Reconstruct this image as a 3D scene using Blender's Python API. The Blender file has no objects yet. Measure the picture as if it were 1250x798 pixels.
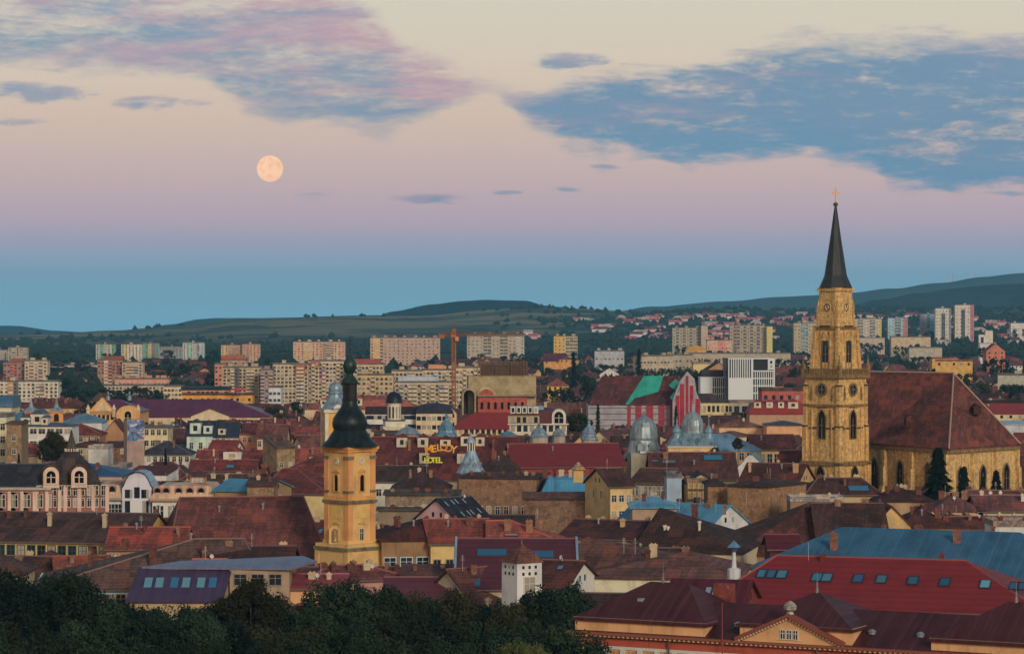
import bpy, math, random
from mathutils import Vector
random.seed(7)
R = math.radians
sc = bpy.context.scene
C = sc.collection
F = 3430.0      # focal length in photo pixels (1250 wide)
HC = 50.0       # camera height above the town
HY = 386.0      # photo row of the horizon
def px2x(px, d): return (px - 625.0) * d / F
def py2z(py, d): return HC + (HY - py) * d / F
def z2d(py, z): return F * (HC - z) / (py - HY)
def lin(c):
    return tuple((v/255/12.92 if v/255 <= .04045 else ((v/255+.055)/1.055)**2.4) for v in c)

# ------------------------------------------------------------------ camera
cam = bpy.data.cameras.new('camera'); camo = bpy.data.objects.new('camera', cam); C.objects.link(camo)
camo.location = (0, 0, HC); camo.rotation_euler = (R(90), 0, 0)
cam.sensor_width = 36; cam.lens = F * 36 / 1250; cam.shift_y = -13.0 / 1250
cam.clip_start = 1; cam.clip_end = 120000
sc.camera = camo

# ------------------------------------------------------------------ node helper
class NT:
    def __init__(s, tree): s.t = tree; s.n = tree.nodes; s.l = tree.links
    def new(s, typ, **kw):
        n = s.n.new(typ)
        for k, v in kw.items(): setattr(n, k, v)
        return n
    def set(s, sock, v):
        if v is None: return
        if isinstance(v, bpy.types.NodeSocket): s.l.new(v, sock)
        elif isinstance(v, (int, float)):
            sock.default_value = v
        else:
            v = tuple(v)
            if len(sock.default_value) == 4 and len(v) == 3: v = v + (1,)
            sock.default_value = v
    def m(s, op, a, b=None, c=None, clamp=False):
        n = s.new('ShaderNodeMath', operation=op, use_clamp=clamp)
        s.set(n.inputs[0], a); s.set(n.inputs[1], b); s.set(n.inputs[2], c)
        return n.outputs[0]
    def ramp(s, v, a, b, clamp=True, smooth=True, lo=0., hi=1.):
        n = s.new('ShaderNodeMapRange', interpolation_type='SMOOTHSTEP' if smooth else 'LINEAR')
        s.set(n.inputs[0], v); s.set(n.inputs[1], a); s.set(n.inputs[2], b); s.set(n.inputs[3], lo); s.set(n.inputs[4], hi)
        return n.outputs[0]
    def mix(s, f, a, b, mode='MIX'):
        n = s.new('ShaderNodeMix', data_type='RGBA', blend_type=mode)
        s.set(n.inputs[0], f); s.set(n.inputs[6], a); s.set(n.inputs[7], b)
        return n.outputs[2]
    def noise(s, vec, scale, detail=3, rough=.5, dist=0):
        n = s.new('ShaderNodeTexNoise')
        if vec is not None: s.l.new(vec, n.inputs['Vector'])
        n.inputs['Scale'].default_value = scale; n.inputs['Detail'].default_value = detail
        n.inputs['Roughness'].default_value = rough; n.inputs['Distortion'].default_value = dist
        return n.outputs['Fac']
    def xyz(s, v):
        n = s.new('ShaderNodeSeparateXYZ'); s.l.new(v, n.inputs[0]); return n.outputs
    def vec(s, x, y, z):
        n = s.new('ShaderNodeCombineXYZ'); s.set(n.inputs[0], x); s.set(n.inputs[1], y); s.set(n.inputs[2], z); return n.outputs[0]
    def vm(s, op, a, b):
        n = s.new('ShaderNodeVectorMath', operation=op); s.set(n.inputs[0], a); s.set(n.inputs[1], b); return n.outputs[0]
    def crv(s, v, pts):
        n = s.new('ShaderNodeFloatCurve'); c = n.mapping.curves[0]
        while len(c.points) > 2: c.points.remove(c.points[0])
        c.points[0].location = pts[0]; c.points[1].location = pts[-1]
        for p in pts[1:-1]: c.points.new(*p)
        n.mapping.update(); s.set(n.inputs['Value'], v); return n.outputs[0]

# ------------------------------------------------------------------ world: dusk sky with clouds
SUN_EL, SUN_AZ = R(9), R(200)     # low glow of the set sun, behind the camera and a little to its right
world = bpy.data.worlds.new('World'); sc.world = world; world.use_nodes = True
w = NT(world.node_tree); w.n.clear()
g = w.new('ShaderNodeTexCoord').outputs['Generated']
x, y, z = w.xyz(g)
hor = w.m('SQRT', w.m('ADD', w.m('MULTIPLY', x, x), w.m('MULTIPLY', y, y)))
el = w.m('DIVIDE', z, w.m('MAXIMUM', hor, .02))
cr = w.new('ShaderNodeValToRGB'); w.set(cr.inputs[0], w.m('DIVIDE', el, .25))
stops = [(386, (146,206,232)), (352, (150,200,222)), (325, (162,190,212)), (298, (178,178,200)), (268, (200,178,192)), (225, (210,184,184)),
         (140, (222,198,180)), (70, (224,208,188)), (0, (220,212,194)), (-150, (176,190,192)), (-460, (120,150,172))]
els = cr.color_ramp.elements
for i, (py, col) in enumerate(stops):
    p = (386 - py) / F / .25
    e = els[i] if i < 2 else els.new(p)
    e.position = min(p, 1); e.color = lin(col) + (1,)
low = cr.outputs[0]
nish = w.new('ShaderNodeTexSky', sky_type='NISHITA'); nish.sun_disc = False
nish.sun_elevation = R(3); nish.sun_rotation = SUN_AZ; nish.altitude = 400; nish.dust_density = 2
nk = w.vm('MULTIPLY', nish.outputs[0], (.10, .10, .10))
high = w.mix(.5, lin((96,124,150)), nk)
base = w.mix(w.ramp(el, .2, .7), low, high)
# the afterglow is on the far side of the sky from the rising moon
glow = w.ramp(y, .15, -.9)
glow = w.m('MULTIPLY', glow, w.ramp(el, .9, .05))
base = w.mix(glow, base, (1.25, .80, .50))
# clouds, laid out on the eastern sky by direction
yy = w.m('MAXIMUM', y, .05)
U = w.m('ADD', w.m('MULTIPLY', w.m('DIVIDE', x, yy), F/1250), .5)
T = w.m('SUBTRACT', HY/800, w.m('MULTIPLY', w.m('DIVIDE', z, yy), F/800))     # 0 = 6.4 deg up, .48 = horizon
uv = w.vec(U, T, 0)
def str_noise(sx, sy, det, rough=.55, off=0, dist=0):
    return w.noise(w.vm('ADD', w.vm('MULTIPLY', uv, (sx, sy, 1)), (off, off*.7, 0)), 1, det, rough, dist)
def E(y_): return (y_ + 100) / 400
top = w.crv(U, [(0,E(-60)), (.24,E(-40)), (.33,E(-14)), (.37,E(12)), (.40,E(56)), (.45,E(74)), (.48,E(94)), (.50,E(106)), (.53,E(106)), (.56,E(96)), (.61,E(84)), (.67,E(78)), (.72,E(64)), (.77,E(44)), (.86,E(50)), (.93,E(42)), (1,E(44))])
bot = w.crv(U, [(0,E(88)), (.12,E(88)), (.19,E(90)), (.225,E(130)), (.25,E(147)), (.32,E(158)), (.37,E(160)), (.41,E(148)), (.45,E(128)), (.475,E(116)), (.495,E(134)), (.53,E(163)), (.57,E(187)), (.62,E(198)), (.72,E(194)), (.80,E(196)), (.85,E(206)), (.875,E(224)), (.91,E(231)), (1,E(233))])
PY = w.m('MULTIPLY', T, 800)
n1 = str_noise(6, 15, 8, .62); n2 = str_noise(17, 44, 7, .64, 4, .4); n3 = str_noise(4, 12, 9, .62, 9, .7)
n4 = str_noise(50, 115, 6, .68, 13)
disp = w.m('ADD', w.m('MULTIPLY', w.m('SUBTRACT', n4, .5), 14),
  w.m('ADD', w.m('MULTIPLY', w.m('SUBTRACT', n1, .5), 84), w.m('MULTIPLY', w.m('SUBTRACT', n2, .5), 46)))
Pd = w.m('ADD', PY, disp)
topv = w.m('SUBTRACT', w.m('MULTIPLY', top, 400), 100); botv = w.m('SUBTRACT', w.m('MULTIPLY', bot, 400), 100)
dt = w.m('SUBTRACT', Pd, topv); db = w.m('SUBTRACT', botv, Pd)
den = w.m('MULTIPLY', w.ramp(dt, -10, 30), w.ramp(db, -6, w.ramp(U, .42, .55, lo=24, hi=16)))
hole = w.ramp(w.m('ADD', w.m('MULTIPLY', n3, .5), w.m('ADD', w.m('MULTIPLY', n2, .3), w.m('MULTIPLY', n4, .2))), w.ramp(U, .40, .60, lo=.325, hi=.335), w.ramp(U, .40, .60, lo=.56, hi=.50))
den = w.m('MULTIPLY', den, hole)
for (cx, cy, rx, ry) in [(45,112,72,13), (178,125,48,9), (18,149,42,5), (694,77,50,12), (522,244,56,7), (382,240,22,4), (620,236,19,3.5), (689,235,22,4), (738,206,22,5), (240,128,30,5), (1228,238,34,3.5)]:
    ex = w.m('DIVIDE', w.m('SUBTRACT', U, cx/1250), rx/1250)
    ey = w.m('DIVIDE', w.m('SUBTRACT', w.m('ADD', PY, w.m('MULTIPLY', disp, .34)), cy), ry)
    rr = w.m('ADD', w.m('MULTIPLY', ex, ex), w.m('MULTIPLY', ey, ey))
    rr = w.m('ADD', rr, w.m('ADD', w.m('MULTIPLY', w.m('SUBTRACT', n2, .5), 3.4), w.m('MULTIPLY', w.m('SUBTRACT', n4, .5), 2.0)))
    den = w.m('MAXIMUM', den, w.ramp(rr, 1.2, -.1, lo=0, hi=.85 if ry > 6 else .6))
den = w.m('MULTIPLY', den, w.ramp(y, .3, .5))
den = w.m('MULTIPLY', den, w.ramp(PY, -420, -160))
pk = w.m('ADD', w.m('MULTIPLY', str_noise(5, 20, 7, .62, 21, .4), 1.0), w.m('ADD', w.ramp(dt, 0, 110, lo=.10, hi=-.16), w.ramp(U, .3, .55, lo=.05, hi=-.07)))
pink = w.m('MULTIPLY', w.ramp(pk, w.ramp(U, .42, .6, lo=.33, hi=.42), w.ramp(U, .42, .6, lo=.60, hi=.72)), w.ramp(U, .42, .6, lo=.95, hi=.62))
ccol = w.mix(pink, lin((112,148,176)), lin((194,156,172)))
ccol = w.mix(w.m('MULTIPLY', w.ramp(db, 60, 0), w.ramp(U, .45, .7)), ccol, lin((98,150,182)))
ccol = w.mix(w.ramp(n3, .42, .7, lo=0, hi=.4), ccol, lin((140,156,184)))
ccol = w.mix(w.ramp(n2, .48, .30, lo=0, hi=.35), ccol, lin((118,150,182)))
skycol = w.mix(w.m('MULTIPLY', den, w.ramp(U, .42, .56, lo=.86, hi=.95)), base, ccol)
bg = w.new('ShaderNodeBackground'); w.set(bg.inputs[0], skycol); bg.inputs[1].default_value = 1.0
wo = w.new('ShaderNodeOutputWorld'); w.l.new(bg.outputs[0], wo.inputs[0])
world.cycles.sampling_method = 'MANUAL'; world.cycles.sample_map_resolution = 512

# ------------------------------------------------------------------ sun (the last soft glow), exposure
sl = bpy.data.lights.new('evening_glow', 'SUN'); so = bpy.data.objects.new('evening_glow', sl); C.objects.link(so)
sl.energy = 1.75; sl.angle = R(16); sl.color = (1.0, .86, .70)
sd = Vector((.42, -1, .40))        # towards the light
so.rotation_euler = sd.to_track_quat('Z', 'Y').to_euler()
sc.view_settings.view_transform = 'Standard'; sc.view_settings.look = 'None'
sc.view_settings.exposure = 0.0; sc.view_settings.gamma = 1.0
sc.cycles.use_denoising = True
sc.cycles.max_bounces = 4; sc.cycles.diffuse_bounces = 2; sc.cycles.glossy_bounces = 2
sc.cycles.transparent_max_bounces = 4; sc.cycles.volume_bounces = 0
sc.cycles.sample_clamp_indirect = 4

# ------------------------------------------------------------------ materials
KR, KW = 1.55, 1.7        # displayed evening colour -> surface colour, roofs and walls
def base_of(c, k, s=.92):
    l = lin(c); g_ = .3*l[0]+.6*l[1]+.1*l[2]
    v = [max(.006, (g_+(q-g_)*s) * k) for q in l]; f_ = min(1, .78/max(v))
    return tuple(q*f_ for q in v)
MC = {}
def mat_new(key):
    m = bpy.data.materials.new(key); m.use_nodes = True
    t = NT(m.node_tree); b = t.n['Principled BSDF']
    return m, t, b
def bump(t, b, h, dist, strength=.6):
    n = t.new('ShaderNodeBump'); n.inputs['Strength'].default_value = strength; n.inputs['Distance'].default_value = dist
    t.set(n.inputs['Height'], h); t.l.new(n.outputs[0], b.inputs['Normal'])
def objrand(t): return t.new('ShaderNodeObjectInfo').outputs['Random']
def scale(t, col, f):
    return t.vm('MULTIPLY', col, t.vec(f, f, f))
def M(kind, c=(128,128,128)):
    key = kind + '_%d_%d_%d' % tuple(c)
    if key in MC: return MC[key]
    m, t, b = mat_new(key)
    oc = t.new('ShaderNodeTexCoord').outputs['Object']
    rnd = objrand(t)
    ov = t.vm('ADD', oc, t.vec(t.m('MULTIPLY', rnd, 300), t.m('MULTIPLY', rnd, 170), 0))
    X, Y, Z = t.xyz(oc)
    b.inputs['Roughness'].default_value = .85
    b.inputs['Specular IOR Level'].default_value = .25
    if kind == 'tile':          # clay tiles, mottled by age and lichen
        bc = base_of(c, KR*1.12, .68); gr = sum(bc)/3
        dark = tuple(v*.32 + gr*.10 for v in bc); pale = tuple(v*1.35 + gr*.25 for v in bc); warm = (bc[0]*1.6, bc[1]*1.12, bc[2]*.85)
        n_big = t.noise(ov, .16, 4, .6); n_mid = t.noise(ov, .9, 5, .7); n_sm = t.noise(ov, 5, 2, .7)
        col = t.mix(t.ramp(n_big, .38, .62), bc, dark)
        col = t.mix(t.ramp(n_mid, .46, .64, lo=0, hi=.8), col, warm)
        col = t.mix(t.ramp(n_sm, .5, .68, lo=0, hi=.8), col, pale)
        col = t.mix(t.ramp(t.noise(ov, 2.4, 4, .8), .5, .64, lo=0, hi=.8), col, dark)
        stk = t.noise(t.vm('MULTIPLY', t.vm('ADD', ov, t.vec(t.m('MULTIPLY', Z, -.45), 0, 0)), (1.1, .12, .12)), 1, 4, .65)
        col = t.mix(t.ramp(stk, .42, .66, lo=0, hi=.6), col, dark)
        col = t.mix(t.ramp(stk, .46, .32, lo=0, hi=.45), col, warm)
        pt = t.new('ShaderNodeTexWhiteNoise', noise_dimensions='3D')
        t.set(pt.inputs['Vector'], t.vec(t.m('FLOOR', t.m('ADD', t.m('MULTIPLY', X, .42), t.m('MULTIPLY', rnd, 9))), t.m('FLOOR', t.m('MULTIPLY', Z, .9)), t.m('FLOOR', t.m('MULTIPLY', Y, .25))))
        col = t.mix(t.ramp(pt.outputs[0], .80, .95, lo=0, hi=.55), col, warm)
        col = t.mix(t.ramp(pt.outputs[0], .22, .08, lo=0, hi=.5), col, dark)
        moss = t.noise(ov, .55, 4, .7)
        col = t.mix(t.ramp(moss, .60, .72, lo=0, hi=.45), col, (.05,.055,.035))
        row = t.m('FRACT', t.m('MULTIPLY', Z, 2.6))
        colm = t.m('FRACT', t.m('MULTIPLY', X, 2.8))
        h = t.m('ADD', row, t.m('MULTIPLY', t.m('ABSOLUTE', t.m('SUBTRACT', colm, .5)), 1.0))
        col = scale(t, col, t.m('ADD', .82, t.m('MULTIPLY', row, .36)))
        col = scale(t, col, t.ramp(rnd, 0, 1, smooth=False, lo=.82, hi=1.2))
        t.set(b.inputs['Base Color'], col); bump(t, b, h, .06, .7)
    elif kind in ('metal', 'metal_new'):       # standing-seam sheet
        bc = base_of(c, KR)
        dark = tuple(v*.62 for v in bc); pale = tuple(v*1.3+.03 for v in bc)
        n_big = t.noise(ov, .22, 4, .6)
        panel = t.new('ShaderNodeTexWhiteNoise', noise_dimensions='1D'); t.set(panel.inputs['W'], t.m('FLOOR', t.m('MULTIPLY', X, 1/.62)))
        col = t.mix(t.ramp(n_big, .35, .7), bc, dark)
        col = t.mix(t.m('MULTIPLY', panel.outputs[0], .32), col, pale)
        stk = t.noise(t.vm('MULTIPLY', ov, (1.2, .12, .12)), 1, 4, .65)
        col = t.mix(t.ramp(stk, .55, .75, lo=0, hi=.5 if kind == 'metal' else .15), col, pale)
        seam = t.m('FRACT', t.m('MULTIPLY', X, 1/.62)); sm = t.m('LESS_THAN', seam, .16)
        col = t.mix(t.m('MULTIPLY', sm, .45), col, dark)
        t.set(b.inputs['Base Color'], col); bump(t, b, sm, .05, .8)
        b.inputs['Roughness'].default_value = .5 if kind == 'metal' else .38
        b.inputs['Metallic'].default_value = .15
    elif kind == 'sheet':        # red pressed sheet imitating tiles
        bc = base_of(c, KR); dark = tuple(v*.7 for v in bc)
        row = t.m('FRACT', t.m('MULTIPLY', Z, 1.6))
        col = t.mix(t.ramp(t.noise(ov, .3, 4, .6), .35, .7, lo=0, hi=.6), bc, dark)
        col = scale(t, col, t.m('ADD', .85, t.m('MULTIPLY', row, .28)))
        t.set(b.inputs['Base Color'], col); bump(t, b, row, .06, .6); b.inputs['Roughness'].default_value = .55
    elif kind == 'brick':
        bc = base_of(c, KW); dark = tuple(v*.5 for v in bc); pale = tuple(v*1.5 for v in bc)
        br = t.new('ShaderNodeTexBrick'); br.inputs['Scale'].default_value = 1.0
        t.set(br.inputs['Vector'], t.vec(t.m('ADD', X, Y), Z, 0))
        br.inputs['Brick Width'].default_value = .5; br.inputs['Row Height'].default_value = .2; br.inputs['Mortar Size'].default_value = .02
        t.set(br.inputs['Color1'], bc); t.set(br.inputs['Color2'], tuple(v*.8 for v in bc)); t.set(br.inputs['Mortar'], tuple(v*.7+.05 for v in bc))
        col = t.mix(t.ramp(t.noise(ov, .5, 6, .72), .46, .60, lo=0, hi=.85), br.outputs[0], dark)
        col = t.mix(t.ramp(t.noise(ov, 1.6, 6, .78), .5, .64, lo=0, hi=.75), col, pale)
        col = t.mix(t.ramp(t.noise(ov, .8, 3, .6), .62, .68, lo=0, hi=.5), col, (.30,.27,.22))
        stk = t.noise(t.vm('MULTIPLY', ov, (1, 1, .12)), 1.2, 4, .6)
        col = t.mix(t.ramp(stk, .5, .75, lo=0, hi=.6), col, dark)
        t.set(b.inputs['Base Color'], col)
    elif kind == 'stone':        # old limestone blocks with soot
        bc = base_of(c, KW); dark = tuple(v*.28 for v in bc); pale = tuple(v*1.25 for v in bc)
        br = t.new('ShaderNodeTexBrick'); br.inputs['Scale'].default_value = 1.0
        t.set(br.inputs['Vector'], t.vec(t.m('ADD', X, Y), Z, 0))
        br.inputs['Brick Width'].default_value = 1.1; br.inputs['Row Height'].default_value = .55; br.inputs['Mortar Size'].default_value = .03
        t.set(br.inputs['Color1'], bc); t.set(br.inputs['Color2'], tuple(v*.82 for v in bc)); t.set(br.inputs['Mortar'], tuple(v*.55 for v in bc))
        col = t.mix(t.ramp(t.noise(ov, .9, 5, .7), .42, .62, lo=0, hi=.75), br.outputs[0], dark)
        col = t.mix(t.ramp(t.noise(ov, 1.8, 3, .6), .46, .62, lo=0, hi=.8), col, pale)
        stk = t.noise(t.vm('MULTIPLY', ov, (1, 1, .1)), 1.4, 4, .65)
        col = t.mix(t.ramp(stk, .48, .72, lo=0, hi=.75), col, dark)
        t.set(b.inputs['Base Color'], col)
    elif kind in ('glass', 'skyglass'):
        bc = base_of(c, .8)
        t.set(b.inputs['Base Color'], bc); b.inputs['Roughness'].default_value = .08 if kind == 'skyglass' else .18
        b.inputs['Specular IOR Level'].default_value = .7
        if kind == 'glass':
            t.set(b.inputs['Base Color'], scale(t, t.mix(t.m('GREATER_THAN', rnd, .74), bc, (.24,.22,.19)), t.ramp(rnd, 0, 1, smooth=False, lo=.5, hi=1.8)))
    elif kind == 'trim':
        t.set(b.inputs['Base Color'], base_of(c, KW)); b.inputs['Roughness'].default_value = .7
    elif kind == 'dome':         # weathered zinc / copper
        bc = base_of(c, KR*.8); dark = tuple(v*.45 for v in bc)
        stk = t.noise(t.vm('MULTIPLY', ov, (1, 1, .25)), 1.1, 4, .6)
        col = t.mix(t.ramp(stk, .4, .7), bc, dark)
        t.set(b.inputs['Base Color'], col); b.inputs['Roughness'].default_value = .42; b.inputs['Metallic'].default_value = .25
    elif kind == 'concrete':
        bc = base_of(c, KW); dark = tuple(v*.55 for v in bc)
        col = t.mix(t.ramp(t.noise(ov, .25, 5, .7), .35, .7), bc, dark)
        ln = t.m('LESS_THAN', t.m('FRACT', t.m('MULTIPLY', Z, .33)), .05)
        col = t.mix(t.m('MULTIPLY', ln, .5), col, dark)
        t.set(b.inputs['Base Color'], col)
    else:                        # plaster
        bc = base_of(c, KW); dark = tuple(v*.5 for v in bc); pale = tuple(v*1.15 for v in bc)
        col = t.mix(t.ramp(t.noise(ov, .35, 5, .65), .42, .66, lo=0, hi=.55), bc, dark)
        col = t.mix(t.ramp(t.noise(ov, 1.4, 4, .7), .5, .66, lo=0, hi=.5), col, pale)
        stk = t.noise(t.vm('MULTIPLY', ov, (1, 1, .08)), 1.5, 4, .65)
        col = t.mix(t.ramp(stk, .52, .75, lo=0, hi=.55), col, dark)
        t.set(b.inputs['Base Color'], col)
    MC[key] = m
    return m

# ------------------------------------------------------------------ mesh building
class Mesh:
    def __init__(s): s.v = []; s.f = []
    def add(s, vs, fs):
        o = len(s.v); s.v += [tuple(p) for p in vs]; s.f += [tuple(i + o for i in f) for f in fs]; return s
    def box(s, x0, x1, y0, y1, z0, z1):
        return s.add([(x0,y0,z0),(x1,y0,z0),(x1,y1,z0),(x0,y1,z0),(x0,y0,z1),(x1,y0,z1),(x1,y1,z1),(x0,y1,z1)],
                     [(0,3,2,1),(4,5,6,7),(0,1,5,4),(1,2,6,5),(2,3,7,6),(3,0,4,7)])
    def prism(s, poly, z0, z1):          # vertical prism over a counter-clockwise footprint
        n = len(poly)
        vs = [(p[0], p[1], z0) for p in poly] + [(p[0], p[1], z1) for p in poly]
        return s.add(vs, [tuple(range(n))[::-1], tuple(range(n, 2*n))] + [(i, (i+1) % n, n+(i+1) % n, n+i) for i in range(n)])
    def prismy(s, poly, y0, y1):         # xz polygon extruded along y
        n = len(poly)
        vs = [(p[0], y0, p[1]) for p in poly] + [(p[0], y1, p[1]) for p in poly]
        return s.add(vs, [tuple(range(n)), tuple(range(n, 2*n))[::-1]] + [(i, n+i, n+(i+1) % n, (i+1) % n) for i in range(n)])
    def lathe(s, prof, n=24, cx=0, cy=0, rot=0):
        vs = []; fs = []
        for (r, z_) in prof:
            for k in range(n):
                a = rot + 2*math.pi*k/n; vs.append((cx + r*math.cos(a), cy + r*math.sin(a), z_))
        for i in range(len(prof)-1):
            for k in range(n):
                fs.append((i*n+k, i*n+(k+1) % n, (i+1)*n+(k+1) % n, (i+1)*n+k))
        fs.append(tuple(range(n))[::-1]); fs.append(tuple(range((len(prof)-1)*n, len(prof)*n)))
        return s.add(vs, fs)
    def data(s, name, mat, smooth=False):
        me = bpy.data.meshes.new(name); me.from_pydata(s.v, [], s.f); me.materials.append(mat)
        if smooth:
            me.polygons.foreach_set('use_smooth', [True]*len(me.polygons))
            try: me.set_sharp_from_angle(angle=R(38))
            except Exception: pass
        me.update(); return me
    def build(s, name, mat, parent=None, smooth=False, loc=(0,0,0), rot=0):
        return link(name, s.data(name, mat, smooth), parent, loc, rot)
def link(name, data, parent=None, loc=(0,0,0), rot=0):
    o = bpy.data.objects.new(name, data); C.objects.link(o); o.location = loc
    o.rotation_euler = rot if isinstance(rot, (tuple, list)) else (0, 0, rot)
    if parent is not None: o.parent = parent
    return o
def tag(o, label=None, cat=None, group=None, kind=None):
    if label: o['label'] = label
    if cat: o['category'] = cat
    if group: o['group'] = group
    if kind: o['kind'] = kind
    return o
def empty(name, loc, rot, label, cat, group=None):
    return tag(link(name, None, None, loc, rot), label, cat, group)

# ------------------------------------------------------------------ terrain
def interp(pts, x):
    if x <= pts[0][0]: return pts[0][1]
    for (a, b), (c, d) in zip(pts, pts[1:]):
        if x <= c:
            t = (x-a)/(c-a); t = t*t*(3-2*t); return b + (d-b)*t
    return pts[-1][1]
C45 = [(-900,432), (0,425), (600,424), (760,418), (900,414), (1050,411), (1250,405), (2200,402)]
C65 = [(-1200,420), (-300,412), (0,408), (60,407), (150,403), (230,397), (300,388), (440,385), (520,386), (600,380), (640,376), (700,377), (790,381), (850,378), (900,376), (960,379), (1050,377), (1150,378), (1250,376), (2300,372)]
def h1(x, y): return math.sin(x*.0031+1.3)*math.cos(y*.0027) + .5*math.sin(x*.0083+y*.0061) + .3*math.sin(x*.019-y*.013)
def zg(x, y):
    if y < 230: return 44 * (1 - max(0, (y+40))/270)**1.2 if y > -40 else 44
    if y < 2900: return 0.
    p = 625 + F*x/y
    za = 0; zb = py2z(interp(C45, p), 4500); zc = py2z(interp(C65, p), 6500)
    if y < 4500: t = (y-2900)/1600; t = t*t*(3-2*t); zz = za + (zb-za)*t
    elif y < 6500: t = (y-4500)/2000; zz = zb + (zc-zb)*(t*t*(3-2*t)*.5+t*.5)
    else: t = min(1, (y-6500)/2500); t = t*t*(3-2*t); zz = zc + (-30-zc)*t
    return zz + (h1(x, y)*3.5*min(1, max(0, (y-3200)/1500)))
gm = Mesh()
rows = [-3000, -600, -40, 0, 60, 120, 180, 230, 400, 800, 1600, 2600] + [2900+90*i for i in range(1, 66)] + [9200, 10200, 11500, 14000]
NX = 150
for yv in rows:
    for i in range(NX+1):
        s_ = (i/NX*2-1); wd = max(3000, min(7500, 2600 + abs(yv)*.55))
        xv = (abs(s_)**1.25)*math.copysign(1, s_)*wd
        gm.v.append((xv, yv, zg(xv, yv)))
for j in range(len(rows)-1):
    for i in range(NX):
        a = j*(NX+1)+i; gm.f.append((a, a+1, a+NX+2, a+NX+1))
m, t, b = mat_new('ground')
pc = t.new('ShaderNodeNewGeometry').outputs['Position']; X, Y, Z = t.xyz(pc)
city = t.mix(t.ramp(t.noise(pc, .02, 4, .6), .45, .6), (.055,.055,.052), (.03,.05,.022))
fields = t.new('ShaderNodeTexVoronoi'); fields.inputs['Scale'].default_value = 1.0
t.set(fields.inputs['Vector'], t.vm('ADD', t.vm('MULTIPLY', pc, (.0022,.0042,.004)), t.vm('MULTIPLY', t.vec(t.noise(pc, .0015, 2), t.noise(pc, .002, 2), 0), (1.6,1.6,1))))
fx, fy, fz = t.xyz(fields.outputs['Color'])
grass = t.mix(t.ramp(fx, .3, .95), (.055,.10,.045), (.30,.25,.13))
grass = t.mix(t.ramp(t.noise(pc, .006, 5, .65), .52, .6, lo=0, hi=.8), grass, (.016,.032,.018))
grass = t.mix(t.ramp(t.noise(t.vm('MULTIPLY', pc, (1,3,3)), .004, 4, .6), .55, .7, lo=0, hi=.8), grass, (.24,.21,.11))
low_w = t.ramp(Y, 5600, 4700)
grass = t.mix(t.m('MULTIPLY', low_w, .8), grass, (.018,.034,.02))
t.set(b.inputs['Base Color'], t.mix(t.ramp(Y, 2700, 3100), city, grass)); b.inputs['Roughness'].default_value = .95
b.inputs['Specular IOR Level'].default_value = .1
tag(gm.build('ground', m, smooth=True), 'town floor rising into green fields and slopes', None, None, 'structure')

def hill(name, d, sil, depth, cols, label, spr=.6):
    mm = Mesh(); n = 220; x0, x1 = sil[0][0], sil[-1][0]; prof = [(-1,0), (-.75,.22), (-.5,.5), (-.25,.82), (-.1,.95), (0,1), (.5,.6), (1,0)]
    for (pp, hh) in prof:
        for i in range(n+1):
            p = x0 + (x1-x0)*i/n; dd = d + pp*depth
            zt = py2z(interp(sil, p), d); zb_ = -20
            wob = h1(p*9, dd)*(1.5+3*abs(pp)) + math.sin(p*.13+pp*3)*1.2
            mm.v.append((px2x(p, d), dd, zb_ + (zt-zb_)*hh + (wob*.6 if 0 < hh else 0)))
    for j in range(len(prof)-1):
        for i in range(n):
            a = j*(n+1)+i; mm.f.append((a, a+1, a+n+2, a+n+1))
    m, t, b = mat_new(name)
    pc = t.new('ShaderNodeNewGeometry').outputs['Position']
    c_ = t.mix(t.ramp(t.noise(pc, .003, 5, .6), .42, .62), cols[0], cols[1])
    c_ = t.mix(t.ramp(t.noise(pc, .02, 3, .7), .5, .7, lo=0, hi=.6), c_, tuple(v*.6 for v in cols[0]))
    t.set(b.inputs['Base Color'], c_); b.inputs['Roughness'].default_value = .95; b.inputs['Specular IOR Level'].default_value = .05
    tag(mm.build(name, m, smooth=True), label, None, None, 'structure')
hill('hill', 8600, [(400,398), (455,386), (480,380), (530,371), (570,367), (610,366), (640,367), (668,373), (700,377), (760,380), (800,390)], 900, ((.012,.022,.014), (.016,.028,.018)), 'dark wooded hill rising behind the green fields')
hill('hill', 8200, [(960,392), (1030,376), (1070,366), (1120,358), (1160,352), (1210,348), (1250,346), (1400,340), (1900,352), (2300,390)], 900, ((.018,.034,.022), (.06,.08,.045)), 'dark hill beyond the white tower blocks')
hill('hill', 12200, [(640,400), (740,381), (800,374), (880,368), (960,362), (1030,358), (1090,352), (1150,345), (1200,338), (1250,333), (1400,326), (2200,340)], 700, ((.05,.075,.05), (.07,.09,.06)), 'far blue ridge with masts above the wooded hills')
hill('hill', 11500, [(-1800,395), (-600,392), (-200,398), (0,398), (25,398), (50,403), (120,409), (160,404), (210,396), (240,390), (275,388), (320,388), (420,396)], 700, ((.03,.05,.035), (.045,.065,.045)), 'far blue hills showing over the green ridge')

# ------------------------------------------------------------------ haze
hz = Mesh().box(-8600, 8600, -3100, 14200, -70, 262)
m = bpy.data.materials.new('haze'); m.use_nodes = True; t = NT(m.node_tree); t.n.clear()
pv = t.new('ShaderNodeVolumePrincipled'); pv.inputs['Color'].default_value = (.22, .64, 1.0, 1); pv.inputs['Density'].default_value = 6.3e-5
pv.inputs['Anisotropy'].default_value = 0
mo = t.new('ShaderNodeOutputMaterial'); t.l.new(pv.outputs[0], mo.inputs['Volume'])
tag(hz.build('haze', m), 'thin blue evening haze over the town', None, None, 'stuff')

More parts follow.
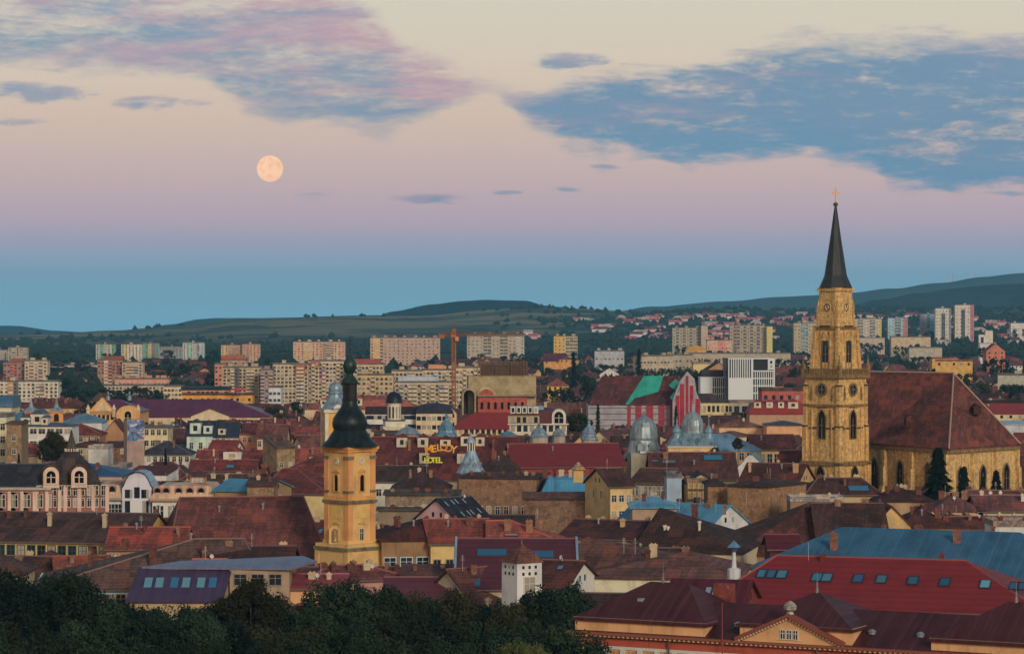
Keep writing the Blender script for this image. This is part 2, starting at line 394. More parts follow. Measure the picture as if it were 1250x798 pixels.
# ------------------------------------------------------------------ moon
mm = Mesh(); MD = 40000.; mr = 16.0/F*MD
prof = [(mr*math.sin(math.pi*i/32)+1e-3, -mr*math.cos(math.pi*i/32)) for i in range(33)]
mm.lathe(prof, 64)
m = bpy.data.materials.new('moonlit'); m.use_nodes = True; t = NT(m.node_tree); t.n.clear()
oc = t.new('ShaderNodeTexCoord').outputs['Object']
col = t.mix(t.ramp(t.noise(oc, 1/95., 4, .55), .42, .66), (1.2,.74,.46), (1.08,.60,.36))
em = t.new('ShaderNodeEmission'); t.set(em.inputs[0], col); em.inputs[1].default_value = 1.0
mo = t.new('ShaderNodeOutputMaterial'); t.l.new(em.outputs[0], mo.inputs[0])
tag(mm.build('moon', m, smooth=True, loc=(px2x(329.5, MD), MD, py2z(206, MD))), 'glowing peach full moon in the pink dusk sky', 'moon')
# ------------------------------------------------------------------ building kit
REG = []        # (px0, px1, lowest row in view, top row, distance, world x, world y, radius, phrase)
LM = []         # landmarks used in the labels of small neighbours
MESH = {}
def shared(key, fn):
    if key not in MESH: MESH[key] = fn()
    return MESH[key]
GLASS = M('glass', (38,50,60)); TRIM = M('trim', (170,165,150))
def window_data(w_, h_, style):
    """pane mesh and frame mesh, both centred on the wall face, facing -y"""
    def pane():
        return Mesh().box(-w_/2, w_/2, -.04, .1, -h_/2, h_/2).data('window', GLASS)
    def frame():
        m = Mesh(); t_ = min(.14, w_*.12)
        m.box(-w_/2-t_, -w_/2, -.10, .08, -h_/2-t_, h_/2+t_); m.box(w_/2, w_/2+t_, -.10, .08, -h_/2-t_, h_/2+t_)
        m.box(-w_/2, w_/2, -.10, .08, h_/2, h_/2+t_); m.box(-w_/2-.1, w_/2+.1, -.16, .08, -h_/2-t_*1.3, -h_/2)
        m.box(-.04, .04, -.075, .06, -h_/2, h_/2); m.box(-w_/2, w_/2, -.07, .06, h_*.12, h_*.12+.07)
        return m.data('frame', style)
    return shared(('p', w_, h_), pane), shared(('f', w_, h_, style.name), frame)
def put_window(parent, loc, rot, w_=1.1, h_=1.6, frame=True, style=None, name='window'):
    p, f = window_data(round(w_, 2), round(h_, 2), style or TRIM)
    o = link(name, p, parent, loc, rot)
    if frame: link('frame', f, o)
    return o
def arch_poly(w_, h_, n=6, pointed=True):
    """xz polygon of an arched opening standing on z=0"""
    pts = [(-w_/2, 0), (w_/2, 0)]
    if pointed:
        r = w_*1.05; hs = h_ - math.sqrt(max(.01, r*r-(r-w_/2)**2))
        for i in range(n+1):
            a = math.acos((r-w_/2)/r)*i/n; pts.append((w_/2 - r + r*math.cos(a), hs + r*math.sin(a)))
        for i in range(n, -1, -1):
            a = math.acos((r-w_/2)/r)*i/n; pts.append((-w_/2 + r - r*math.cos(a), hs + r*math.sin(a)))
        del pts[2+n]
    else:
        hs = h_-w_/2
        for i in range(2*n+1):
            a = math.pi*i/(2*n); pts.append((w_/2*math.cos(a), hs + w_/2*math.sin(a)))
    return pts
GLASSD = M('skyglass', (26,30,36))
def arch_window(parent, loc, rot, w_, h_, mat, pointed=True, trim=.25, mull=True):
    def pane(): return Mesh().prismy(arch_poly(w_, h_, 6, pointed), -.05, .2).data('window', GLASSD)
    def frame():
        a = arch_poly(w_, h_, 6, pointed); b_ = [(x*(1+2*trim/w_), z_*(1+trim/h_) - (trim if z_ == 0 else 0)*.6) for x, z_ in a]
        m = Mesh(); n = len(a)
        for y_ in (-.22, .15): m.v += [(x, y_, z_) for x, z_ in a] + [(x, y_, z_) for x, z_ in b_]
        for i in range(n):
            j = (i+1) % n
            m.f += [(i, j, n+j, n+i), (i, 2*n+i, 2*n+j, j), (n+i, n+j, 3*n+j, 3*n+i), (2*n+i, 3*n+i, 3*n+j, 2*n+j)]
        if mull:
            m.box(-.08, .08, -.12, .1, 0, h_*.72)
            m.box(-w_/2, w_/2, -.11, .1, h_*.45, h_*.45+.12)
        return m.data('frame', mat)
    k = (round(w_,2), round(h_,2), pointed, mull)
    o = link('window', shared(('ap',)+k, pane), parent, loc, rot)
    link('frame', shared(('af', mat.name)+k, frame), o)
    return o
def chimney(parent, x, y, z0, z1, mat, w_=.7, d_=.7):
    k = ('ch', round(w_,1), round(d_,1), round(z1-z0,1), mat.name)
    def mk():
        h = round(z1-z0, 1); m = Mesh().box(-w_/2, w_/2, -d_/2, d_/2, 0, h)
        m.box(-w_/2-.1, w_/2+.1, -d_/2-.1, d_/2+.1, h-.35, h-.12)
        for i in range(max(1, int(w_/.5))):
            cx = -w_/2 + (i+.5)*w_/max(1, int(w_/.5)); m.box(cx-.1, cx+.1, -.1, .1, h, h+.16)
        return m.data('chimney', mat)
    return link('chimney', shared(k, mk), parent, (x, y, z0))
CH = [M('brick', (105,62,50)), M('brick', (120,92,70)), M('plaster', (160,145,115)), M('brick', (88,50,42))]

def roof_mesh(kind, L, W, ze, zr, ov, hl=None, hr=None):
    """solid roof over 0..L x 0..W; returns mesh"""
    m = Mesh(); x0, x1, y0, y1 = -ov, L+ov, -ov, W+ov; k = (zr-ze)/(W/2); zo = ze - ov*k; th = .22
    if kind == 'gable' : hl = hr = 0
    if kind in ('gable', 'hip', 'halfhip'):
        hl = (W/2 if hl is None else hl); hr = (W/2 if hr is None else hr)
        xa = x0 + (hl+ov if hl else 0); xb = x1 - (hr+ov if hr else 0)
        if xb - xa < .5: c_ = (xa+xb)/2; xa, xb = c_-.25, c_+.25
        v = [(x0,y0,zo),(x1,y0,zo),(x1,y1,zo),(x0,y1,zo),(xa,W/2,zr),(xb,W/2,zr)]
        lo = [(a, b_, c_-th) for a, b_, c_ in v]
        fs = [(0,1,5,4),(2,3,4,5),(6,10,11,7),(8,11,10,9),(0,6,7,1),(2,8,9,3)]
        fs += [(1,2,5),(7,11,8),(1,7,8,2)] if hr else [(1,7,11,5),(5,11,8,2)]      # open gable ends show the wall
        fs += [(3,0,4),(9,10,6),(3,9,6,0)] if hl else [(3,9,10,4),(4,10,6,0)]
        m.add(v+lo, fs)
    elif kind == 'front':     # gable facing the front, ridge runs away
        k = (zr-ze)/(L/2); zo = ze - ov*k
        v = [(x0,y0,zo),(L/2,y0,zr),(x1,y0,zo),(x0,y1,zo),(L/2,y1,zr),(x1,y1,zo)]
        lo = [(a, b_, c_-th) for a, b_, c_ in v]
        m.add(v+lo, [(0,1,4,3),(1,2,5,4),(6,9,10,7),(7,10,11,8),(0,6,7,1),(1,7,8,2),(2,8,11,5),(5,11,10,4),(4,10,9,3),(3,9,6,0)])
    elif kind == 'pyr':
        m.add([(x0,y0,ze),(x1,y0,ze),(x1,y1,ze),(x0,y1,ze),(L/2,W/2,zr)], [(0,1,4),(1,2,4),(2,3,4),(3,0,4),(3,2,1,0)])
    elif kind == 'shed':
        v = [(x0,y0,ze),(x1,y0,ze),(x1,y1,zr),(x0,y1,zr)]; lo = [(a, b_, c_-th) for a, b_, c_ in v]
        m.add(v+lo, [(0,1,2,3),(4,7,6,5),(0,4,5,1),(1,5,6,2),(2,6,7,3),(3,7,4,0)])
    elif kind == 'flat':
        m.box(x0, x1, y0, y1, ze, zr)
        for a in ((x0, x1, y0, y0+.25), (x0, x1, y1-.25, y1), (x0, x0+.25, y0+.25, y1-.25), (x1-.25, x1, y0+.25, y1-.25)): m.box(*a, zr+.002, zr+.5)
    elif kind == 'mansard':
        zm = ze + (zr-ze)*.78; i1 = min(1.6, W*.14); i2 = W/2
        def ring(i, z_): return [(x0+i, y0+i, z_), (x1-i, y0+i, z_), (x1-i, y1-i, z_), (x0+i, y1-i, z_)]
        v = ring(0, ze-.1) + ring(0, ze+.02) + ring(i1, zm); xa, xb = x0+i2, x1-i2
        v += [(xa, W/2, zr), (xb, W/2, zr)]
        fs = [(3,2,1,0)]
        for b0 in (0, 4):
            for i in range(4): fs.append((b0+i, b0+(i+1) % 4, b0+4+(i+1) % 4, b0+4+i))
        fs += [(8,9,13,12),(9,10,13),(10,11,12,13),(11,8,12)]
        m.add(v, fs)
    elif kind == 'vault':
        n = 10; pts = []
        for i in range(n+1):
            a = math.pi*i/n; pts.append((W/2-(W/2+ov)*math.cos(a), ze+(zr-ze)*math.sin(a)))
        vs = [(x0, y, z_) for y, z_ in pts] + [(x1, y, z_) for y, z_ in pts]
        m.add(vs, [tuple(range(n+1)), tuple(range(n+1, 2*n+2))[::-1]] + [(i, n+1+i, n+2+i, i+1) for i in range(n)] + [(0, n, 2*n+1, n+1)])
    return m
def wall_mesh(kind, L, W, zb, ze, zr, hl=0, hr=0):
    m = Mesh().box(0, L, 0, W, zb, ze-.02); e = .25
    k = (zr-ze)/(W/2)
    if kind == 'gable' or (kind in ('hip', 'halfhip') and (hl == 0)):
        m.add([(0,0,ze-.02),(0,W,ze-.02),(0,W/2,zr-e),(.3,0,ze-.02),(.3,W,ze-.02),(.3,W/2,zr-e)], [(0,2,1),(3,4,5),(0,3,5,2),(1,2,5,4),(0,1,4,3)])
    if kind == 'gable' or (kind in ('hip', 'halfhip') and (hr == 0)):
        m.add([(L-.3,0,ze-.02),(L-.3,W,ze-.02),(L-.3,W/2,zr-e),(L,0,ze-.02),(L,W,ze-.02),(L,W/2,zr-e)], [(0,2,1),(3,4,5),(0,3,5,2),(1,2,5,4),(0,1,4,3)])
    if kind == 'front':
        for y_ in (0, W-.3): m.add([(0,y_,ze-.02),(L,y_,ze-.02),(L/2,y_,zr-e),(0,y_+.3,ze-.02),(L,y_+.3,ze-.02),(L/2,y_+.3,zr-e)], [(0,1,2),(3,5,4),(0,2,5,3),(2,1,4,5),(0,3,4,1)])
    if kind == 'shed':
        m.add([(0,0,ze-.02),(L,0,ze-.02),(L,W,ze-.02),(0,W,ze-.02),(L,W,zr-e),(0,W,zr-e)], [(0,1,4,5),(1,2,4),(0,5,3),(2,3,5,4),(0,3,2,1)])
    return m
class Bld: pass
def B(name, label, cat, xl, xr, ye, yr, hz=16, sk=0, W=12, roof='gable', wc=(190,175,140), rc=(92,48,42), rm='tile', wm='plaster',
      win=None, sides=None, ch=0, yb=None, lights=None, dorm=None, hl=None, hr=None, ov=.5, group=None, d=None, lm=None, chm=None, zb=None, wsty=None, frames=None, reg=True):
    """one house. xl..xr: ends of its front eave, ye / yr: eave and ridge rows, hz: height of the ridge above the town (m),
    sk: how much farther the right end is than the left (m)"""
    dr_ = d if d else z2d(yr, hz)                 # distance of the ridge
    back = W/2 if roof in ('gable', 'hip', 'halfhip', 'pyr', 'vault') else (W if roof == 'shed' else 0)
    if roof == 'flat': dr_ = d if d else z2d(yr, hz); back = 0
    df = dr_ - back
    dl, dR = df - sk/2, df + sk/2
    if d: hz = py2z(yr, dr_)
    A = Vector((px2x(xl, dl), dl)); Q = Vector((px2x(xr, dR), dR))
    L = (Q-A).length; a = math.atan2(Q.y-A.y, Q.x-A.x)
    ze = py2z(ye, df); zr = hz
    if roof == 'flat': ze = zr - .5
    if ze > zr-.3: ze = zr - .3
    base = min(zg(A.x, A.y), zg(Q.x, Q.y)) if zb is None else zb
    base = base - .5
    o = empty(name, (A.x, A.y, base), a, label, cat, group)
    kind = roof
    hl2 = (0 if roof == 'gable' else (W/2 if hl is None else hl)); hr2 = (0 if roof == 'gable' else (W/2 if hr is None else hr))
    zeL, zrL = ze-base, zr-base
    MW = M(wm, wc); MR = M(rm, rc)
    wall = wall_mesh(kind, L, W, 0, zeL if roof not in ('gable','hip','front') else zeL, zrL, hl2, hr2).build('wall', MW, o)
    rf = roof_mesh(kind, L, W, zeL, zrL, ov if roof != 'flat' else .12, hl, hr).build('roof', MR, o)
    b = Bld(); b.o, b.L, b.W, b.ze, b.zr, b.a, b.df, b.rf, b.wall, b.A, b.base = o, L, W, zeL, zrL, a, df, rf, wall, A, base
    fr = (df < 900) if frames is None else frames
    if win:
        n, rws, ww, wh = win[:4]; top = win[4] if len(win) > 4 else .9; sh = win[5] if len(win) > 5 else 3.2
        for r_ in range(rws):
            for i in range(n):
                x = L*(i+.5)/n; z_ = zeL - top - wh/2 - r_*sh
                if z_ < 1: continue
                put_window(o, (x, 0, z_), 0, ww, wh, fr, wsty)
        if df < 900 and wm == 'plaster' and roof in ('gable', 'hip', 'mansard'):
            Mesh().box(-.06, L+.06, -.14, -.005, zeL-.6, zeL-.25).build('cornice', M('plaster', tuple(int(v*.82) for v in wc)), o)
    if not sides and df < 1000 and roof == 'gable' and abs(sk) > .8:      # small attic windows in the gable that shows
        for i in (-1, 1): put_window(o, (L if sk < 0 else 0, W*.5+i*1.1, zeL+(zrL-zeL)*.22), R(90) if sk < 0 else R(-90), .6, .9, False)
        for i in (-1, 1): put_window(o, (L if sk < 0 else 0, W*.5+i*2.2, zeL-2.2), R(90) if sk < 0 else R(-90), .9, 1.4, fr)
    if sides:                       # windows on the visible end
        n, rws, ww, wh = sides[:4]; right = sk < 0
        for r_ in range(rws):
            for i in range(n):
                y_ = W*(i+.5)/n; z_ = zeL - 1.2 - wh/2 - r_*3.2
                put_window(o, (L if right else 0, y_, z_), R(90) if right else R(-90), ww, wh, fr, wsty)
    rng = random.Random(int(xl*7+yr*13+hz))
    if df < 900 and roof in ('gable', 'hip') and rm in ('tile', 'sheet'):      # ridge and hip tiles, gutter
        kk = (zrL-zeL)/(W/2); zo = zeL-ov*kk; xa = -ov + (hl2+ov if hl2 else 0); xb = L+ov-(hr2+ov if hr2 else 0)
        if xb-xa > .6:
            mc = Mesh(); t_ = .17
            def rib(p_, q_):
                p_, q_ = Vector(p_), Vector(q_); u_ = (q_-p_).cross(Vector((0,0,1))).normalized()*t_; up = Vector((0,0,.15))
                mc.add([p_-u_-up*.3,p_+up,p_+u_-up*.3,q_-u_-up*.3,q_+up,q_+u_-up*.3],[(0,1,4,3),(1,2,5,4),(2,0,3,5),(0,2,1),(3,4,5)])
            rib((xa,W/2,zrL),(xb,W/2,zrL))
            if hl2: rib((xa,W/2,zrL),(-ov,-ov,zo))
            if hr2: rib((xb,W/2,zrL),(L+ov,-ov,zo))
            pale = tuple(int(v*.8+34) for v in rc)
            mc.build('ridge_tiles', M('trim', tuple(int(round(v/6)*6) for v in pale)), rf)
            Mesh().box(-ov, L+ov, -ov-.16, -ov-.003, zo-.3, zo-.12).build('gutter', M('trim', (84,80,76)), rf)
    if ch:
        for i in range(ch):
            x = L*(i+.5+rng.uniform(-.25,.25))/ch; y_ = W/2 + rng.uniform(-.28,.22)*W
            if roof in ('hip', 'pyr'): x = L*.2 + x*.6
            zz = zrL - abs(y_-W/2)/(W/2)*(zrL-zeL) if roof not in ('flat', 'mansard', 'shed') else (zeL if roof == 'shed' else zrL)
            top = min(max(zz+.9, zrL+.1+rng.random()*.5), zz+2.6)
            chimney(rf, x, y_, zz-.8, top, chm or CH[rng.randrange(4)], rng.choice((.5,.7,1.1)), rng.choice((.5,.7)))
    if df < 760 and roof in ('gable', 'hip') and cat in ('house', 'building', 'hotel', 'hall'):       # aerials, dishes and vents
        for i in range(rng.choice((0,1,1,2))):
            x = L*rng.uniform(.25,.75); y_ = W*rng.uniform(.25,.5); zz = zeL+(zrL-zeL)*y_/(W/2); q = rng.random()
            if q < .45:
                def mk():
                    m_ = Mesh().box(-.022,.022,-.022,.022,-.3,2.2)
                    for k_ in range(5): m_.box(-.4+k_*.05,.4-k_*.05,-.015,.015,1.4+k_*.17,1.43+k_*.17)
                    return m_.data('aerial', M('trim',(150,150,150)))
                link('aerial', shared('aerial', mk), rf, (x, W*.46, zrL-.2), rng.uniform(0,3))
            elif q < .7:
                def mk(): return Mesh().lathe([(.05,0),(.05,.5)], 6).add([(.33*math.cos(k_*.785), -.25+.1*math.sin(k_*.785), .6+.33*math.sin(k_*.785)) for k_ in range(8)]+[(0,-.1,.6)], [(k_, (k_+1) % 8, 8) for k_ in range(8)]).data('satellite_dish', M('trim',(160,160,156)))
                link('satellite_dish', shared('dish', mk), rf, (x, y_, zz), rng.uniform(-.6,.6))
            else:
                def mk(): return Mesh().lathe([(.16,-.4),(.16,.7),(.26,.72),(.26,.95),(.05,1.1)], 8).data('roof_vent', M('metal_new',(130,138,146)))
                link('roof_vent', shared('vent', mk), rf, (x, y_, zz))
    sl_ = math.atan2(zrL-zeL, W/2)
    if lights:                      # roof windows on the front slope: (along 0..1, up 0..1[, w, h, colour])
        for q in lights:
            u_, v_ = q[0], q[1]; ww = q[2] if len(q) > 2 else .8; wh = q[3] if len(q) > 3 else 1.3; cc = q[4] if len(q) > 4 else (90,150,175)
            def mk(): return Mesh().box(-ww/2, ww/2, -wh/2, wh/2, .0, .14).data('skylight', M('skyglass', cc))
            def mk2():
                m_ = Mesh(); 
                for bx in ((-ww/2-.12,-ww/2,-wh/2-.12,wh/2+.12),(ww/2,ww/2+.12,-wh/2-.12,wh/2+.12),(-ww/2,ww/2,-wh/2-.12,-wh/2),(-ww/2,ww/2,wh/2,wh/2+.12)): m_.box(*bx, 0, .2)
                return m_.data('frame', M('trim', (40,45,55)))
            s_ = link('skylight', shared(('sk', ww, wh, cc), mk), rf, (L*u_, W/2*v_, zeL+(zrL-zeL)*v_), (sl_, 0, 0))
            link('frame', shared(('skf', ww, wh), mk2), s_)
    if dorm:                        # dormers: (along, up[, w, h, wall colour])
        for q in dorm:
            u_, v_ = q[0], q[1]; ww = q[2] if len(q) > 2 else 1.5; wh = q[3] if len(q) > 3 else 1.6; cc = q[4] if len(q) > 4 else (172,164,144)
            z0 = zeL+(zrL-zeL)*v_; dep = wh/math.tan(max(sl_, .3))+.3 if roof != 'mansard' else 1.8
            def mk(): return Mesh().box(-ww/2, ww/2, 0, dep, -.2, wh).data('dormer', M('plaster', cc))
            def mk2(): return Mesh().add([(-ww/2-.15,-.2,wh),(ww/2+.15,-.2,wh),(0,-.2,wh+ww*.35),(-ww/2-.15,dep,wh),(ww/2+.15,dep,wh),(0,dep,wh+ww*.35)], [(0,1,2),(3,5,4),(0,2,5,3),(2,1,4,5),(0,3,4,1)]).data('dormer_roof', MR)
            s_ = link('dormer', shared(('do', round(dep,1), ww, wh, cc), mk), rf, (L*u_, W/2*v_ if roof != 'mansard' else -.1+v_*.6, z0))
            link('dormer_roof', shared(('dor', round(dep,1), ww, wh, MR.name), mk2), s_)
            put_window(o, (L*u_, (W/2*v_ if roof != 'mansard' else -.1+v_*.6), z0+wh*.5), 0, round(ww*.36,1), round(wh*.5,1), False)
    if reg:
        x0, x1 = min(xl, xr), max(xl, xr)
        b_ = yb if yb is not None else ye + max(4, 1500/df*2)
        cxy = A + (Q-A)*.5 + Vector((-math.sin(a), math.cos(a)))*W/2
        REG.append((x0, x1, b_, yr, df, cxy.x, cxy.y, L, W, a))
    if lm: LM.append((lm, (xl+xr)/2, (ye+yr)/2, df))
    return b
def regbox(x0, x1, yb, yt, d, Wd=15):
    L = px2x(x1, d)-px2x(x0, d)
    REG.append((x0, x1, yb, yt, d, px2x((x0+x1)/2, d), d+Wd/2, L, Wd, 0))

# ------------------------------------------------------------------ trees
def leaf_mat(name, c1, c2, c3):
    m, t, b = mat_new(name); oc = t.new('ShaderNodeTexCoord').outputs['Object']
    rnd = objrand(t); ov = t.vm('ADD', oc, t.vec(t.m('MULTIPLY', rnd, 90), 0, 0))
    col = t.mix(t.ramp(t.noise(ov, .35, 3, .6), .38, .62), c1, c2)
    col = t.mix(t.ramp(t.noise(ov, 1.9, 2, .7), .5, .72, lo=0, hi=.8), col, c3)
    col = t.mix(t.m('MULTIPLY', t.m('FRACT', t.m('MULTIPLY', rnd, 7.3)), .45), col, tuple(v*.9 for v in c3))
    col = scale(t, col, t.ramp(rnd, 0, 1, smooth=False, lo=.6, hi=1.3))
    t.set(b.inputs['Base Color'], col); b.inputs['Roughness'].default_value = .8; b.inputs['Specular IOR Level'].default_value = .12
    return m
LEAF = {'dark': leaf_mat('leaves_dark', (.010,.026,.020), (.022,.048,.028), (.038,.062,.028)),
        'olive': leaf_mat('leaves_olive', (.024,.034,.018), (.042,.048,.022), (.062,.054,.026)),
        'light': leaf_mat('leaves_light', (.09,.12,.03), (.14,.16,.045), (.17,.19,.06)),
        'fir': leaf_mat('needles', (.014,.030,.022), (.022,.042,.028), (.03,.05,.03))}
m, t, b = mat_new('bark'); t.set(b.inputs['Base Color'], (.07,.05,.038)); BARK = m
def crown_mesh(seed, n, leaf, lobes, mat, kind='round'):
    """crown of unit radius about (0,0,0), z -.9 .. 1.1: leaf sprays on many uneven lobes"""
    rg = random.Random(seed); m = Mesh(); L_ = []
    for i in range(lobes):
        a = rg.uniform(0, 6.283); h = rg.uniform(-.75, .95)
        if kind == 'col': rad = .3*rg.random(); h *= 1.0
        else: rad = (1-abs(h)**2.2*.75)*rg.uniform(.3, .86)
        L_.append((rad*math.cos(a), rad*math.sin(a), h, rg.uniform(.13, .30)))
    for i in range(n):
        cx, cy, cz, r = L_[rg.randrange(lobes)]
        v = Vector((rg.gauss(0,1), rg.gauss(0,1), rg.gauss(0,1))).normalized()
        rr = r*rg.uniform(.72, 1.1)*(1 if v.z > -.3 else .8)
        p = Vector((cx, cy, cz)) + v*rr*Vector((1,1,.85)).length/1.6
        nrm = (v + Vector((rg.gauss(0,.5), rg.gauss(0,.5), rg.gauss(0,.5)))).normalized()
        u = nrm.orthogonal().normalized(); w_ = nrm.cross(u); a = rg.uniform(0, 6.283)
        u, w_ = u*math.cos(a)+w_*math.sin(a), w_*math.cos(a)-u*math.sin(a)
        s_ = leaf*rg.uniform(.6, 1.4)
        m.add([p-u*s_, p-w_*s_*.55, p+u*s_, p+w_*s_*.55], [(0,1,2,3)])
    return m.data('crown', mat)
def fir_mesh(seed, n, mat):
    rg = random.Random(seed); m = Mesh()
    tiers = 11
    for i in range(n):
        t_ = rg.random()**.8; k = math.floor(t_*tiers); fr_ = t_*tiers-k
        a = rg.uniform(0, 6.283); rad = (1-t_)*.62*(1.2-.8*fr_)*(.72+.42*math.sin(a*7+k*1.7)*math.sin(a*3+k*2.9)+.12*math.sin(k*5.1))+.015
        rr = rad*(rg.random()**.45)*(1+.22*math.sin(a*5+k*2.1)); zc = -.9+t_*2 - rr*.28
        p = Vector((rr*math.cos(a), rr*math.sin(a), zc)); out = Vector((math.cos(a), math.sin(a), -.35))
        sd_ = Vector((-math.sin(a), math.cos(a), rg.uniform(-.4,.4)))
        s_ = .055*rg.uniform(.6, 1.4)
        m.add([p-out*s_, p-sd_*s_*.5, p+out*s_*1.3, p+sd_*s_*.5], [(0,1,2,3)])
    return m.data('crown', mat)
def trunk_mesh():
    m = Mesh().lathe([(.075,-2.2),(.055,-1.2),(.045,-.4),(.02,.5)], 8)
    for a, z0 in ((.3,-.9),(1.8,-.7),(3.1,-.85),(4.4,-.5),(5.4,-.7)):
        dx, dy = math.cos(a), math.sin(a); q = Vector((dx, dy, 1.1)).normalized()*.8; u = q.orthogonal().normalized()*.022; w_ = q.cross(u).normalized()*.022
        p = Vector((0,0,z0)); m.add([p-u, p-w_, p+u, p+w_, p+q-u*.3, p+q-w_*.3, p+q+u*.3, p+q+w_*.3], [(0,1,5,4),(1,2,6,5),(2,3,7,6),(3,0,4,7),(4,5,6,7)])
    return m.data('trunk', BARK)
TR = {}
def tree_protos():
    TR['trunk'] = trunk_mesh()
    for k in ('dark', 'olive'):
        TR['near_'+k] = [crown_mesh(11+i, 17000, .036, 78, LEAF[k]) for i in range(4)]
        TR['mid_'+k] = [crown_mesh(31+i, 1500, .085, 26, LEAF[k]) for i in range(4)]
    TR['near_light'] = [crown_mesh(61, 13000, .030, 50, LEAF['light'])]; TR['mid_light'] = TR['near_light']
    TR['near_fir'] = [fir_mesh(71+i, 12000, LEAF['fir']) for i in range(2)]; TR['mid_fir'] = [fir_mesh(81, 2400, LEAF['fir'])]
tree_protos()
def tree(px, yt, d, r, kind='dark', near=False, label=None, group=None, squash=1.0, reg=False):
    """crown top at row yt, distance d, crown radius r metres"""
    x = px2x(px, d); g0 = zg(x, d); ztop = py2z(yt, d)
    rz = r*squash; cz = ztop - rz*1.05
    if cz - rz < g0: rz = max(.8, (ztop-g0)/2.15); cz = ztop-rz*1.05
    o = empty('fir_tree' if kind == 'fir' else 'tree', (x, d, g0), random.uniform(0, 6.28), label, 'tree', group)
    cr_ = random.choice(TR[('near_' if near else 'mid_')+kind])
    c = link('crown', cr_, o, (0, 0, cz-g0)); c.scale = (r, r, rz*(1.0 if kind != 'fir' else 1.05))
    if near or kind == 'fir' and d < 800:
        tk = link('trunk', TR['trunk'], o, (0, 0, cz-g0)); tk.scale = (r*.9, r*.9, max(.6, (cz-g0)/2.2))
    else:
        tk = link('trunk', TR['trunk'], o, (0, 0, cz-g0)); tk.scale = (r, r, max(.6, (cz-g0)/2.2))
    if reg: regbox(px-r*F/d*.8, px+r*F/d*.8, yt+r*F/d*1.2, yt, d, r*2)
    return o
# ------------------------------------------------------------------ palette (as seen in the evening light)
MAR=(92,40,42); RBR=(90,52,46); DBR=(62,46,43); ORG=(128,52,34); RED=(128,38,40); BLU=(70,128,158); NAV=(38,46,62); GRY=(104,108,116)
CRM=(192,176,140); YEL=(205,160,88); WHT=(178,182,180); OCH=(150,122,88); BRW=(112,88,68); PNK=(176,142,134); PCH=(206,166,130)
VIO=(96,38,64); BEI=(158,144,120)

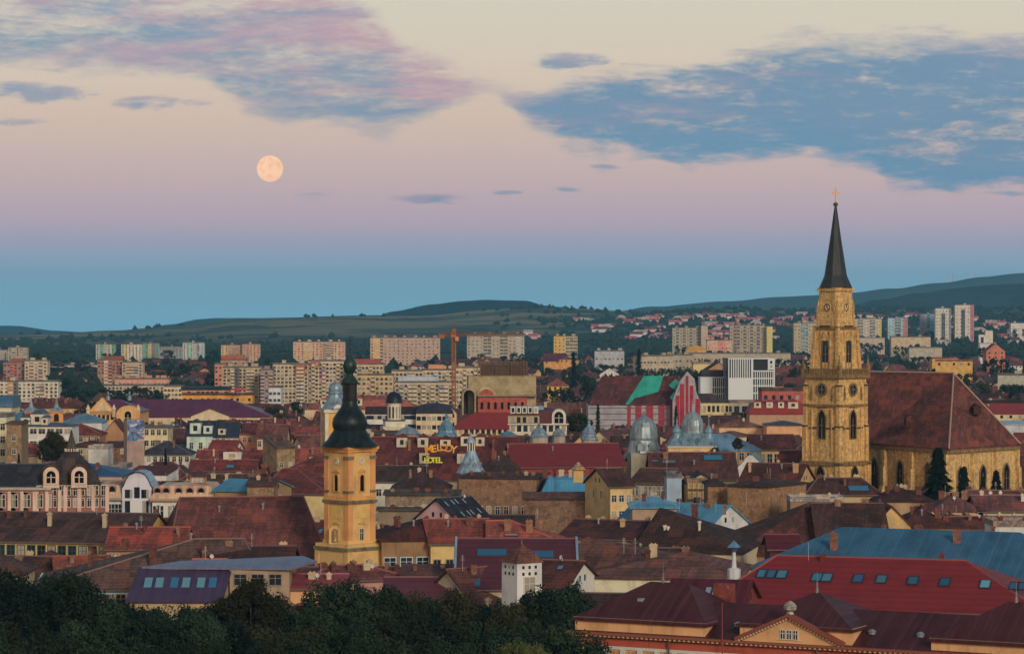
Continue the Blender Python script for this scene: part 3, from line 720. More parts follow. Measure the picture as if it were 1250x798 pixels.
# ------------------------------------------------------------------ the tall stone church tower
def church_tower():
    d0, s_ = 650., 5.277
    cx = px2x(1020, d0+8); Z = lambda y_: HC - (y_-HY)/s_
    o = empty('church_tower', (cx, d0+8, 0), R(45), 'tall yellow stone Gothic church tower with dark spire and gold cross', 'tower')
    ST = M('stone', (190,154,92)); DK = M('stone', (120,98,62)); SL = M('metal', (46,50,52)); 
    def ring(m, h, z0, z1): m.box(-h, h, -h, h, z0, z1)
    m = Mesh(); ring(m, 5.55, 0, Z(566)); m.build('lower_storey', ST, o)
    m = Mesh(); ring(m, 5.05, Z(566), Z(461)); m.build('middle_storey', ST, o)
    m = Mesh(); a, b_ = 3.95, 3.35
    m.add([(-a,-a,Z(461)),(a,-a,Z(461)),(a,a,Z(461)),(-a,a,Z(461)),(-b_,-b_,Z(400)),(b_,-b_,Z(400)),(b_,b_,Z(400)),(-b_,b_,Z(400))], [(0,1,5,4),(1,2,6,5),(2,3,7,6),(3,0,4,7),(4,5,6,7),(0,3,2,1)])
    m.build('belfry', ST, o)
    c8 = .7; q = 3.05
    poly = [(-q,-q+c8),(-q+c8,-q),(q-c8,-q),(q,-q+c8),(q,q-c8),(q-c8,q),(-q+c8,q),(-q,q-c8)]
    Mesh().prism(poly, Z(400), Z(354)).build('clock_storey', ST, o)
    for (h, y0, y1) in ((5.95, 569, 564), (5.35, 497, 494), (5.75, 462, 457), (3.75, 402, 398.5), (5.75, 607, 604)):
        mm_ = Mesh(); ring(mm_, h, Z(y0), Z(y1)); mm_.build('cornice', DK, o)
    mm_ = Mesh().prism([(x*1.13, y_*1.13) for x, y_ in poly], Z(355), Z(351)); mm_.build('cornice', ST, o)
    # balustrade
    mm_ = Mesh()
    for k in range(4):
        a = k*math.pi/2; ca, sa = round(math.cos(a)), round(math.sin(a))
        for i in range(15):
            u = -5.5+i*11/14; x, y_ = (u*ca+5.5*sa, u*sa-5.5*ca); mm_.box(x-.17, x+.17, y_-.17, y_+.17, Z(457), Z(451.5))
        x0, y0 = (-5.5*ca+5.5*sa, -5.5*sa-5.5*ca); x1, y1 = (5.5*ca+5.5*sa, 5.5*sa-5.5*ca)
        mm_.box(min(x0,x1)-.22, max(x0,x1)+.22, min(y0,y1)-.22, max(y0,y1)+.22, Z(451.5), Z(450.3))
    mm_.build('balustrade', DK, o)
    # corner buttresses, stepped, with pinnacles
    for (sx, sy) in ((-1,-1), (1,-1), (1,1), (-1,1)):
        mb = Mesh()
        for (h, w_, y0, y1) in ((6.1, 1.55, 650, 600), (5.9, 1.35, 600, 566), (5.55, 1.2, 566, 520), (5.35, 1.0, 520, 470)):
            mb.box(sx*h - w_ if sx > 0 else sx*h, sx*h if sx > 0 else sx*h + w_, sy*h - w_ if sy > 0 else sy*h, sy*h if sy > 0 else sy*h + w_, Z(y0), Z(y1))
            cxx, cyy = sx*(h-w_/2), sy*(h-w_/2)
            mb.add([(cxx-w_/2,cyy-w_/2,Z(y1)),(cxx+w_/2,cyy-w_/2,Z(y1)),(cxx+w_/2,cyy+w_/2,Z(y1)),(cxx-w_/2,cyy+w_/2,Z(y1)),(cxx-sx*.2,cyy-sy*.2,Z(y1)+1.2)], [(0,1,4),(1,2,4),(2,3,4),(3,0,4)])
        mb.build('buttress', ST, o)
        for (h, w_, yy_) in ((6.1,1.55,600),(5.9,1.35,566),(5.55,1.2,520),(5.35,1.0,470)):
            cxx, cyy = sx*(h-w_/2), sy*(h-w_/2); Mesh().box(cxx-w_/2-.14,cxx+w_/2+.14,cyy-w_/2-.14,cyy+w_/2+.14,Z(yy_)-.35,Z(yy_)+.004).build('buttress_cap', M('stone',(74,64,46)), o)
        mb = Mesh(); cxx, cyy = sx*5.35, sy*5.35
        mb.box(cxx-.42, cxx+.42, cyy-.42, cyy+.42, Z(457), Z(446)); mb.lathe([(.5,Z(446)),(.32,Z(444)),(.05,Z(436)),(.22,Z(435)),(.02,Z(433))], 6, cxx, cyy)
        mb.build('pinnacle', DK, o)
        for (k, y0, y1) in ((3.92, 461, 400), (2.8, 400, 372)):
            mb = Mesh(); tk = 3.4/3.92 if k > 3.5 else 1
            w0 = .55 if k > 3.5 else .42
            mb.add([(sx*k-w0,sy*k-w0,Z(y0)),(sx*k+w0,sy*k-w0,Z(y0)),(sx*k+w0,sy*k+w0,Z(y0)),(sx*k-w0,sy*k+w0,Z(y0)),(sx*k*tk-w0*.7,sy*k*tk-w0*.7,Z(y1)),(sx*k*tk+w0*.7,sy*k*tk-w0*.7,Z(y1)),(sx*k*tk+w0*.7,sy*k*tk+w0*.7,Z(y1)),(sx*k*tk-w0*.7,sy*k*tk+w0*.7,Z(y1))], [(0,1,5,4),(1,2,6,5),(2,3,7,6),(3,0,4,7),(4,5,6,7)])
            if k < 3.5: mb.lathe([(.36,Z(372)),(.05,Z(364)),(.01,Z(363.5))], 6, sx*k, sy*k)
            mb.build('buttress', ST, o)
    for k in range(4):
        a = k*math.pi/2; ca, sa = math.cos(a), math.sin(a)
        P = lambda h, u=0: (u*ca + h*sa, u*sa - h*ca)
        x, y_ = P(5.55); arch_window(o, (x, y_, Z(602)), a, 2.3, 6.2, DK)
        x, y_ = P(5.05); arch_window(o, (x, y_, Z(536)), a, 2.1, 6.6, DK)
        x, y_ = P(3.72); ww_ = arch_window(o, (x, y_, Z(450)), a, 1.75, 7.3, DK)
        for u in (-2.1, 2.1):      # blind tracery strips
            x, y_ = P(5.1, u*1.4); Mesh().box(-.16, .16, -.2, .1, Z(560), Z(500)).build('pilaster', ST, o, loc=(x, y_, 0), rot=a)
        x, y_ = P(3.9); Mesh().prismy([(-1.5,Z(416)),(1.5,Z(416)),(0,Z(404))], -.12, .3).build('gable', ST, o, loc=(x, y_, 0), rot=a)
        for (hh, u0, u1, yy_) in ((5.55, -3.6, -1.6, 590), (5.55, 1.6, 3.6, 590), (5.05, -3.6, -1.5, 523), (5.05, 1.5, 3.6, 523), (5.05, -1.4, 1.4, 497), (3.8, -1.5, 1.5, 398)):
            x, y_ = P(hh); Mesh().box(u0, u1, -.22, .1, -.25, .2).build('string_course', M('stone',(84,72,50)), o, loc=(x, y_, Z(yy_)), rot=a)
        for u in (-3.1, 3.1):
            x, y_ = P(5.08, u); Mesh().lathe([(.28,0),(.34,1.6),(.2,2.2),(.24,2.6),(.05,3.4)], 6).build('canopied_figure', M('stone',(110,92,60)), o, loc=(x, y_, Z(489)))
            x, y_ = P(3.62, u*.42); Mesh().box(-.16,.16,-.25,.1,Z(452),Z(404)).build('pilaster', ST, o, loc=(x, y_, 0), rot=a)
        x, y_ = P(5.05)
        cw = Mesh(); n = 20; cw.prismy([(1.2*math.cos(2*math.pi*i/n), 1.2*math.sin(2*math.pi*i/n)) for i in range(n)], -.06, .2)
        wo_ = cw.build('round_window', GLASS, o, loc=(x, y_, Z(476)), rot=a)
        fr_ = Mesh(); 
        for yy_ in (-.25, .1): fr_.v += [(rr_*math.cos(2*math.pi*i/n), yy_, rr_*math.sin(2*math.pi*i/n)) for rr_ in (1.2, 1.62) for i in range(n)]
        for i in range(n):
            j = (i+1) % n; fr_.f += [(i,j,n+j,n+i),(i,2*n+i,2*n+j,j),(n+i,n+j,3*n+j,3*n+i)]
        for i in range(3):
            pass
        fr_.box(-.07,.07,-.14,.1,-1.2,1.2).box(-1.2,1.2,-.13,.1,-.07,.07); fr_.build('frame', DK, wo_)
        x, y_ = P(3.05)
        cl = Mesh().prismy([(1.05*math.cos(2*math.pi*i/n), 1.05*math.sin(2*math.pi*i/n)) for i in range(n)], -.1, .1).build('clock_face', M('plaster', (186,160,104)), o, loc=(x, y_, Z(375)), rot=a)
        md = Mesh()
        for i in range(12):
            aa = math.pi*i/6; md.box(.8*math.sin(aa)-.14, .8*math.sin(aa)+.14, -.16, -.1, .8*math.cos(aa)-.14, .8*math.cos(aa)+.14)
        md.build('numerals', M('trim', (34,32,30)), cl)
        hd = Mesh().box(-.09,.09,-.2,-.16,-.1,.75); hd.add([(-.07,-.19,-.05),(.07,-.19,.05),(.5,-.19,-.4),(.42,-.19,-.47)], [(0,1,2,3)]); hd.build('clock_hands', M('trim', (34,32,30)), cl)
    rt = math.pi/8
    Mesh().lathe([(3.85*1.05,Z(351)),(3.2*1.05,Z(343)),(2.75,Z(336)),(1.35,Z(290)),(.28,Z(250)),(.1,Z(249))], 8, 0, 0, rt).build('spire', SL, o)
    GD = M('metal_new', (214,168,92)); 
    kb = Mesh().lathe([(.05,Z(250.5)),(.5,Z(249.5)),(.62,Z(248)),(.5,Z(246.5)),(.12,Z(245)),(.1,Z(243))], 12); kb.build('finial', M('metal', (90,70,50)), o)
    cz = Mesh().box(-.13,.13,-.13,.13,Z(246),Z(227)).box(-1.0,1.0,-.12,.12,Z(235),Z(233.4)); 
    cz.box(-.55,.55,-.115,.115,Z(231),Z(230))
    cz.build('cross', GD, o, rot=R(-45))
    regbox(978, 1066, 600, 228, d0, 16); LM.append(('Gothic stone tower', 1020, 480, d0))
church_tower()

# ------------------------------------------------------------------ the nave beside it
def nave():
    pts = [(px2x(1058,672),672), (px2x(1158,642),642), (px2x(1243,664),664), (px2x(1236,690),690), (px2x(1050,712),712)]
    ox, oy = px2x(1150,680), 680
    poly = [(x-ox, y_-oy) for x, y_ in pts]
    o = empty('church_nave', (ox, oy, 0), 0, 'steep weathered red tiled roof on yellow buttressed stone church nave', 'church')
    ze, zr = 19.9, 36.4; ST = M('stone', (186,154,96)); DK = M('stone', (118,98,66))
    Mesh().prism(poly, 0, ze-.3).build('wall', ST, o)
    r1 = (px2x(1052,690)-ox, 10, zr); r2 = (px2x(1164,672)-ox, -8, zr)
    ex = []
    for (x, y_) in poly: l_ = math.hypot(x, y_); ex.append((x*(1+.7/l_), y_*(1+.7/l_)))
    v = [(x, y_, ze) for x, y_ in ex] + [r1, r2] + [(x, y_, ze-.4) for x, y_ in ex]
    Mesh().add(v, [(0,1,6,5),(1,2,6),(2,3,6),(3,4,5,6),(4,0,5),(0,7,8,1),(1,8,9,2),(2,9,10,3),(3,10,11,4),(4,11,7,0),(7,11,10,9,8)]).build('roof', M('tile', (96,46,36)), o)
    # pale ridge and hip capping
    def rib(a, b_, nm='ridge_cap'):
        a = Vector(a); b_ = Vector(b_); dd = (b_-a); u = dd.cross(Vector((0,0,1))).normalized()*.22; w_ = Vector((0,0,.28))
        Mesh().add([a-u,a+w_,a+u,b_-u,b_+w_,b_+u],[(0,1,4,3),(1,2,5,4),(2,0,3,5),(0,2,1),(3,4,5)]).build(nm, M('trim', (140,118,98)), o)
    rib(r2, (ex[1][0], ex[1][1], ze)); rib(r1, r2); rib(r2, (ex[2][0], ex[2][1], ze))
    def side(i, nb, wins, ww, wh, zw):
        a = Vector(poly[i]); b_ = Vector(poly[(i+1) % 5]); L = (b_-a).length; an = math.atan2(b_.y-a.y, b_.x-a.x)
        Mesh().box(-.0, L, -.5, 0, ze-1.3, ze-.45).build('cornice', DK, o, loc=(a.x, a.y, 0), rot=an)
        for f_ in nb:
            p = a+(b_-a)*f_; m = Mesh().box(-.65,.65,-1.6,0,0,9).box(-.6,.6,-1.1,0,9,14.5).box(-.5,.5,-.7,0,14.5,18.5)
            m.add([(-.65,-1.6,9),(.65,-1.6,9),(.65,-1.1,10.2),(-.65,-1.1,10.2),(-.65,-1.1,9),(.65,-1.1,9)],[(0,1,2,3),(0,3,4),(1,5,2),(0,4,5,1),(3,2,5,4)])
            m.build('buttress', ST, o, loc=(p.x, p.y, 0), rot=an)
        for f_ in wins:
            p = a+(b_-a)*f_; arch_window(o, (p.x, p.y, zw), an, ww, wh, DK, trim=.35)
    side(0, (.24,.58,.985), (.10,.42,.76), 2.3, 6.8, 9.4)
    side(1, (.32,.66,.97), (.16,.48,.82), 2.3, 6.2, 9.2)
    side(2, (.5,), (.25,.75), 2.0, 6, 9.2)
    for (u_, zz) in ((1110,24.5), (1192,27.0)):
        dd_ = 655; w_ = Mesh().box(-.9,.9,-1.6,2.4,0,1.6).add([(-1.1,-1.8,1.6),(1.1,-1.8,1.6),(0,-1.8,2.5),(-1.1,3.2,1.6),(1.1,3.2,1.6),(0,3.2,2.5)],[(0,1,2),(3,5,4),(0,2,5,3),(2,1,4,5)])
        yy_ = (645 + (zz-19.9)*1.9 + 6) if u_ < 1150 else 661
        w_.build('dormer', M('tile', (80,40,34)), o, loc=(px2x(u_, yy_)-ox, yy_-oy, zz))
    regbox(1060, 1246, 597, 458, 655, 40); LM.append(('church nave', 1150, 520, 655))
nave()

# ------------------------------------------------------------------ the yellow baroque tower with the dark onion
def onion_tower():
    d0 = 470.; s_ = F/d0; cx = px2x(427, d0+4); Z = lambda y_: HC - (y_-HY)/s_
    o = empty('church_tower', (cx, d0+4, 0), R(45), 'yellow baroque church tower with dark green onion dome and two clocks', 'tower')
    YW = M('plaster', (206,150,74)); YL = M('plaster', (212,172,102)); CN = M('stone', (104,98,78)); DG = M('dome', (34,46,46)); OR_ = M('plaster', (210,148,86))
    h = 2.95
    Mesh().box(-h,h,-h,h,Z(668),Z(546)).build('shaft', YL, o)
    Mesh().box(-4.05,4.05,-4.05,4.05,0,Z(671)).build('base', M('plaster', (206,170,104)), o)
    for (hh, y0, y1, mt) in ((4.35,672,668,CN),(4.1,668,664,YL),(3.3,615,611,CN),(3.15,611,606,YW),(3.3,552,549,YW),(3.5,549,545.5,YW),(3.2,664,660,YL)):
        Mesh().box(-hh,hh,-hh,hh,Z(y0),Z(y1)).build('cornice', mt, o)
    for (sx, sy) in ((-1,-1),(1,-1),(1,1),(-1,1)):       # corner pilasters
        q = 2.55; Mesh().box(sx*q-.52, sx*q+.52, sy*q-.52, sy*q+.52, Z(660), Z(615)).box(sx*q-.52, sx*q+.52, sy*q-.52, sy*q+.52, Z(606), Z(552)).build('pilaster', OR_, o)
        Mesh().box(sx*q-.66, sx*q+.66, sy*q-.66, sy*q+.66, Z(561), Z(557)).box(sx*q-.66, sx*q+.66, sy*q-.66, sy*q+.66, Z(602), Z(599)).build('capital', CN, o)
        Mesh().box(sx*3.7-.5, sx*3.7+.5, sy*3.7-.5, sy*3.7+.5, 0, Z(672)).build('pilaster', YL, o)
    n = 20
    for k in range(4):
        a = k*math.pi/2; ca, sa = math.cos(a), math.sin(a); P = lambda hh, u=0: (u*ca+hh*sa, u*sa-hh*ca)
        x, y_ = P(h)
        cl = Mesh().prismy([(.58*math.cos(2*math.pi*i/n), .58*math.sin(2*math.pi*i/n)) for i in range(n)], -.12, .1).build('clock_face', M('plaster', (196,188,160)), o, loc=(x, y_, Z(563.5)), rot=a)
        hd = Mesh()
        for i in range(12):
            aa = math.pi*i/6; hd.box(.47*math.sin(aa)-.04,.47*math.sin(aa)+.04,-.15,-.12,.47*math.cos(aa)-.04,.47*math.cos(aa)+.04)
        hd.build('numerals', M('trim', (50,46,40)), cl)
        Mesh().box(-.035,.035,-.19,-.15,-.08,.42).box(-.28,.05,-.19,-.15,-.035,.035).build('clock_hands', M('trim', (50,46,40)), cl)
        arch_window(o, (x, y_, Z(600)), a, .95, 2.75, YW, pointed=False, trim=.22, mull=False)
        Mesh().prismy([(-.9,0),(.9,0),(.5,.35),(0,.6),(-.5,.35)], -.25, .1).build('hood_moulding', YW, o, loc=(x, y_, Z(577)), rot=a)
        put_window(o, (x, y_, Z(653)), a, .8, 1.9)
        Mesh().prismy([(-.9,0),(.9,0),(.4,.3),(-.4,.3)], -.2, .1).build('hood_moulding', YW, o, loc=(x, y_, Z(640)), rot=a)
        Mesh().box(-1.35,1.35,-.06,.1,0,1.9).build('wall_panel', M('plaster', (206,172,92)), o, loc=(x, y_, Z(633)), rot=a)
    px_ = 1/s_
    dome = [(35.5,545.5),(34,543),(28,538),(23,530),(20,526),(20.3,524),(21.5,521),(21.8,517),(20.5,511),(16.5,505),(12,499),(9.6,494),(9.2,490)]
    Mesh().lathe([(r*px_, Z(y_)) for r, y_ in dome], 24, 0, 0).build('onion_dome', DG, o, smooth=True)
    Mesh().lathe([(9.4*px_,Z(490)),(9.8*px_,Z(489)),(9.8*px_,Z(487.5)),(8.6*px_,Z(487)),(8.6*px_,Z(470)),(10.5*px_,Z(469)),(10.5*px_,Z(467.5))], 8).build('lantern', M('dome', (40,42,42)), o)
    Mesh().lathe([(11*px_,Z(467.5)),(8.5*px_,Z(463)),(5*px_,Z(459)),(4*px_,Z(457)),(6.5*px_,Z(454)),(8.4*px_,Z(449)),(8.6*px_,Z(446)),(7*px_,Z(441)),(3.5*px_,Z(437)),(1.6*px_,Z(433)),(.7*px_,Z(430)),(.5*px_,Z(426))], 20).build('small_onion', M('dome', (44,66,60)), o, smooth=True)
    Mesh().box(-.07,.07,-.07,.07,Z(430),Z(412)).box(-.55,.55,-.06,.06,Z(420.5),Z(419.3)).box(-.35,.35,-.055,.055,Z(417),Z(416)).lathe([(.02,Z(428)),(.25,Z(427)),(.02,Z(425.5))],8).build('cross', M('trim', (38,38,38)), o, rot=R(-45))
    # small aedicule with a statue on the ledge, left
    q = link('aedicule', Mesh().prismy(arch_poly(2.0, 3.0, 6, False), 0, .9).data('aedicule', YL), o, (-4.15, -2.2, Z(668)), R(-90)); 
    q.rotation_euler = (0,0,R(-45)); q.location = (-3.55, -.2, Z(664))
    Mesh().prismy(arch_poly(1.1, 2.3, 6, False), -.04, .1).build('niche', M('trim', (110,92,60)), q, loc=(0,0,.2))
    Mesh().lathe([(.3,0),(.26,.8),(.34,1.2),(.12,1.45),(.17,1.65),(.05,1.85)], 8).build('statue', M('stone', (150,130,90)), q, loc=(0,-.2,.3))
    regbox(378, 468, 690, 413, d0, 10); LM.append(('onion-domed tower', 427, 600, d0))
onion_tower()

# ------------------------------------------------------------------ other towers and domes
def lathe_px(o, prof, d, yref, n, mat, name, cx=0, cy=0, rot=0, smooth=True):
    s_ = F/d
    return Mesh().lathe([(r/s_, HC-(y_-HY)/s_) for r, y_ in prof], n, cx, cy, rot).build(name, mat, o, smooth=smooth)
ZN = M('dome', (128,152,168)); ZN2 = M('dome', (134,150,156)); ZN3 = M('dome', (96,140,160))
def silver_tower():
    d = 640.; s_ = F/d; o = empty('church_tower', (px2x(409.5,d), d, 0), R(14), 'second baroque tower with bulging silver dome half behind the onion tower', 'tower'); Z = lambda y_: HC-(y_-HY)/s_
    h = 2.75; Mesh().box(-h,h,-h,h,0,Z(499)).build('shaft', M('plaster', (205,158,60)), o)
    for sx in (-1,1):
        for sy in (-1,1): Mesh().box(sx*2.5-.4,sx*2.5+.4,sy*2.5-.4,sy*2.5+.4,0,Z(502)).build('pilaster', M('plaster', (200,190,165)), o)
    Mesh().box(-3.15,3.15,-3.15,3.15,Z(503),Z(499)).build('cornice', M('plaster', (200,190,165)), o)
    for k in range(4):
        a = k*math.pi/2; x, y_ = (h*math.sin(a), -h*math.cos(a)); arch_window(o, (x, y_, Z(528)), a, 1.3, 3.2, M('plaster', (200,190,165)), pointed=False, mull=False, trim=.4)
        Mesh().prismy(arch_poly(2.0, 1.5, 6, False), -.4, .5).build('clock_gable', M('plaster', (205,195,170)), o, loc=(x*1.1, y_*1.1, Z(501)), rot=a)
    lathe_px(o, [(20,499),(16.5,495),(12,490),(9.5,485),(8.6,481),(10,480),(10,478),(8,477),(8.6,474),(7.4,470),(4,467),(.6,465.5)], d, 0, 16, ZN, 'silver_dome')
    regbox(392, 427, 545, 466, d, 8)
silver_tower()
def green_turret():
    d = 640.; s_ = F/d; o = empty('turret', (px2x(575,d), d, 0), R(22), 'bell-shaped silver turret with green glazed lantern by the hotel sign', 'turret'); Z = lambda y_: HC-(y_-HY)/s_
    Mesh().lathe([(17/s_,0),(17/s_,Z(576))], 8, rot=R(22)).build('base', M('plaster', (120,92,80)), o)
    lathe_px(o, [(18,577),(16,573),(12.5,567),(9.5,560),(7,554),(5.5,550)], d, 0, 8, M('dome', (140,168,186)), 'roof_skirt', rot=R(22), smooth=False)
    lathe_px(o, [(4.2,550),(4.2,540)], d, 0, 8, M('skyglass', (24,60,36)), 'lantern', smooth=False)
    Mesh().lathe([(5.6/s_,Z(540)),(5.2/s_,Z(538.5)),(4.2/s_,Z(535)),(1.6/s_,Z(532)),(.6/s_,Z(530)),(.8/s_,Z(529)),(.1/s_,Z(526.5))], 12).build('cupola', M('dome', (150,172,186)), o, smooth=True)
    for k in range(8):
        a = R(45*k); Mesh().box(-.12,.12,-.12,.12,Z(551),Z(539.5)).build('post', TRIM, o, loc=(4.3/s_*math.cos(a), 4.3/s_*math.sin(a), 0))
    for k in range(8):
        a = R(45*k-90); rr = 12.2/s_; q = Mesh().box(-.35,.35,-.25,1.2,0,.9).add([(-.5,-.3,.9),(.5,-.3,.9),(0,-.3,1.4),(-.5,1.3,.9),(.5,1.3,.9),(0,1.3,1.4)],[(0,1,2),(3,5,4),(0,2,5,3),(2,1,4,5)]).build('dormer', ZN, o, loc=(rr*math.cos(a), rr*math.sin(a), Z(571)), rot=a+R(90))
    regbox(564, 592, 576, 528, d, 6); LM.append(('silver bell-shaped turret', 577, 560, d))
green_turret()
def orth_church():
    d = 960.; s_ = F/d; o = empty('chapel_tower', (px2x(481,d), d, 0), R(10), 'white round chapel tower with black dome and tall narrow windows', 'tower'); Z = lambda y_: HC-(y_-HY)/s_
    wt = M('plaster', (190,184,160))
    lathe_px(o, [(8.5,700),(8.5,494),(9.3,493),(9.3,491)], d, 0, 12, wt, 'drum', smooth=False)
    Mesh().box(-15/s_,15/s_,-4,4,0,Z(520)).build('base', wt, o); Mesh().box(-12/s_,12/s_,-3.4,3.4,Z(520),Z(513.5)).build('base', wt, o)
    Mesh().box(-12.6/s_,12.6/s_,-3.6,3.6,Z(513.5),Z(512)).build('cornice', M('trim', (60,66,72)), o)
    lathe_px(o, [(11,491.5),(10.3,489),(9.3,484),(6.5,480),(2.5,478.2),(.6,477.5),(.4,472),(.05,471.5)], d, 0, 16, M('dome', (34,40,48)), 'dome')
    for k in range(12):
        a = R(30*k+15-90); rr = 8.3/s_; Mesh().box(-.28,.28,-.1,.2,Z(510),Z(496)).build('window', GLASS, o, loc=(rr*math.cos(a), rr*math.sin(a), 0), rot=a+R(90))
    regbox(465, 496, 524, 478, d, 6); LM.append(('white chapel tower', 481, 500, d))
orth_church()
def small_dome(px, ytop, yb_, r, d, label, mat, cat='dome', spire=True, onion=False):
    s_ = F/d; o = empty('domed_pavilion', (px2x(px,d), d, 0), R(22), label, cat); Z = lambda y_: HC-(y_-HY)/s_; H = yb_-ytop
    Mesh().lathe([(r*.9/s_,0),(r*.9/s_,Z(yb_))], 8, rot=R(22)).build('base', M('plaster', (150,140,125)), o)
    f = [(1.05,1.0),(1.0,.93),(.84,.84),(.78,.74),(.80,.68),(.62,.55),(.42,.40),(.22,.32),(.2,.28)] if not onion else [(1,1),(.95,.85),(.98,.75),(.8,.5),(.4,.3),(.15,.22)]
    lathe_px(o, [(r*a, ytop+H*b_) for a, b_ in f] + ([(.12*r, ytop+H*.2),(.2*r, ytop+H*.16),(.03*r, ytop)] if spire else [(.02, ytop+H*.2)]), d, 0, 8 if not onion else 16, mat, 'dome', rot=R(22), smooth=onion)
    regbox(px-r, px+r, yb_, ytop, d, 6)
small_dome(498, 517, 530, 16, 800, 'low blue-grey pyramid dome just right of the white chapel tower', ZN2, spire=False)
small_dome(545, 504, 532, 13, 790, 'tiered light blue dome with thin spire above the hotel roof', ZN3)
small_dome(620, 524, 531, 11, 780, 'flat pale teal dome below the maroon mansard building', ZN3, spire=False)
small_dome(658, 516, 533, 12, 770, 'small blue dome with knob in front of the maroon mansard building', ZN)
small_dome(719, 512, 536, 10.5, 770, 'small silver-blue dome standing alone before the red and white wrapped church', ZN)
small_dome(682, 519, 532, 9, 775, 'little grey dome between two blue domes', ZN2, spire=False)
small_dome(448, 515, 523, 6, 860, 'tiny black dome tucked against the onion tower', M('dome',(38,44,52)), spire=False, onion=True)

def ribbed(o, cx, cy, prof, d, nrib, mat, name):
    """dome with ribs"""
    s_ = F/d; n = nrib*4; m = Mesh(); P = [(r/s_, HC-(y_-HY)/s_) for r, y_ in prof]
    for (r, z_) in P:
        for k in range(n):
            a = 2*math.pi*k/n; rr = r*(1.045 if k % 4 == 0 else 1.0); m.v.append((cx+rr*math.cos(a), cy+rr*math.sin(a), z_))
    for i in range(len(P)-1):
        for k in range(n): m.f.append((i*n+k, i*n+(k+1) % n, (i+1)*n+(k+1) % n, (i+1)*n+k))
    m.f.append(tuple(range((len(P)-1)*n, len(P)*n)))
    return m.build(name, mat, o)
def grey_dome():
    d = 700.; o = empty('domed_building', (px2x(786,d), d, 0), R(8), 'building with large ribbed grey dome left of the palace domes', 'building'); s_ = F/d; Z = lambda y_: HC-(y_-HY)/s_
    Mesh().box(-19/s_, 19/s_, -3.5, 3.5, 0, Z(552)).build('wall', M('plaster', (140,134,116)), o)
    lathe_px(o, [(21,552),(19.5,546),(17.5,540),(17,537)], d, 0, 8, ZN2, 'roof_skirt', rot=R(22), smooth=False)
    ribbed(o, 0, 0, [(16,537),(16.6,534),(16,528),(15,521),(12.5,515),(8.5,510.5),(3.5,508),(2.2,507),(2.2,504),(1,502.5),(.6,500),(.1,498)], d, 10, ZN2, 'dome')
    for sx in (-1, 1):
        Mesh().box(-.9,.9,-.5,1.5,0,1.4).add([(-1.1,-.6,1.4),(1.1,-.6,1.4),(0,-.6,2.2),(-1.1,1.5,1.4),(1.1,1.5,1.4),(0,1.5,2.2)],[(0,1,2),(3,5,4),(0,2,5,3),(2,1,4,5)]).build('dormer', ZN2, o, loc=(sx*7/s_, -3.6, Z(549)))
    regbox(766, 806, 556, 506, d, 10); LM.append(('ribbed grey dome', 786, 530, d))
grey_dome()
def palace_domes():
    d = 680.; s_ = F/d; o = empty('domed_palace', (px2x(847,d), d+5, 0), 0, 'palace with big ribbed silver dome, two small turrets and pale blue roof', 'palace'); Z = lambda y_: HC-(y_-HY)/s_
    Mesh().box(-31/s_, 27/s_, -4.5, 6, 0, Z(546)).build('wall', M('plaster', (192,164,112)), o)
    Mesh().box(-32/s_, 28/s_, -4.8, 6.2, Z(546), Z(544.5)).build('cornice', TRIM, o)
    for i in range(5): put_window(o, (-31/s_+58/s_*(i+.5)/5, -4.5, Z(556)), 0, 1.2, 2)
    # mansard skirt
    m = Mesh(); a = [(-31/s_,-4.6),(27/s_,-4.6),(27/s_,6),(-31/s_,6)]; b_ = [(-21/s_,-2.6),(17/s_,-2.6),(17/s_,4),(-21/s_,4)]
    m.add([(x,y_,Z(544.5)) for x,y_ in a]+[(x,y_,Z(529)) for x,y_ in b_], [(0,1,5,4),(1,2,6,5),(2,3,7,6),(3,0,4,7),(4,5,6,7)]); m.build('mansard_roof', M('dome', (112,142,158)), o)
    ribbed(o, 0, 0, [(18,544),(15.5,538),(14,532),(13.6,529)], d, 10, M('dome', (112,142,158)), 'drum')
    for k in range(5):
        a_ = R(-90+(k-2)*26); rr = 15.6/s_; arch_window(o, (rr*math.cos(a_), rr*math.sin(a_), Z(541)), a_+R(90), .9, 1.5, ZN, pointed=False, mull=False, trim=.15)
    ribbed(o, 0, 0, [(14.4,529),(13.4,526),(13.2,520),(12,513.5),(9,508),(5,504.5),(2.2,503),(2.2,500),(1.2,498.5),(.8,497),(1.1,495.5),(.3,493),(.1,489)], d, 12, M('dome', (142,158,164)), 'dome')
    for sx in (-20, 19):
        t_ = ribbed(o, sx/s_, -2.2, [(9,544),(6.5,537),(5.2,531),(5,529),(5.8,527.5),(4.6,524),(2.4,521),(1.0,519),(.9,516),(1.5,514.5),(.5,512.5),(.1,508)], d, 8, M('dome', (118,150,166)), 'turret')
    regbox(815, 876, 553, 489, d, 12); LM.append(('silver palace dome', 847, 525, d))
palace_domes()
B('wing_building', 'pale blue metal hipped roof wing joined to the silver palace domes', 'building', 872, 929, 548, 529, d=690, W=14, roof='hip', rc=(104,140,166), rm='metal_new', wc=(170,140,95), win=(6,1,1.1,1.8), yb=560, hl=0)

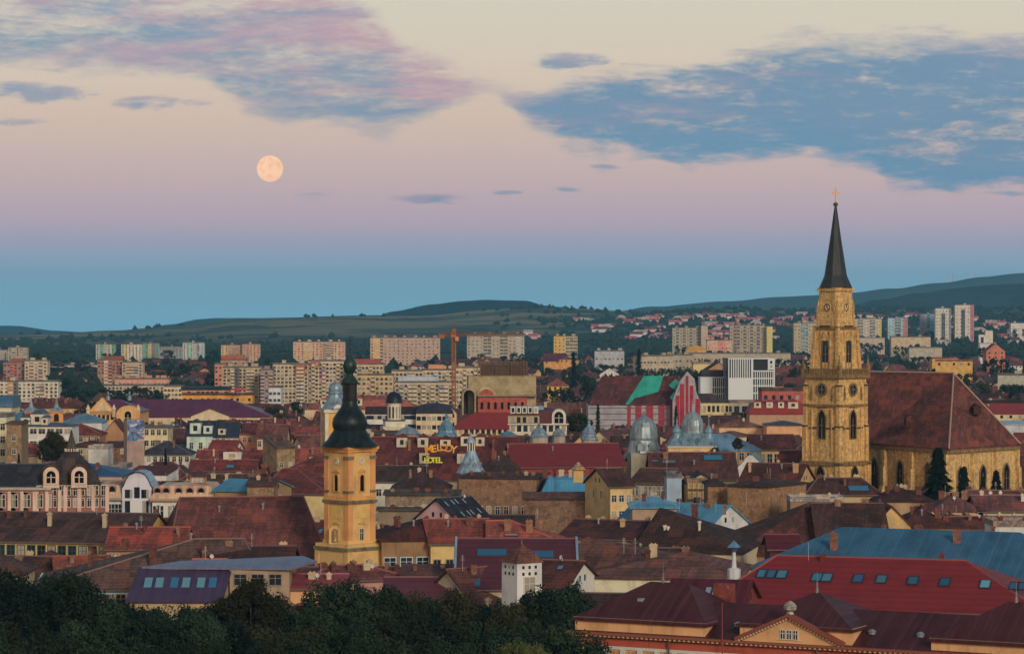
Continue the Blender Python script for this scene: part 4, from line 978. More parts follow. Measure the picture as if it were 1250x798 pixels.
# ------------------------------------------------------------------ crane
def crane():
    d = 1250.; s_ = F/d; o = empty('tower_crane', (px2x(554,d), d, 0), R(-6), 'orange lattice tower crane over the church building site', 'crane'); Z = lambda y_: HC-(y_-HY)/s_
    OM = M('trim', (140,84,42)); OM2 = M('trim', (112,76,52))
    def lattice(p0, p1, wd, n, name, mat, th=.2):
        m = Mesh(); p0 = Vector(p0); p1 = Vector(p1); ax = (p1-p0); u = ax.orthogonal().normalized(); 
        if abs(ax.z) < abs(ax.x): u = Vector((0,1,0))
        else: u = Vector((1,0,0))
        w_ = ax.cross(u).normalized()
        cs = [p0+(u*a+w_*b_)*wd/2 for a, b_ in ((-1,-1),(1,-1),(1,1),(-1,1))]
        def bar(a, b_, t=th):
            dd = (b_-a).normalized(); e = dd.orthogonal().normalized()*t/2; g_ = dd.cross(e).normalized()*t/2
            m.add([a-e-g_,a+e-g_,a+e+g_,a-e+g_,b_-e-g_,b_+e-g_,b_+e+g_,b_-e+g_],[(0,1,5,4),(1,2,6,5),(2,3,7,6),(3,0,4,7),(0,3,2,1),(4,5,6,7)])
        for c_ in cs: bar(c_, c_+ax, th*1.3)
        for i in range(n):
            f0, f1 = i/n, (i+1)/n
            for k in range(4):
                a, b_ = cs[k], cs[(k+1) % 4]; bar(a+ax*f0, b_+ax*f1) if (i+k) % 2 else bar(b_+ax*f0, a+ax*f1); bar(a+ax*f1, b_+ax*f1, th*.8)
        return m.build(name, mat, o)
    lattice((0,0,0), (0,0,Z(411)), 1.5, 24, 'mast', OM, .2)
    Mesh().box(-1.2,1.2,-1.2,1.2,Z(412),Z(408)).build('slewing_unit', OM, o)
    Mesh().box(.9,2.4,-2.4,-1.2,Z(416),Z(411)).build('cab', M('trim', (190,110,60)), o)
    lattice((0,0,Z(408)), (0,0,Z(401.5)), 1.1, 3, 'mast_head', OM, .25)
    lattice((0,0,Z(408.5)), (32,0,Z(408.5)), 1.1, 24, 'jib', OM2, .17)
    lattice((0,0,Z(408.5)), (-6.5,0,Z(408.5)), 1.3, 5, 'counter_jib', OM2, .22)
    Mesh().box(-6.6,-4.0,-.9,.9,Z(413),Z(408)).build('counterweight', M('trim', (128,80,50)), o)
    m = Mesh()
    def tie(a, b_):
        a = Vector(a); b_ = Vector(b_); m.add([a+Vector((0,-.06,0)), a+Vector((0,.06,.1)), b_+Vector((0,.06,.1)), b_+Vector((0,-.06,0))], [(0,1,2,3)])
    tie((0,0,Z(401.5)), (20,0,Z(407.5))); tie((0,0,Z(401.5)), (-6,0,Z(407.8)))
    m.build('tie_bar', OM2, o)
    regbox(549, 559, 503, 405, d, 3); LM.append(('orange crane', 554, 450, d))
crane()

# ------------------------------------------------------------------ church under construction
def shell_church():
    d = 1180.; s_ = F/d; x0 = px2x(568,d); o = empty('church_under_construction', (x0, d, 0), R(3), 'unfinished concrete church with scaffolding, big arch and red brick base', 'church'); Z = lambda y_: HC-(y_-HY)/s_
    X_ = lambda p: (p-568)/s_
    cc = M('concrete', (146,132,98)); rb = M('brick', (150,68,50))
    Mesh().box(X_(572), X_(655), 2, 20, 0, Z(459)).build('concrete_hall', cc, o)
    Mesh().box(X_(583), X_(655), -.5, 2, Z(484), Z(482)).build('ledge', M('concrete', (120,108,84)), o)
    Mesh().box(X_(583), X_(643), -3, 2, 0, Z(485)).build('brick_wall', rb, o)
    for i in range(7):
        p = 588+i*8.2; arch_window(o, (X_(p), -3, Z(499)), 0, 1.1, 3, rb, pointed=False, mull=False, trim=.2)
    # arched front, an open barrel
    n = 12; po = [(-8.5/s_,0)]+[(-8.5/s_*math.cos(math.pi*i/n), Z(482)+8.5/s_*math.sin(math.pi*i/n)) for i in range(n+1)]+[(8.5/s_,0)]
    pi_ = [(-6.6/s_,0)]+[(-6.6/s_*math.cos(math.pi*i/n), Z(482)+6.6/s_*math.sin(math.pi*i/n)) for i in range(n+1)]+[(6.6/s_,0)]
    m = Mesh(); k = len(po)
    for y_ in (-6, 6): m.v += [(x, y_, z_) for x, z_ in po] + [(x, y_, z_) for x, z_ in pi_]
    for i in range(k-1): m.f += [(i,i+1,k+i+1,k+i),(i,2*k+i,2*k+i+1,i+1),(k+i,k+i+1,3*k+i+1,3*k+i),(2*k+i,3*k+i,3*k+i+1,2*k+i+1)]
    m.build('arched_porch', cc, o, loc=(X_(572), 0, 0))
    Mesh().prismy(pi_, 5, 5.6).build('porch_back_wall', M('brick', (70,56,48)), o, loc=(X_(572), 0, 0))
    q = [(x*1.25, z_+(1.6 if z_ > Z(482)-.1 else 0)) for x, z_ in po]
    Mesh().prismy([(12/s_*math.cos(math.pi*i/n), 12/s_*math.sin(math.pi*i/n)) for i in range(n+1)], -.6, .1).build('blind_arch', M('concrete', (160,142,104)), o, loc=(X_(594), 2, Z(484)))
    Mesh().prismy([(9/s_*math.cos(math.pi*i/n), 9/s_*math.sin(math.pi*i/n)) for i in range(n+1)], -.9, -.62).build('arch_infill', rb, o, loc=(X_(594), 2, Z(484)))
    # drum and scaffolding above
    Mesh().box(X_(588), X_(604), 5, 17, Z(459), Z(444)).box(X_(624), X_(640), 5, 17, Z(459), Z(444)).box(X_(606), X_(622), 6, 16, Z(459), Z(446)).build('upper_storey', M('concrete', (140,124,92)), o)
    sc_ = Mesh(); 
    for i in range(17):
        x = X_(583+i*3.8)
        for y_ in (3, 4.4): sc_.box(x-.1, x+.1, y_-.1, y_+.1, Z(459), Z(442 if i % 3 else 439))
    for j in range(6):
        z_ = Z(459-3.2*j-1)
        for y_ in (3, 4.4): sc_.box(X_(583), X_(645), y_-.07, y_+.07, z_, z_+.16)
        sc_.box(X_(583), X_(645), 3, 4.4, z_-.12, z_)
    sc_.build('scaffolding', M('trim', (96,72,52)), o)
    rc_ = Mesh(); rg = random.Random(3)
    for i in range(60):
        x = X_(rg.uniform(584,644)); rc_.box(x-.06, x+.06, 5, 5.12, Z(446), Z(rg.uniform(438,443)))
    rc_.build('reinforcing_bars', M('trim', (80,46,36)), o)
    regbox(562, 656, 505, 440, d, 22); LM.append(('unfinished concrete church', 612, 475, d))
shell_church()

# ------------------------------------------------------------------ church wrapped in red and white scaffold sheeting
def wrapped_church():
    d = 1000.; s_ = F/d; o = empty('wrapped_church', (px2x(718,d), d, 0), 0, 'long church wrapped in red and white sheeting with turquoise tarpaulin on roof', 'church'); Z = lambda y_: HC-(y_-HY)/s_
    X_ = lambda p: (p-718)/s_
    rd = M('plaster', (140,36,52)); wh = M('plaster', (136,134,140)); tq = M('metal_new', (40,160,136)); mr_ = M('tile', (88,42,44))
    W_ = 26
    Mesh().box(X_(718), X_(832), 0, W_, 0, Z(494)).build('wall', wh, o)
    m = Mesh(); ze, zr = Z(494), Z(460); a = X_(730); 
    m.add([(X_(719),-.6,ze),(X_(833),-.6,ze),(X_(833),W_+.6,ze),(X_(719),W_+.6,ze),(X_(736),W_/2,zr),(X_(833),W_/2,zr)], [(0,1,5,4),(1,2,5),(2,3,4,5),(3,0,4),(3,2,1,0)]); m.build('roof', mr_, o)
    def slope(p, v_, off=.12):     # point on front slope at px p, height fraction v
        return (X_(p), -.6+(W_/2+.6)*v_-off, ze+(zr-ze)*v_+off)
    Mesh().add([slope(768,.0),slope(775,.22),slope(805,.45),slope(812,1.0),slope(788,1.0),slope(763,.0),slope(768,.0,.02),slope(812,1,.02)],[(0,1,2,3,4,5)]).build('tarpaulin', tq, o)
    xs = [(766,770,rd),(776,783,rd),(789,797,rd),(804,811,rd),(818,829,rd)]
    for (a_, b_, mt) in xs: Mesh().box(X_(a_), X_(b_), -.35, -.02, 2, ze-.2).build('sheeting', mt, o)
    # west front, taller gable
    gx0, gx1 = X_(820), X_(854); gc = X_(838); m = Mesh()
    m.prismy([(gx0,0),(gx1,0),(gx1,Z(490)),(gx1-1.5,Z(478)),(gc+2.5,Z(462)),(gc,Z(453)),(gc-3,Z(466)),(gx0,Z(488))], -6, -2).build('west_gable', wh, o)
    for (a_, b_, t_) in ((824,828,482),(829,834,468),(841,845,470),(848,853,486),(836,839,458)):
        Mesh().box(X_(a_), X_(b_), -6.3, -6.02, 2, Z(t_)).build('sheeting', rd, o)
    for (x0_, y0_, x1_, y1_) in ((821,489,826,482),(826,478,831,470),(820,474,828,466)):
        Mesh().add([(X_(x0_),-6.4,Z(y0_)),(X_(x1_),-6.4,Z(y1_)),(X_(x1_)-1.2,-3,Z(y1_-4)),(X_(x0_)-1.2,-3,Z(y0_-4))],[(0,1,2,3)]).build('tarpaulin', tq, o)
    rg = random.Random(5); fm = Mesh()
    for j in range(5):
        z_ = ze - 1 - 2.1*j
        if z_ > 1: fm.box(X_(719), X_(820), -.55, -.4, z_, z_+.12)
    fm.build('scaffolding', M('trim', (100,96,96)), o)
    regbox(718, 854, 518, 455, d, 28); LM.append(('wrapped church', 785, 485, d))
wrapped_church()

# ------------------------------------------------------------------ white modern office block
def office():
    d = 1200.; s_ = F/d; o = empty('office_block', (px2x(889,d), d, 0), R(2), 'white modern office block with narrow vertical slots and dark recessed terrace', 'office building'); Z = lambda y_: HC-(y_-HY)/s_
    X_ = lambda p: (p-889)/s_; wt = M('trim', (172,180,182)); dk = M('glass', (40,48,54))
    Mesh().box(X_(889), X_(945), .6, 22, 0, Z(437)-.2).build('core', dk, o)
    Mesh().box(X_(889), X_(946), -.3, 22.3, Z(438.3), Z(437)).box(X_(889), X_(890.3), -.3, 22, 0, Z(438.3)).box(X_(944.6), X_(946), -.3, 22, 0, Z(438.3)).box(X_(917), X_(919.5), -.3, .6, 0, Z(438.3)).build('frame', wt, o)
    Mesh().box(X_(890.3), X_(917), -.25, .6, 0, Z(461)).build('blank_wall', wt, o)
    for i in range(9): x = 892.2+i*2.75; Mesh().box(X_(x), X_(x+1.3), -.25, .6, Z(461), Z(438.3)).build('fin', wt, o)
    for j in range(5): z_ = 452+j*9; Mesh().box(X_(919.5), X_(944.6), -.25, .6, Z(z_+1.4), Z(z_)).build('floor_band', wt, o)
    for i in range(9): x = 921.5+i*2.7; Mesh().box(X_(x), X_(x+1.0), -.22, .55, 0, Z(452)).build('fin', wt, o)
    Mesh().box(X_(937.5), X_(938.6), -.25, .5, Z(452), Z(438.3)).build('fin', wt, o)
    Mesh().box(X_(938.6), X_(944.6), -.2, .5, Z(451), Z(438.3)).build('blank_wall', wt, o)
    for j in range(2): put_window(o, (X_(941.5), -.2, Z(442+j*5)), 0, 1, 1.2, False)
    regbox(888, 946, 489, 437, d, 22); LM.append(('white office block', 917, 465, d))
    d2 = 1215.; o2 = empty('office_wing', (px2x(855,d2), d2, 0), 0, 'low white office wing with slotted facade left of the white block', 'office building'); s2 = F/d2; Z2 = lambda y_: HC-(y_-HY)/s2
    Mesh().box(0, 15/s2, 0, 14, 0, Z2(461)).build('wall', wt, o2); Mesh().box(15/s2, 33/s2, .5, 14, 0, Z2(461)).build('core', dk, o2)
    Mesh().box(-.2, 33/s2, -.2, 14.2, Z2(461), Z2(460)).build('roof', wt, o2)
    Mesh().box(3/s2, 33/s2, 4, 15, Z2(460), Z2(452)).build('attic_storey', M('plaster', (58,56,60)), o2)
    for i in range(7): x = (16.5+i*2.5)/s2; Mesh().box(x, x+.35, 0, .5, 0, Z2(461)).build('fin', wt, o2)
    for j in range(3): Mesh().box(15/s2, 33/s2, -.05, .5, Z2(473+j*8), Z2(472+j*8)).build('floor_band', wt, o2)
    regbox(855, 888, 489, 453, d2, 14)
office()
# ------------------------------------------------------------------ apartment blocks
GLASSF = M('glass', (84,86,84))
def apt(label, xl, xr, yt, d, zb=None, wc=BEI, W=12, ncol=8, nrow=9, h=None, stripes=(), balc=(), top=None, yb=None, sk=0, roofc=(96,92,88), boxes=1, hist=None, lm=None, ww=None, pent=None):
    s_ = F/d; mixc = lambda c_, f_=.3: tuple(int(round(v*(1-f_)+q*f_)) for v, q in zip(c_, (168,160,146)))
    wc = mixc(wc); stripes = tuple((s[0], s[1], mixc(s[2], .2)) + tuple(s[3:]) for s in stripes)
    zb_ = zg(px2x((xl+xr)/2, d), d) if zb is None else zb
    b = B('apartment_block', label, 'apartment block', xl, xr, yt, yt, roof='flat', d=d, W=W, sk=sk, wc=wc, rc=roofc, rm='concrete', zb=zb_, yb=yb, lm=lm)
    o, L, H = b.o, b.L, b.ze
    sh = (H-1.5)/nrow if hist is None else hist
    mats = {}
    for (x, y, k) in [(s, None, None) for s in ()]: pass
    for st in stripes:          # (from, to, colour) fractions of the facade: coloured bays standing a little proud
        a, c_, colr = st[:3]; lo = st[3] if len(st) > 3 else 0; hi = st[4] if len(st) > 4 else 1
        Mesh().box(L*a, L*c_, -.35, .1, max(.3, H*lo), H*hi-.05).build('coloured_bay', M('plaster', colr), o)
    wn = shared(('aw', round(ww or 1.5, 1)), lambda: Mesh().box(-(ww or 1.3)/2, (ww or 1.3)/2, -.45, .1, -.62, .62).data('window', GLASSF))
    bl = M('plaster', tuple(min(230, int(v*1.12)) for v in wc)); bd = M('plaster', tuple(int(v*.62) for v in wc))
    rg = random.Random(int(xl*3+yt))
    cols = [i for i in range(ncol)]
    bset = set(balc)
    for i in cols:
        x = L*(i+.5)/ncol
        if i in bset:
            Mesh().box(x-L/ncol*.44, x+L/ncol*.44, -.3, .05, 1, H-1.0).build('loggia_shade_panel', bd, o)  # proud panel, not a hollow: darkened wall colour paints the loggia's shade
            bm = Mesh()
            for r_ in range(nrow):
                z_ = 1+sh*r_; 
                if z_+1.1 < H: bm.box(x-L/ncol*.46, x+L/ncol*.46, -1.3, -.302, z_, z_+1.0)
            for r_ in range(nrow):
                z_ = 1+sh*r_
                if z_+1.1 < H: Mesh().box(x-L/ncol*.46, x+L/ncol*.46, -1.3, -.302, z_, z_+1.05).build('balcony', bl if rg.random() < .75 else M('plaster', rg.choice(((120,130,150),(170,150,110),(190,185,175)))), o)
        else:
            for r_ in range(nrow):
                z_ = 2.1+sh*r_
                if z_+.9 < H: link('window', wn, o, (x + rg.uniform(-.1,.1), 0, z_))
    # windows on the end wall that shows
    if sk:
        for r_ in range(nrow):
            z_ = 2.1+sh*r_
            if z_+.9 < H: link('window', wn, o, (L if sk < 0 else 0, W*.5, z_), R(90) if sk < 0 else R(-90))
    for i in range(boxes):
        x = L*(i+.5)/boxes + rg.uniform(-1.5,1.5); w_ = rg.uniform(2, 4)
        Mesh().box(x-w_/2, x+w_/2, W*.35, W*.7, H+.3, H+2.6).build('lift_housing', M('plaster', tuple(int(v*.9) for v in wc)), o)
    if pent: Mesh().box(L*pent[0], L*pent[1], 1.2, W-1, H+.3, H+3.2).build('top_storey', M('plaster', pent[2]), o)
    return b
PC2=(196,140,104); LY=(200,184,96); TEAL=(60,150,120); LB=(130,165,180); BRR=(122,66,54)
# far slabs at the foot of the hills
apt('grey slab block cut by the edge at the far end of town', -14, 9, 427, 3200, wc=(140,132,124), ncol=5, nrow=7, balc=(1,3), yb=439)
apt('beige and dark slab block behind the brick towers, first of the far row', 10, 33, 424, 3150, wc=(150,138,112), ncol=5, nrow=8, balc=(1,3,4), yb=438)
apt('white tower block with green bays at both ends, below the hill', 117, 140, 420, 3250, wc=(160,160,156), ncol=5, nrow=9, balc=(2,), stripes=((.2,.42,TEAL),(.86,1,TEAL)), yb=440)
apt('white tower block with a yellow bay at one end', 148, 173, 420, 3250, wc=(186,182,164), ncol=6, nrow=8, stripes=((.12,.3,LY),), yb=439)
apt('teal and yellow far block half behind the yellow-bayed one', 172, 194, 419, 3400, wc=(110,110,112), ncol=5, nrow=6, balc=(3,), stripes=((.0,.3,TEAL),(.42,.58,LY),(.88,1,TEAL)), yb=431)
apt('low violet-grey far block with dark strip windows', 194, 222, 423, 3350, wc=(116,118,134), ncol=7, nrow=5, balc=(1,2,4), yb=437)
apt('white and pale green tower block standing by itself', 223, 249, 418, 3250, wc=(160,168,166), ncol=6, nrow=8, balc=(3,), stripes=((.22,.42,(120,175,155)),(.5,.78,(120,112,128)),(.85,1,(130,170,165))), yb=438)
apt('peach slab block with yellow end bay and grey balconies', 270, 296, 421, 3050, wc=(178,138,110), ncol=6, nrow=8, balc=(2,3,4), stripes=((0,.22,(190,160,90)),), yb=440)
apt('orange-peach slab block joined to the yellow-ended one', 296, 317, 420, 3040, wc=PC2, ncol=5, nrow=8, balc=(1,), yb=440)
apt('long cream and peach slab block behind the onion tower cross', 358, 421, 417, 3000, wc=(200,160,128), ncol=14, nrow=8, balc=(3,4,8,9,10), stripes=((.0,.16,(196,148,112)),(.2,.36,(200,166,100)),(.44,.56,(196,140,112)),(.92,1,(196,140,112))), yb=439, boxes=5, lm='cream slab block')
apt('long pinkish slab block with yellow end bay and dark window columns', 452, 537, 412, 2850, wc=(160,128,112), ncol=16, nrow=8, balc=(1,2), stripes=((.03,.14,(196,168,84)),), yb=438, boxes=7, lm='long pinkish slab block')
apt('grey-beige slab block with blue balconies right of the crane', 570, 640, 408, 3000, wc=(152,142,122), ncol=14, nrow=8, balc=(4,5,8,9,12), stripes=((.86,1,(160,156,150)),), yb=431, boxes=4)
apt('lone square tower block with a bright yellow corner bay', 676, 705, 410, 2900, wc=(176,160,116), ncol=6, nrow=8, balc=(3,4,5), stripes=((.0,.42,(206,160,60)),), yb=430, boxes=3, lm='yellow-cornered tower block')
apt('beige hillside slab block with white balconies and tall plain end', 821, 858, 400, 3350, wc=(146,138,118), ncol=9, nrow=9, balc=(1,3,5,7), yb=421, boxes=3)
apt('tall plain beige stair tower closing the hillside slab block', 856, 864, 397, 3340, wc=(160,142,118), ncol=1, nrow=1, balc=(), yb=421, boxes=0)
apt('beige slab block with grey balconies and bright yellow end', 891, 936, 397, 3300, wc=(144,132,112), ncol=11, nrow=9, balc=(1,2,4,6,8), stripes=(), yb=420, boxes=5, lm='yellow-ended slab block')
apt('narrow bright yellow end block of the hillside row', 936, 943, 398, 3290, wc=(206,190,92), ncol=1, nrow=1, yb=420, boxes=0)
apt('beige and blue slab block just left of the stone tower', 969, 995, 394, 3350, wc=(156,142,108), ncol=6, nrow=9, balc=(2,3), stripes=((.35,.6,(90,130,150)),), yb=419, boxes=2)
apt('white slab block with dark balconies and yellow end beyond the stone tower', 1043, 1076, 389, 3900, wc=(176,172,156), ncol=9, nrow=8, balc=(1,2,5,6), stripes=((.88,1,LY),), yb=409, boxes=2)
apt('pale blue tower block with a pink end bay', 1084, 1108, 388, 3950, wc=(140,176,186), ncol=6, nrow=8, balc=(2,3), stripes=((.78,1,(160,92,100)),), yb=408, boxes=1)
apt('blue tower block with pink edge beside the white twins', 1124, 1143, 383, 3950, wc=(88,140,168), ncol=5, nrow=9, balc=(2,), stripes=((0,.24,(130,96,110)),), yb=403, boxes=1)
apt('first white twin tower with dark central strip', 1142, 1161, 376, 3900, wc=(200,196,180), ncol=5, nrow=10, stripes=((.38,.62,(48,56,66),0,.86),(.85,1,(110,110,116))), yb=401, boxes=1, lm='white twin towers')
apt('taller white twin tower with dark strip and pink side', 1166, 1189, 372, 3900, wc=(204,198,182), ncol=5, nrow=10, stripes=((.32,.52,(48,56,66),0,.88),(.8,1,(150,88,100))), yb=400, boxes=1)
# nearer blocks, left
apt('brick-red and beige stepped block, outer one of two alike', 4, 30, 442, 2100, wc=(132,84,68), ncol=6, nrow=6, balc=(2,), yb=463, stripes=((.42,.62,(150,70,52)),), pent=(.35,.95,(128,72,58)), lm='first stepped brick block')
apt('beige half of the outer stepped block with plain end', 30, 58, 440, 2090, wc=(178,156,128), ncol=5, nrow=6, balc=(1,3), yb=463, boxes=2)
apt('brick-red half of the second stepped block', 119, 150, 439, 2050, wc=(136,78,62), ncol=7, nrow=7, balc=(2,3), yb=467, stripes=((.25,.42,(186,166,140)),), pent=(.2,.98,(124,66,54)))
apt('beige balconied half of the second stepped block', 149, 174, 442, 2040, wc=(172,148,118), ncol=5, nrow=7, balc=(1,2,3), yb=467, boxes=2, lm='second stepped brick block')
apt('white block with one orange bay and dark glazing at the left edge', -6, 71, 465, 1640, wc=(186,180,158), ncol=14, nrow=5, balc=(3,9,10), stripes=((.2,.29,(200,128,44)),(.29,.37,(70,80,86))), yb=497, boxes=2, lm='orange-bayed white block')
apt('very long low pinkish block in front of the left hillside', 58, 120, 445, 2750, wc=(156,130,116), ncol=20, nrow=2, yb=452, boxes=3)
apt('salmon terrace of low flats behind dark trees', 140, 206, 462, 1850, wc=(186,118,94), ncol=14, nrow=2, yb=470, boxes=6)
apt('long cream block with small windows below the salmon terrace', 118, 200, 470, 1750, wc=(172,156,128), ncol=18, nrow=3, yb=478, boxes=2)
apt('short cream block facing front beside the yellow vaulted hall', 200, 222, 471, 1560, wc=(186,172,134), ncol=5, nrow=4, yb=490, boxes=0)
# the wall of flats in the middle
apt('narrow terracotta block at the left end of the flats', 262, 276, 444, 1720, wc=(176,98,70), ncol=3, nrow=8, yb=466, boxes=1)
apt('beige block with red-brown top, second in the wall of flats', 270, 300, 439, 1750, wc=(150,120,96), ncol=6, nrow=9, balc=(2,), yb=450, boxes=2, pent=(0,.9,(150,80,60)))
apt('grey-beige block with dark glazed stair strip', 272, 320, 448, 1620, wc=(166,148,116), ncol=10, nrow=10, balc=(2,6,7), yb=490, stripes=((.3,.42,(60,70,78)),), boxes=3, lm='grey-beige flats')
apt('narrow mauve block with balconies squeezed between beige flats', 318, 333, 451, 1600, wc=(128,108,112), ncol=3, nrow=9, balc=(0,2), yb=490, boxes=1)
apt('beige block with red-brown upper corner among the flats', 333, 376, 444, 1610, wc=(172,156,126), ncol=9, nrow=10, balc=(6,7), yb=490, stripes=((.6,.98,(132,72,56),.72,1.0),(.68,.8,(58,68,80),.1,.66)), boxes=2)
apt('beige balconied block with a pink and blue mural panel', 376, 428, 440, 1620, wc=(180,162,132), ncol=12, nrow=10, balc=(1,4,8,10), yb=487, stripes=((.28,.42,(150,88,110),.5,.8),(.05,.3,(140,78,60),.88,1)), boxes=3, lm='flats with the mural')
apt('buff block with red attic rooms right of the onion tower', 428, 468, 444, 1600, wc=(178,156,118), ncol=9, nrow=9, balc=(2,5), yb=485, pent=(.1,.9,(140,64,54)), boxes=1)
apt('lower ochre block between the onion tower and terraced flats', 436, 480, 457, 1500, wc=(168,142,100), ncol=8, nrow=7, balc=(3,), yb=485, boxes=2)
apt('beige block with white roof pavilions behind the chapel tower', 478, 516, 452, 1560, wc=(170,150,120), ncol=8, nrow=8, balc=(4,5), yb=485, boxes=2)
apt('terraced flats with long white balcony lines, front row', 482, 558, 466, 1450, wc=(164,148,118), ncol=14, nrow=7, balc=(1,3,4,6,8,10,11,13), yb=497, boxes=4, pent=(.05,.7,(150,160,170)), lm='terraced flats')
apt('taller cream flats rising behind the terraced ones', 516, 562, 451, 1560, wc=(180,162,126), ncol=10, nrow=9, balc=(3,6), yb=470, boxes=3, pent=(.15,.55,(180,126,82)))
apt('cream block half hidden by the crane mast', 556, 592, 448, 1500, wc=(176,158,124), ncol=8, nrow=8, balc=(2,5), yb=478, boxes=2)
apt('small bright white house front below the beige flats', 328, 343, 472, 1400, wc=(170,182,190), ncol=3, nrow=4, yb=490, boxes=0)
# middle distance, right
apt('old beige flats with dark windows, behind the wrapped church', 781, 822, 434, 2050, wc=(150,138,112), ncol=10, nrow=4, yb=450, sk=10, boxes=2)
apt('grey-beige flats adjoining, a step nearer', 806, 846, 433, 2150, wc=(140,130,108), ncol=9, nrow=4, yb=447, boxes=2)
apt('very long beige low flats above the white office block', 838, 965, 431, 2450, wc=(144,132,108), ncol=30, nrow=3, yb=438, boxes=5)
apt('peach building with pink middle under the hillside slabs', 863, 893, 415, 2800, wc=(190,142,112), ncol=7, nrow=3, yb=427, boxes=2, stripes=((.45,.75,(180,110,96)),))
apt('grey modern stepped building with dark windows in the green suburb', 726, 762, 428, 2300, wc=(140,150,160), ncol=7, nrow=3, yb=443, boxes=3)
apt('pale office building with strip windows right of the stone tower', 1045, 1080, 412, 3300, wc=(158,140,124), ncol=12, nrow=2, yb=418, boxes=1)
apt('long cream school-like building below the pale blue tower block', 1088, 1136, 411, 3050, wc=(170,150,116), ncol=14, nrow=2, yb=420, boxes=2)
apt('low grey-cream slab among trees right of the stone tower', 1110, 1150, 424, 2600, wc=(150,144,124), ncol=12, nrow=2, yb=433, boxes=1)
apt('white low building poking through trees at the right edge', 1218, 1262, 457, 1500, wc=(156,158,142), ncol=9, nrow=2, yb=468, sk=-8, boxes=1)
apt('white flats on the hill at the right edge', 1234, 1262, 394, 3800, wc=(190,188,186), ncol=7, nrow=3, yb=401, boxes=2)

# ------------------------------------------------------------------ singled-out houses, far to near
B('town_hall', 'yellow-orange building with black barrel roof before the flats', 'building', 222, 279, 476, 471, d=1330, W=12, roof='vault', wc=(206,150,56), rc=(40,48,58), rm='metal', win=(10,1,1.6,1.6,.6), yb=484, lm='black barrel roof')
B('annex', 'long low yellow annex with small dark windows and roof terrace', 'building', 222, 308, 482, 481, d=1300, W=10, roof='flat', wc=(208,152,54), win=(12,1,1.2,1.3,1.4), yb=489)
B('market_hall', 'huge long purple-roofed hall stretching right of the theatre', 'hall', 150, 330, 508, 487, hz=18, W=34, roof='hip', rc=VIO, rm='metal_new', wc=(180,164,130), yb=509, hl=2, hr=17, lm='purple-roofed hall')
B('gabled_wing', 'cream gable wing in front of the purple hall', 'building', 233, 280, 507, 498, hz=16.5, W=8, roof='front', rc=(96,56,66), wc=(196,180,146), yb=511)
def theatre():
    b = B('theatre', 'peach yellow theatre with two ornate gables and purple hipped roof', 'theatre', 108, 171, 502, 487, hz=20, W=24, roof='hip', rc=VIO, rm='metal_new', wc=(214,164,98), yb=514, hl=6, hr=9, lm='peach theatre', win=(12,2,1.0,1.8,1.2))
    o, L, H = b.o, b.L, b.ze; s_ = F/b.df; PW = M('plaster', (218,170,104)); CW = M('plaster', (216,190,150))
    g = Mesh().prismy([(.5,H-.2),(L*.5,H-.2),(L*.5-.2,H+.4),(L*.27,H+5),(.6,H+.4)], -1.2, 2).build('gable', PW, o)
    Mesh().prismy([(2,H+.3),(L*.47,H+.3),(L*.27,H+3.8)], -1.45, -1.2).build('gable_relief', CW, g)
    g2 = Mesh().prismy([(L*.6,0)]+[(L*.78-4.2*math.cos(math.pi*i/8), H-1+3.2*math.sin(math.pi*i/8)) for i in range(9)]+[(L*.96,0)], -2, 2).build('entrance_gable', PW, o)
    arch_window(g2, (L*.78, -2, H-4.4), 0, 2.4, 4.6, CW, pointed=False)
    for f_ in (.0, .5, .97): Mesh().lathe([(.7,H-2),(.7,H+.5),(.9,H+.8),(.6,H+1.4),(.25,H+2.2),(.1,H+2.6)], 8, L*f_, -1).build('corner_finial', CW, o)
    for f_ in (.3, .72): Mesh().lathe([(.7,b.zr-.4),(.7,b.zr+.9),(.3,b.zr+1.5),(.45,b.zr+2.2),(.05,b.zr+3)], 8, L*f_, 10).build('roof_finial', ZN, b.rf)
    Mesh().box(-.3, L*.6-.02, -.5, -.01, H-.7, H-.25).build('cornice', CW, o)
theatre()
B('long_house', 'long house with brown hipped roof and many small chimneys, yellow walls', 'house', 22, 108, 497, 486, hz=15, W=14, roof='hip', rc=(84,44,44), wc=(196,160,96), win=(12,1,1.2,1.6), ch=14, yb=503, chm=M('brick',(110,70,60)))
B('long_house', 'long orange-red roofed house behind the onion tower with white dormers', 'house', 372, 512, 498, 482, hz=19, W=16, roof='hip', rc=(134,62,50), wc=(186,166,134), ch=3, yb=500, dorm=((.16,.2,2.4,2.2),(.47,.2,2.6,2.8),(.75,.2,2,2)), hl=10, hr=10)
B('white_terrace', 'long white two-storey terrace with dark brown roof behind the chapel tower', 'terrace', 447, 512, 504, 496, hz=17, W=11, roof='gable', rc=(62,44,50), wc=(180,178,172), win=(14,2,1.4,1.4,.9), yb=519)
B('terrace_house', 'cream terrace house with black mansard roof and wide windows', 'house', 508, 552, 504, 492, hz=18.5, W=12, roof='mansard', rc=(40,42,56), rm='metal', wc=(190,174,140), win=(7,3,1.5,1.5,1.2), yb=528)
B('terrace_house', 'tall cream gabled house ending the terrace by the red hipped roof', 'house', 540, 557, 502, 493, hz=18, W=14, roof='front', rc=(70,60,66), wc=(196,174,136), yb=524, win=(2,2,1.2,1.4))
B('hall', 'red hipped roof hall with cream wall and row of arched dark windows', 'hall', 552, 634, 522, 503, hz=15, W=16, roof='hip', rc=(120,42,42), rm='sheet', wc=(196,172,120), win=(12,1,1.3,1.8,.5), yb=529, hr=3, lm='red hipped hall')
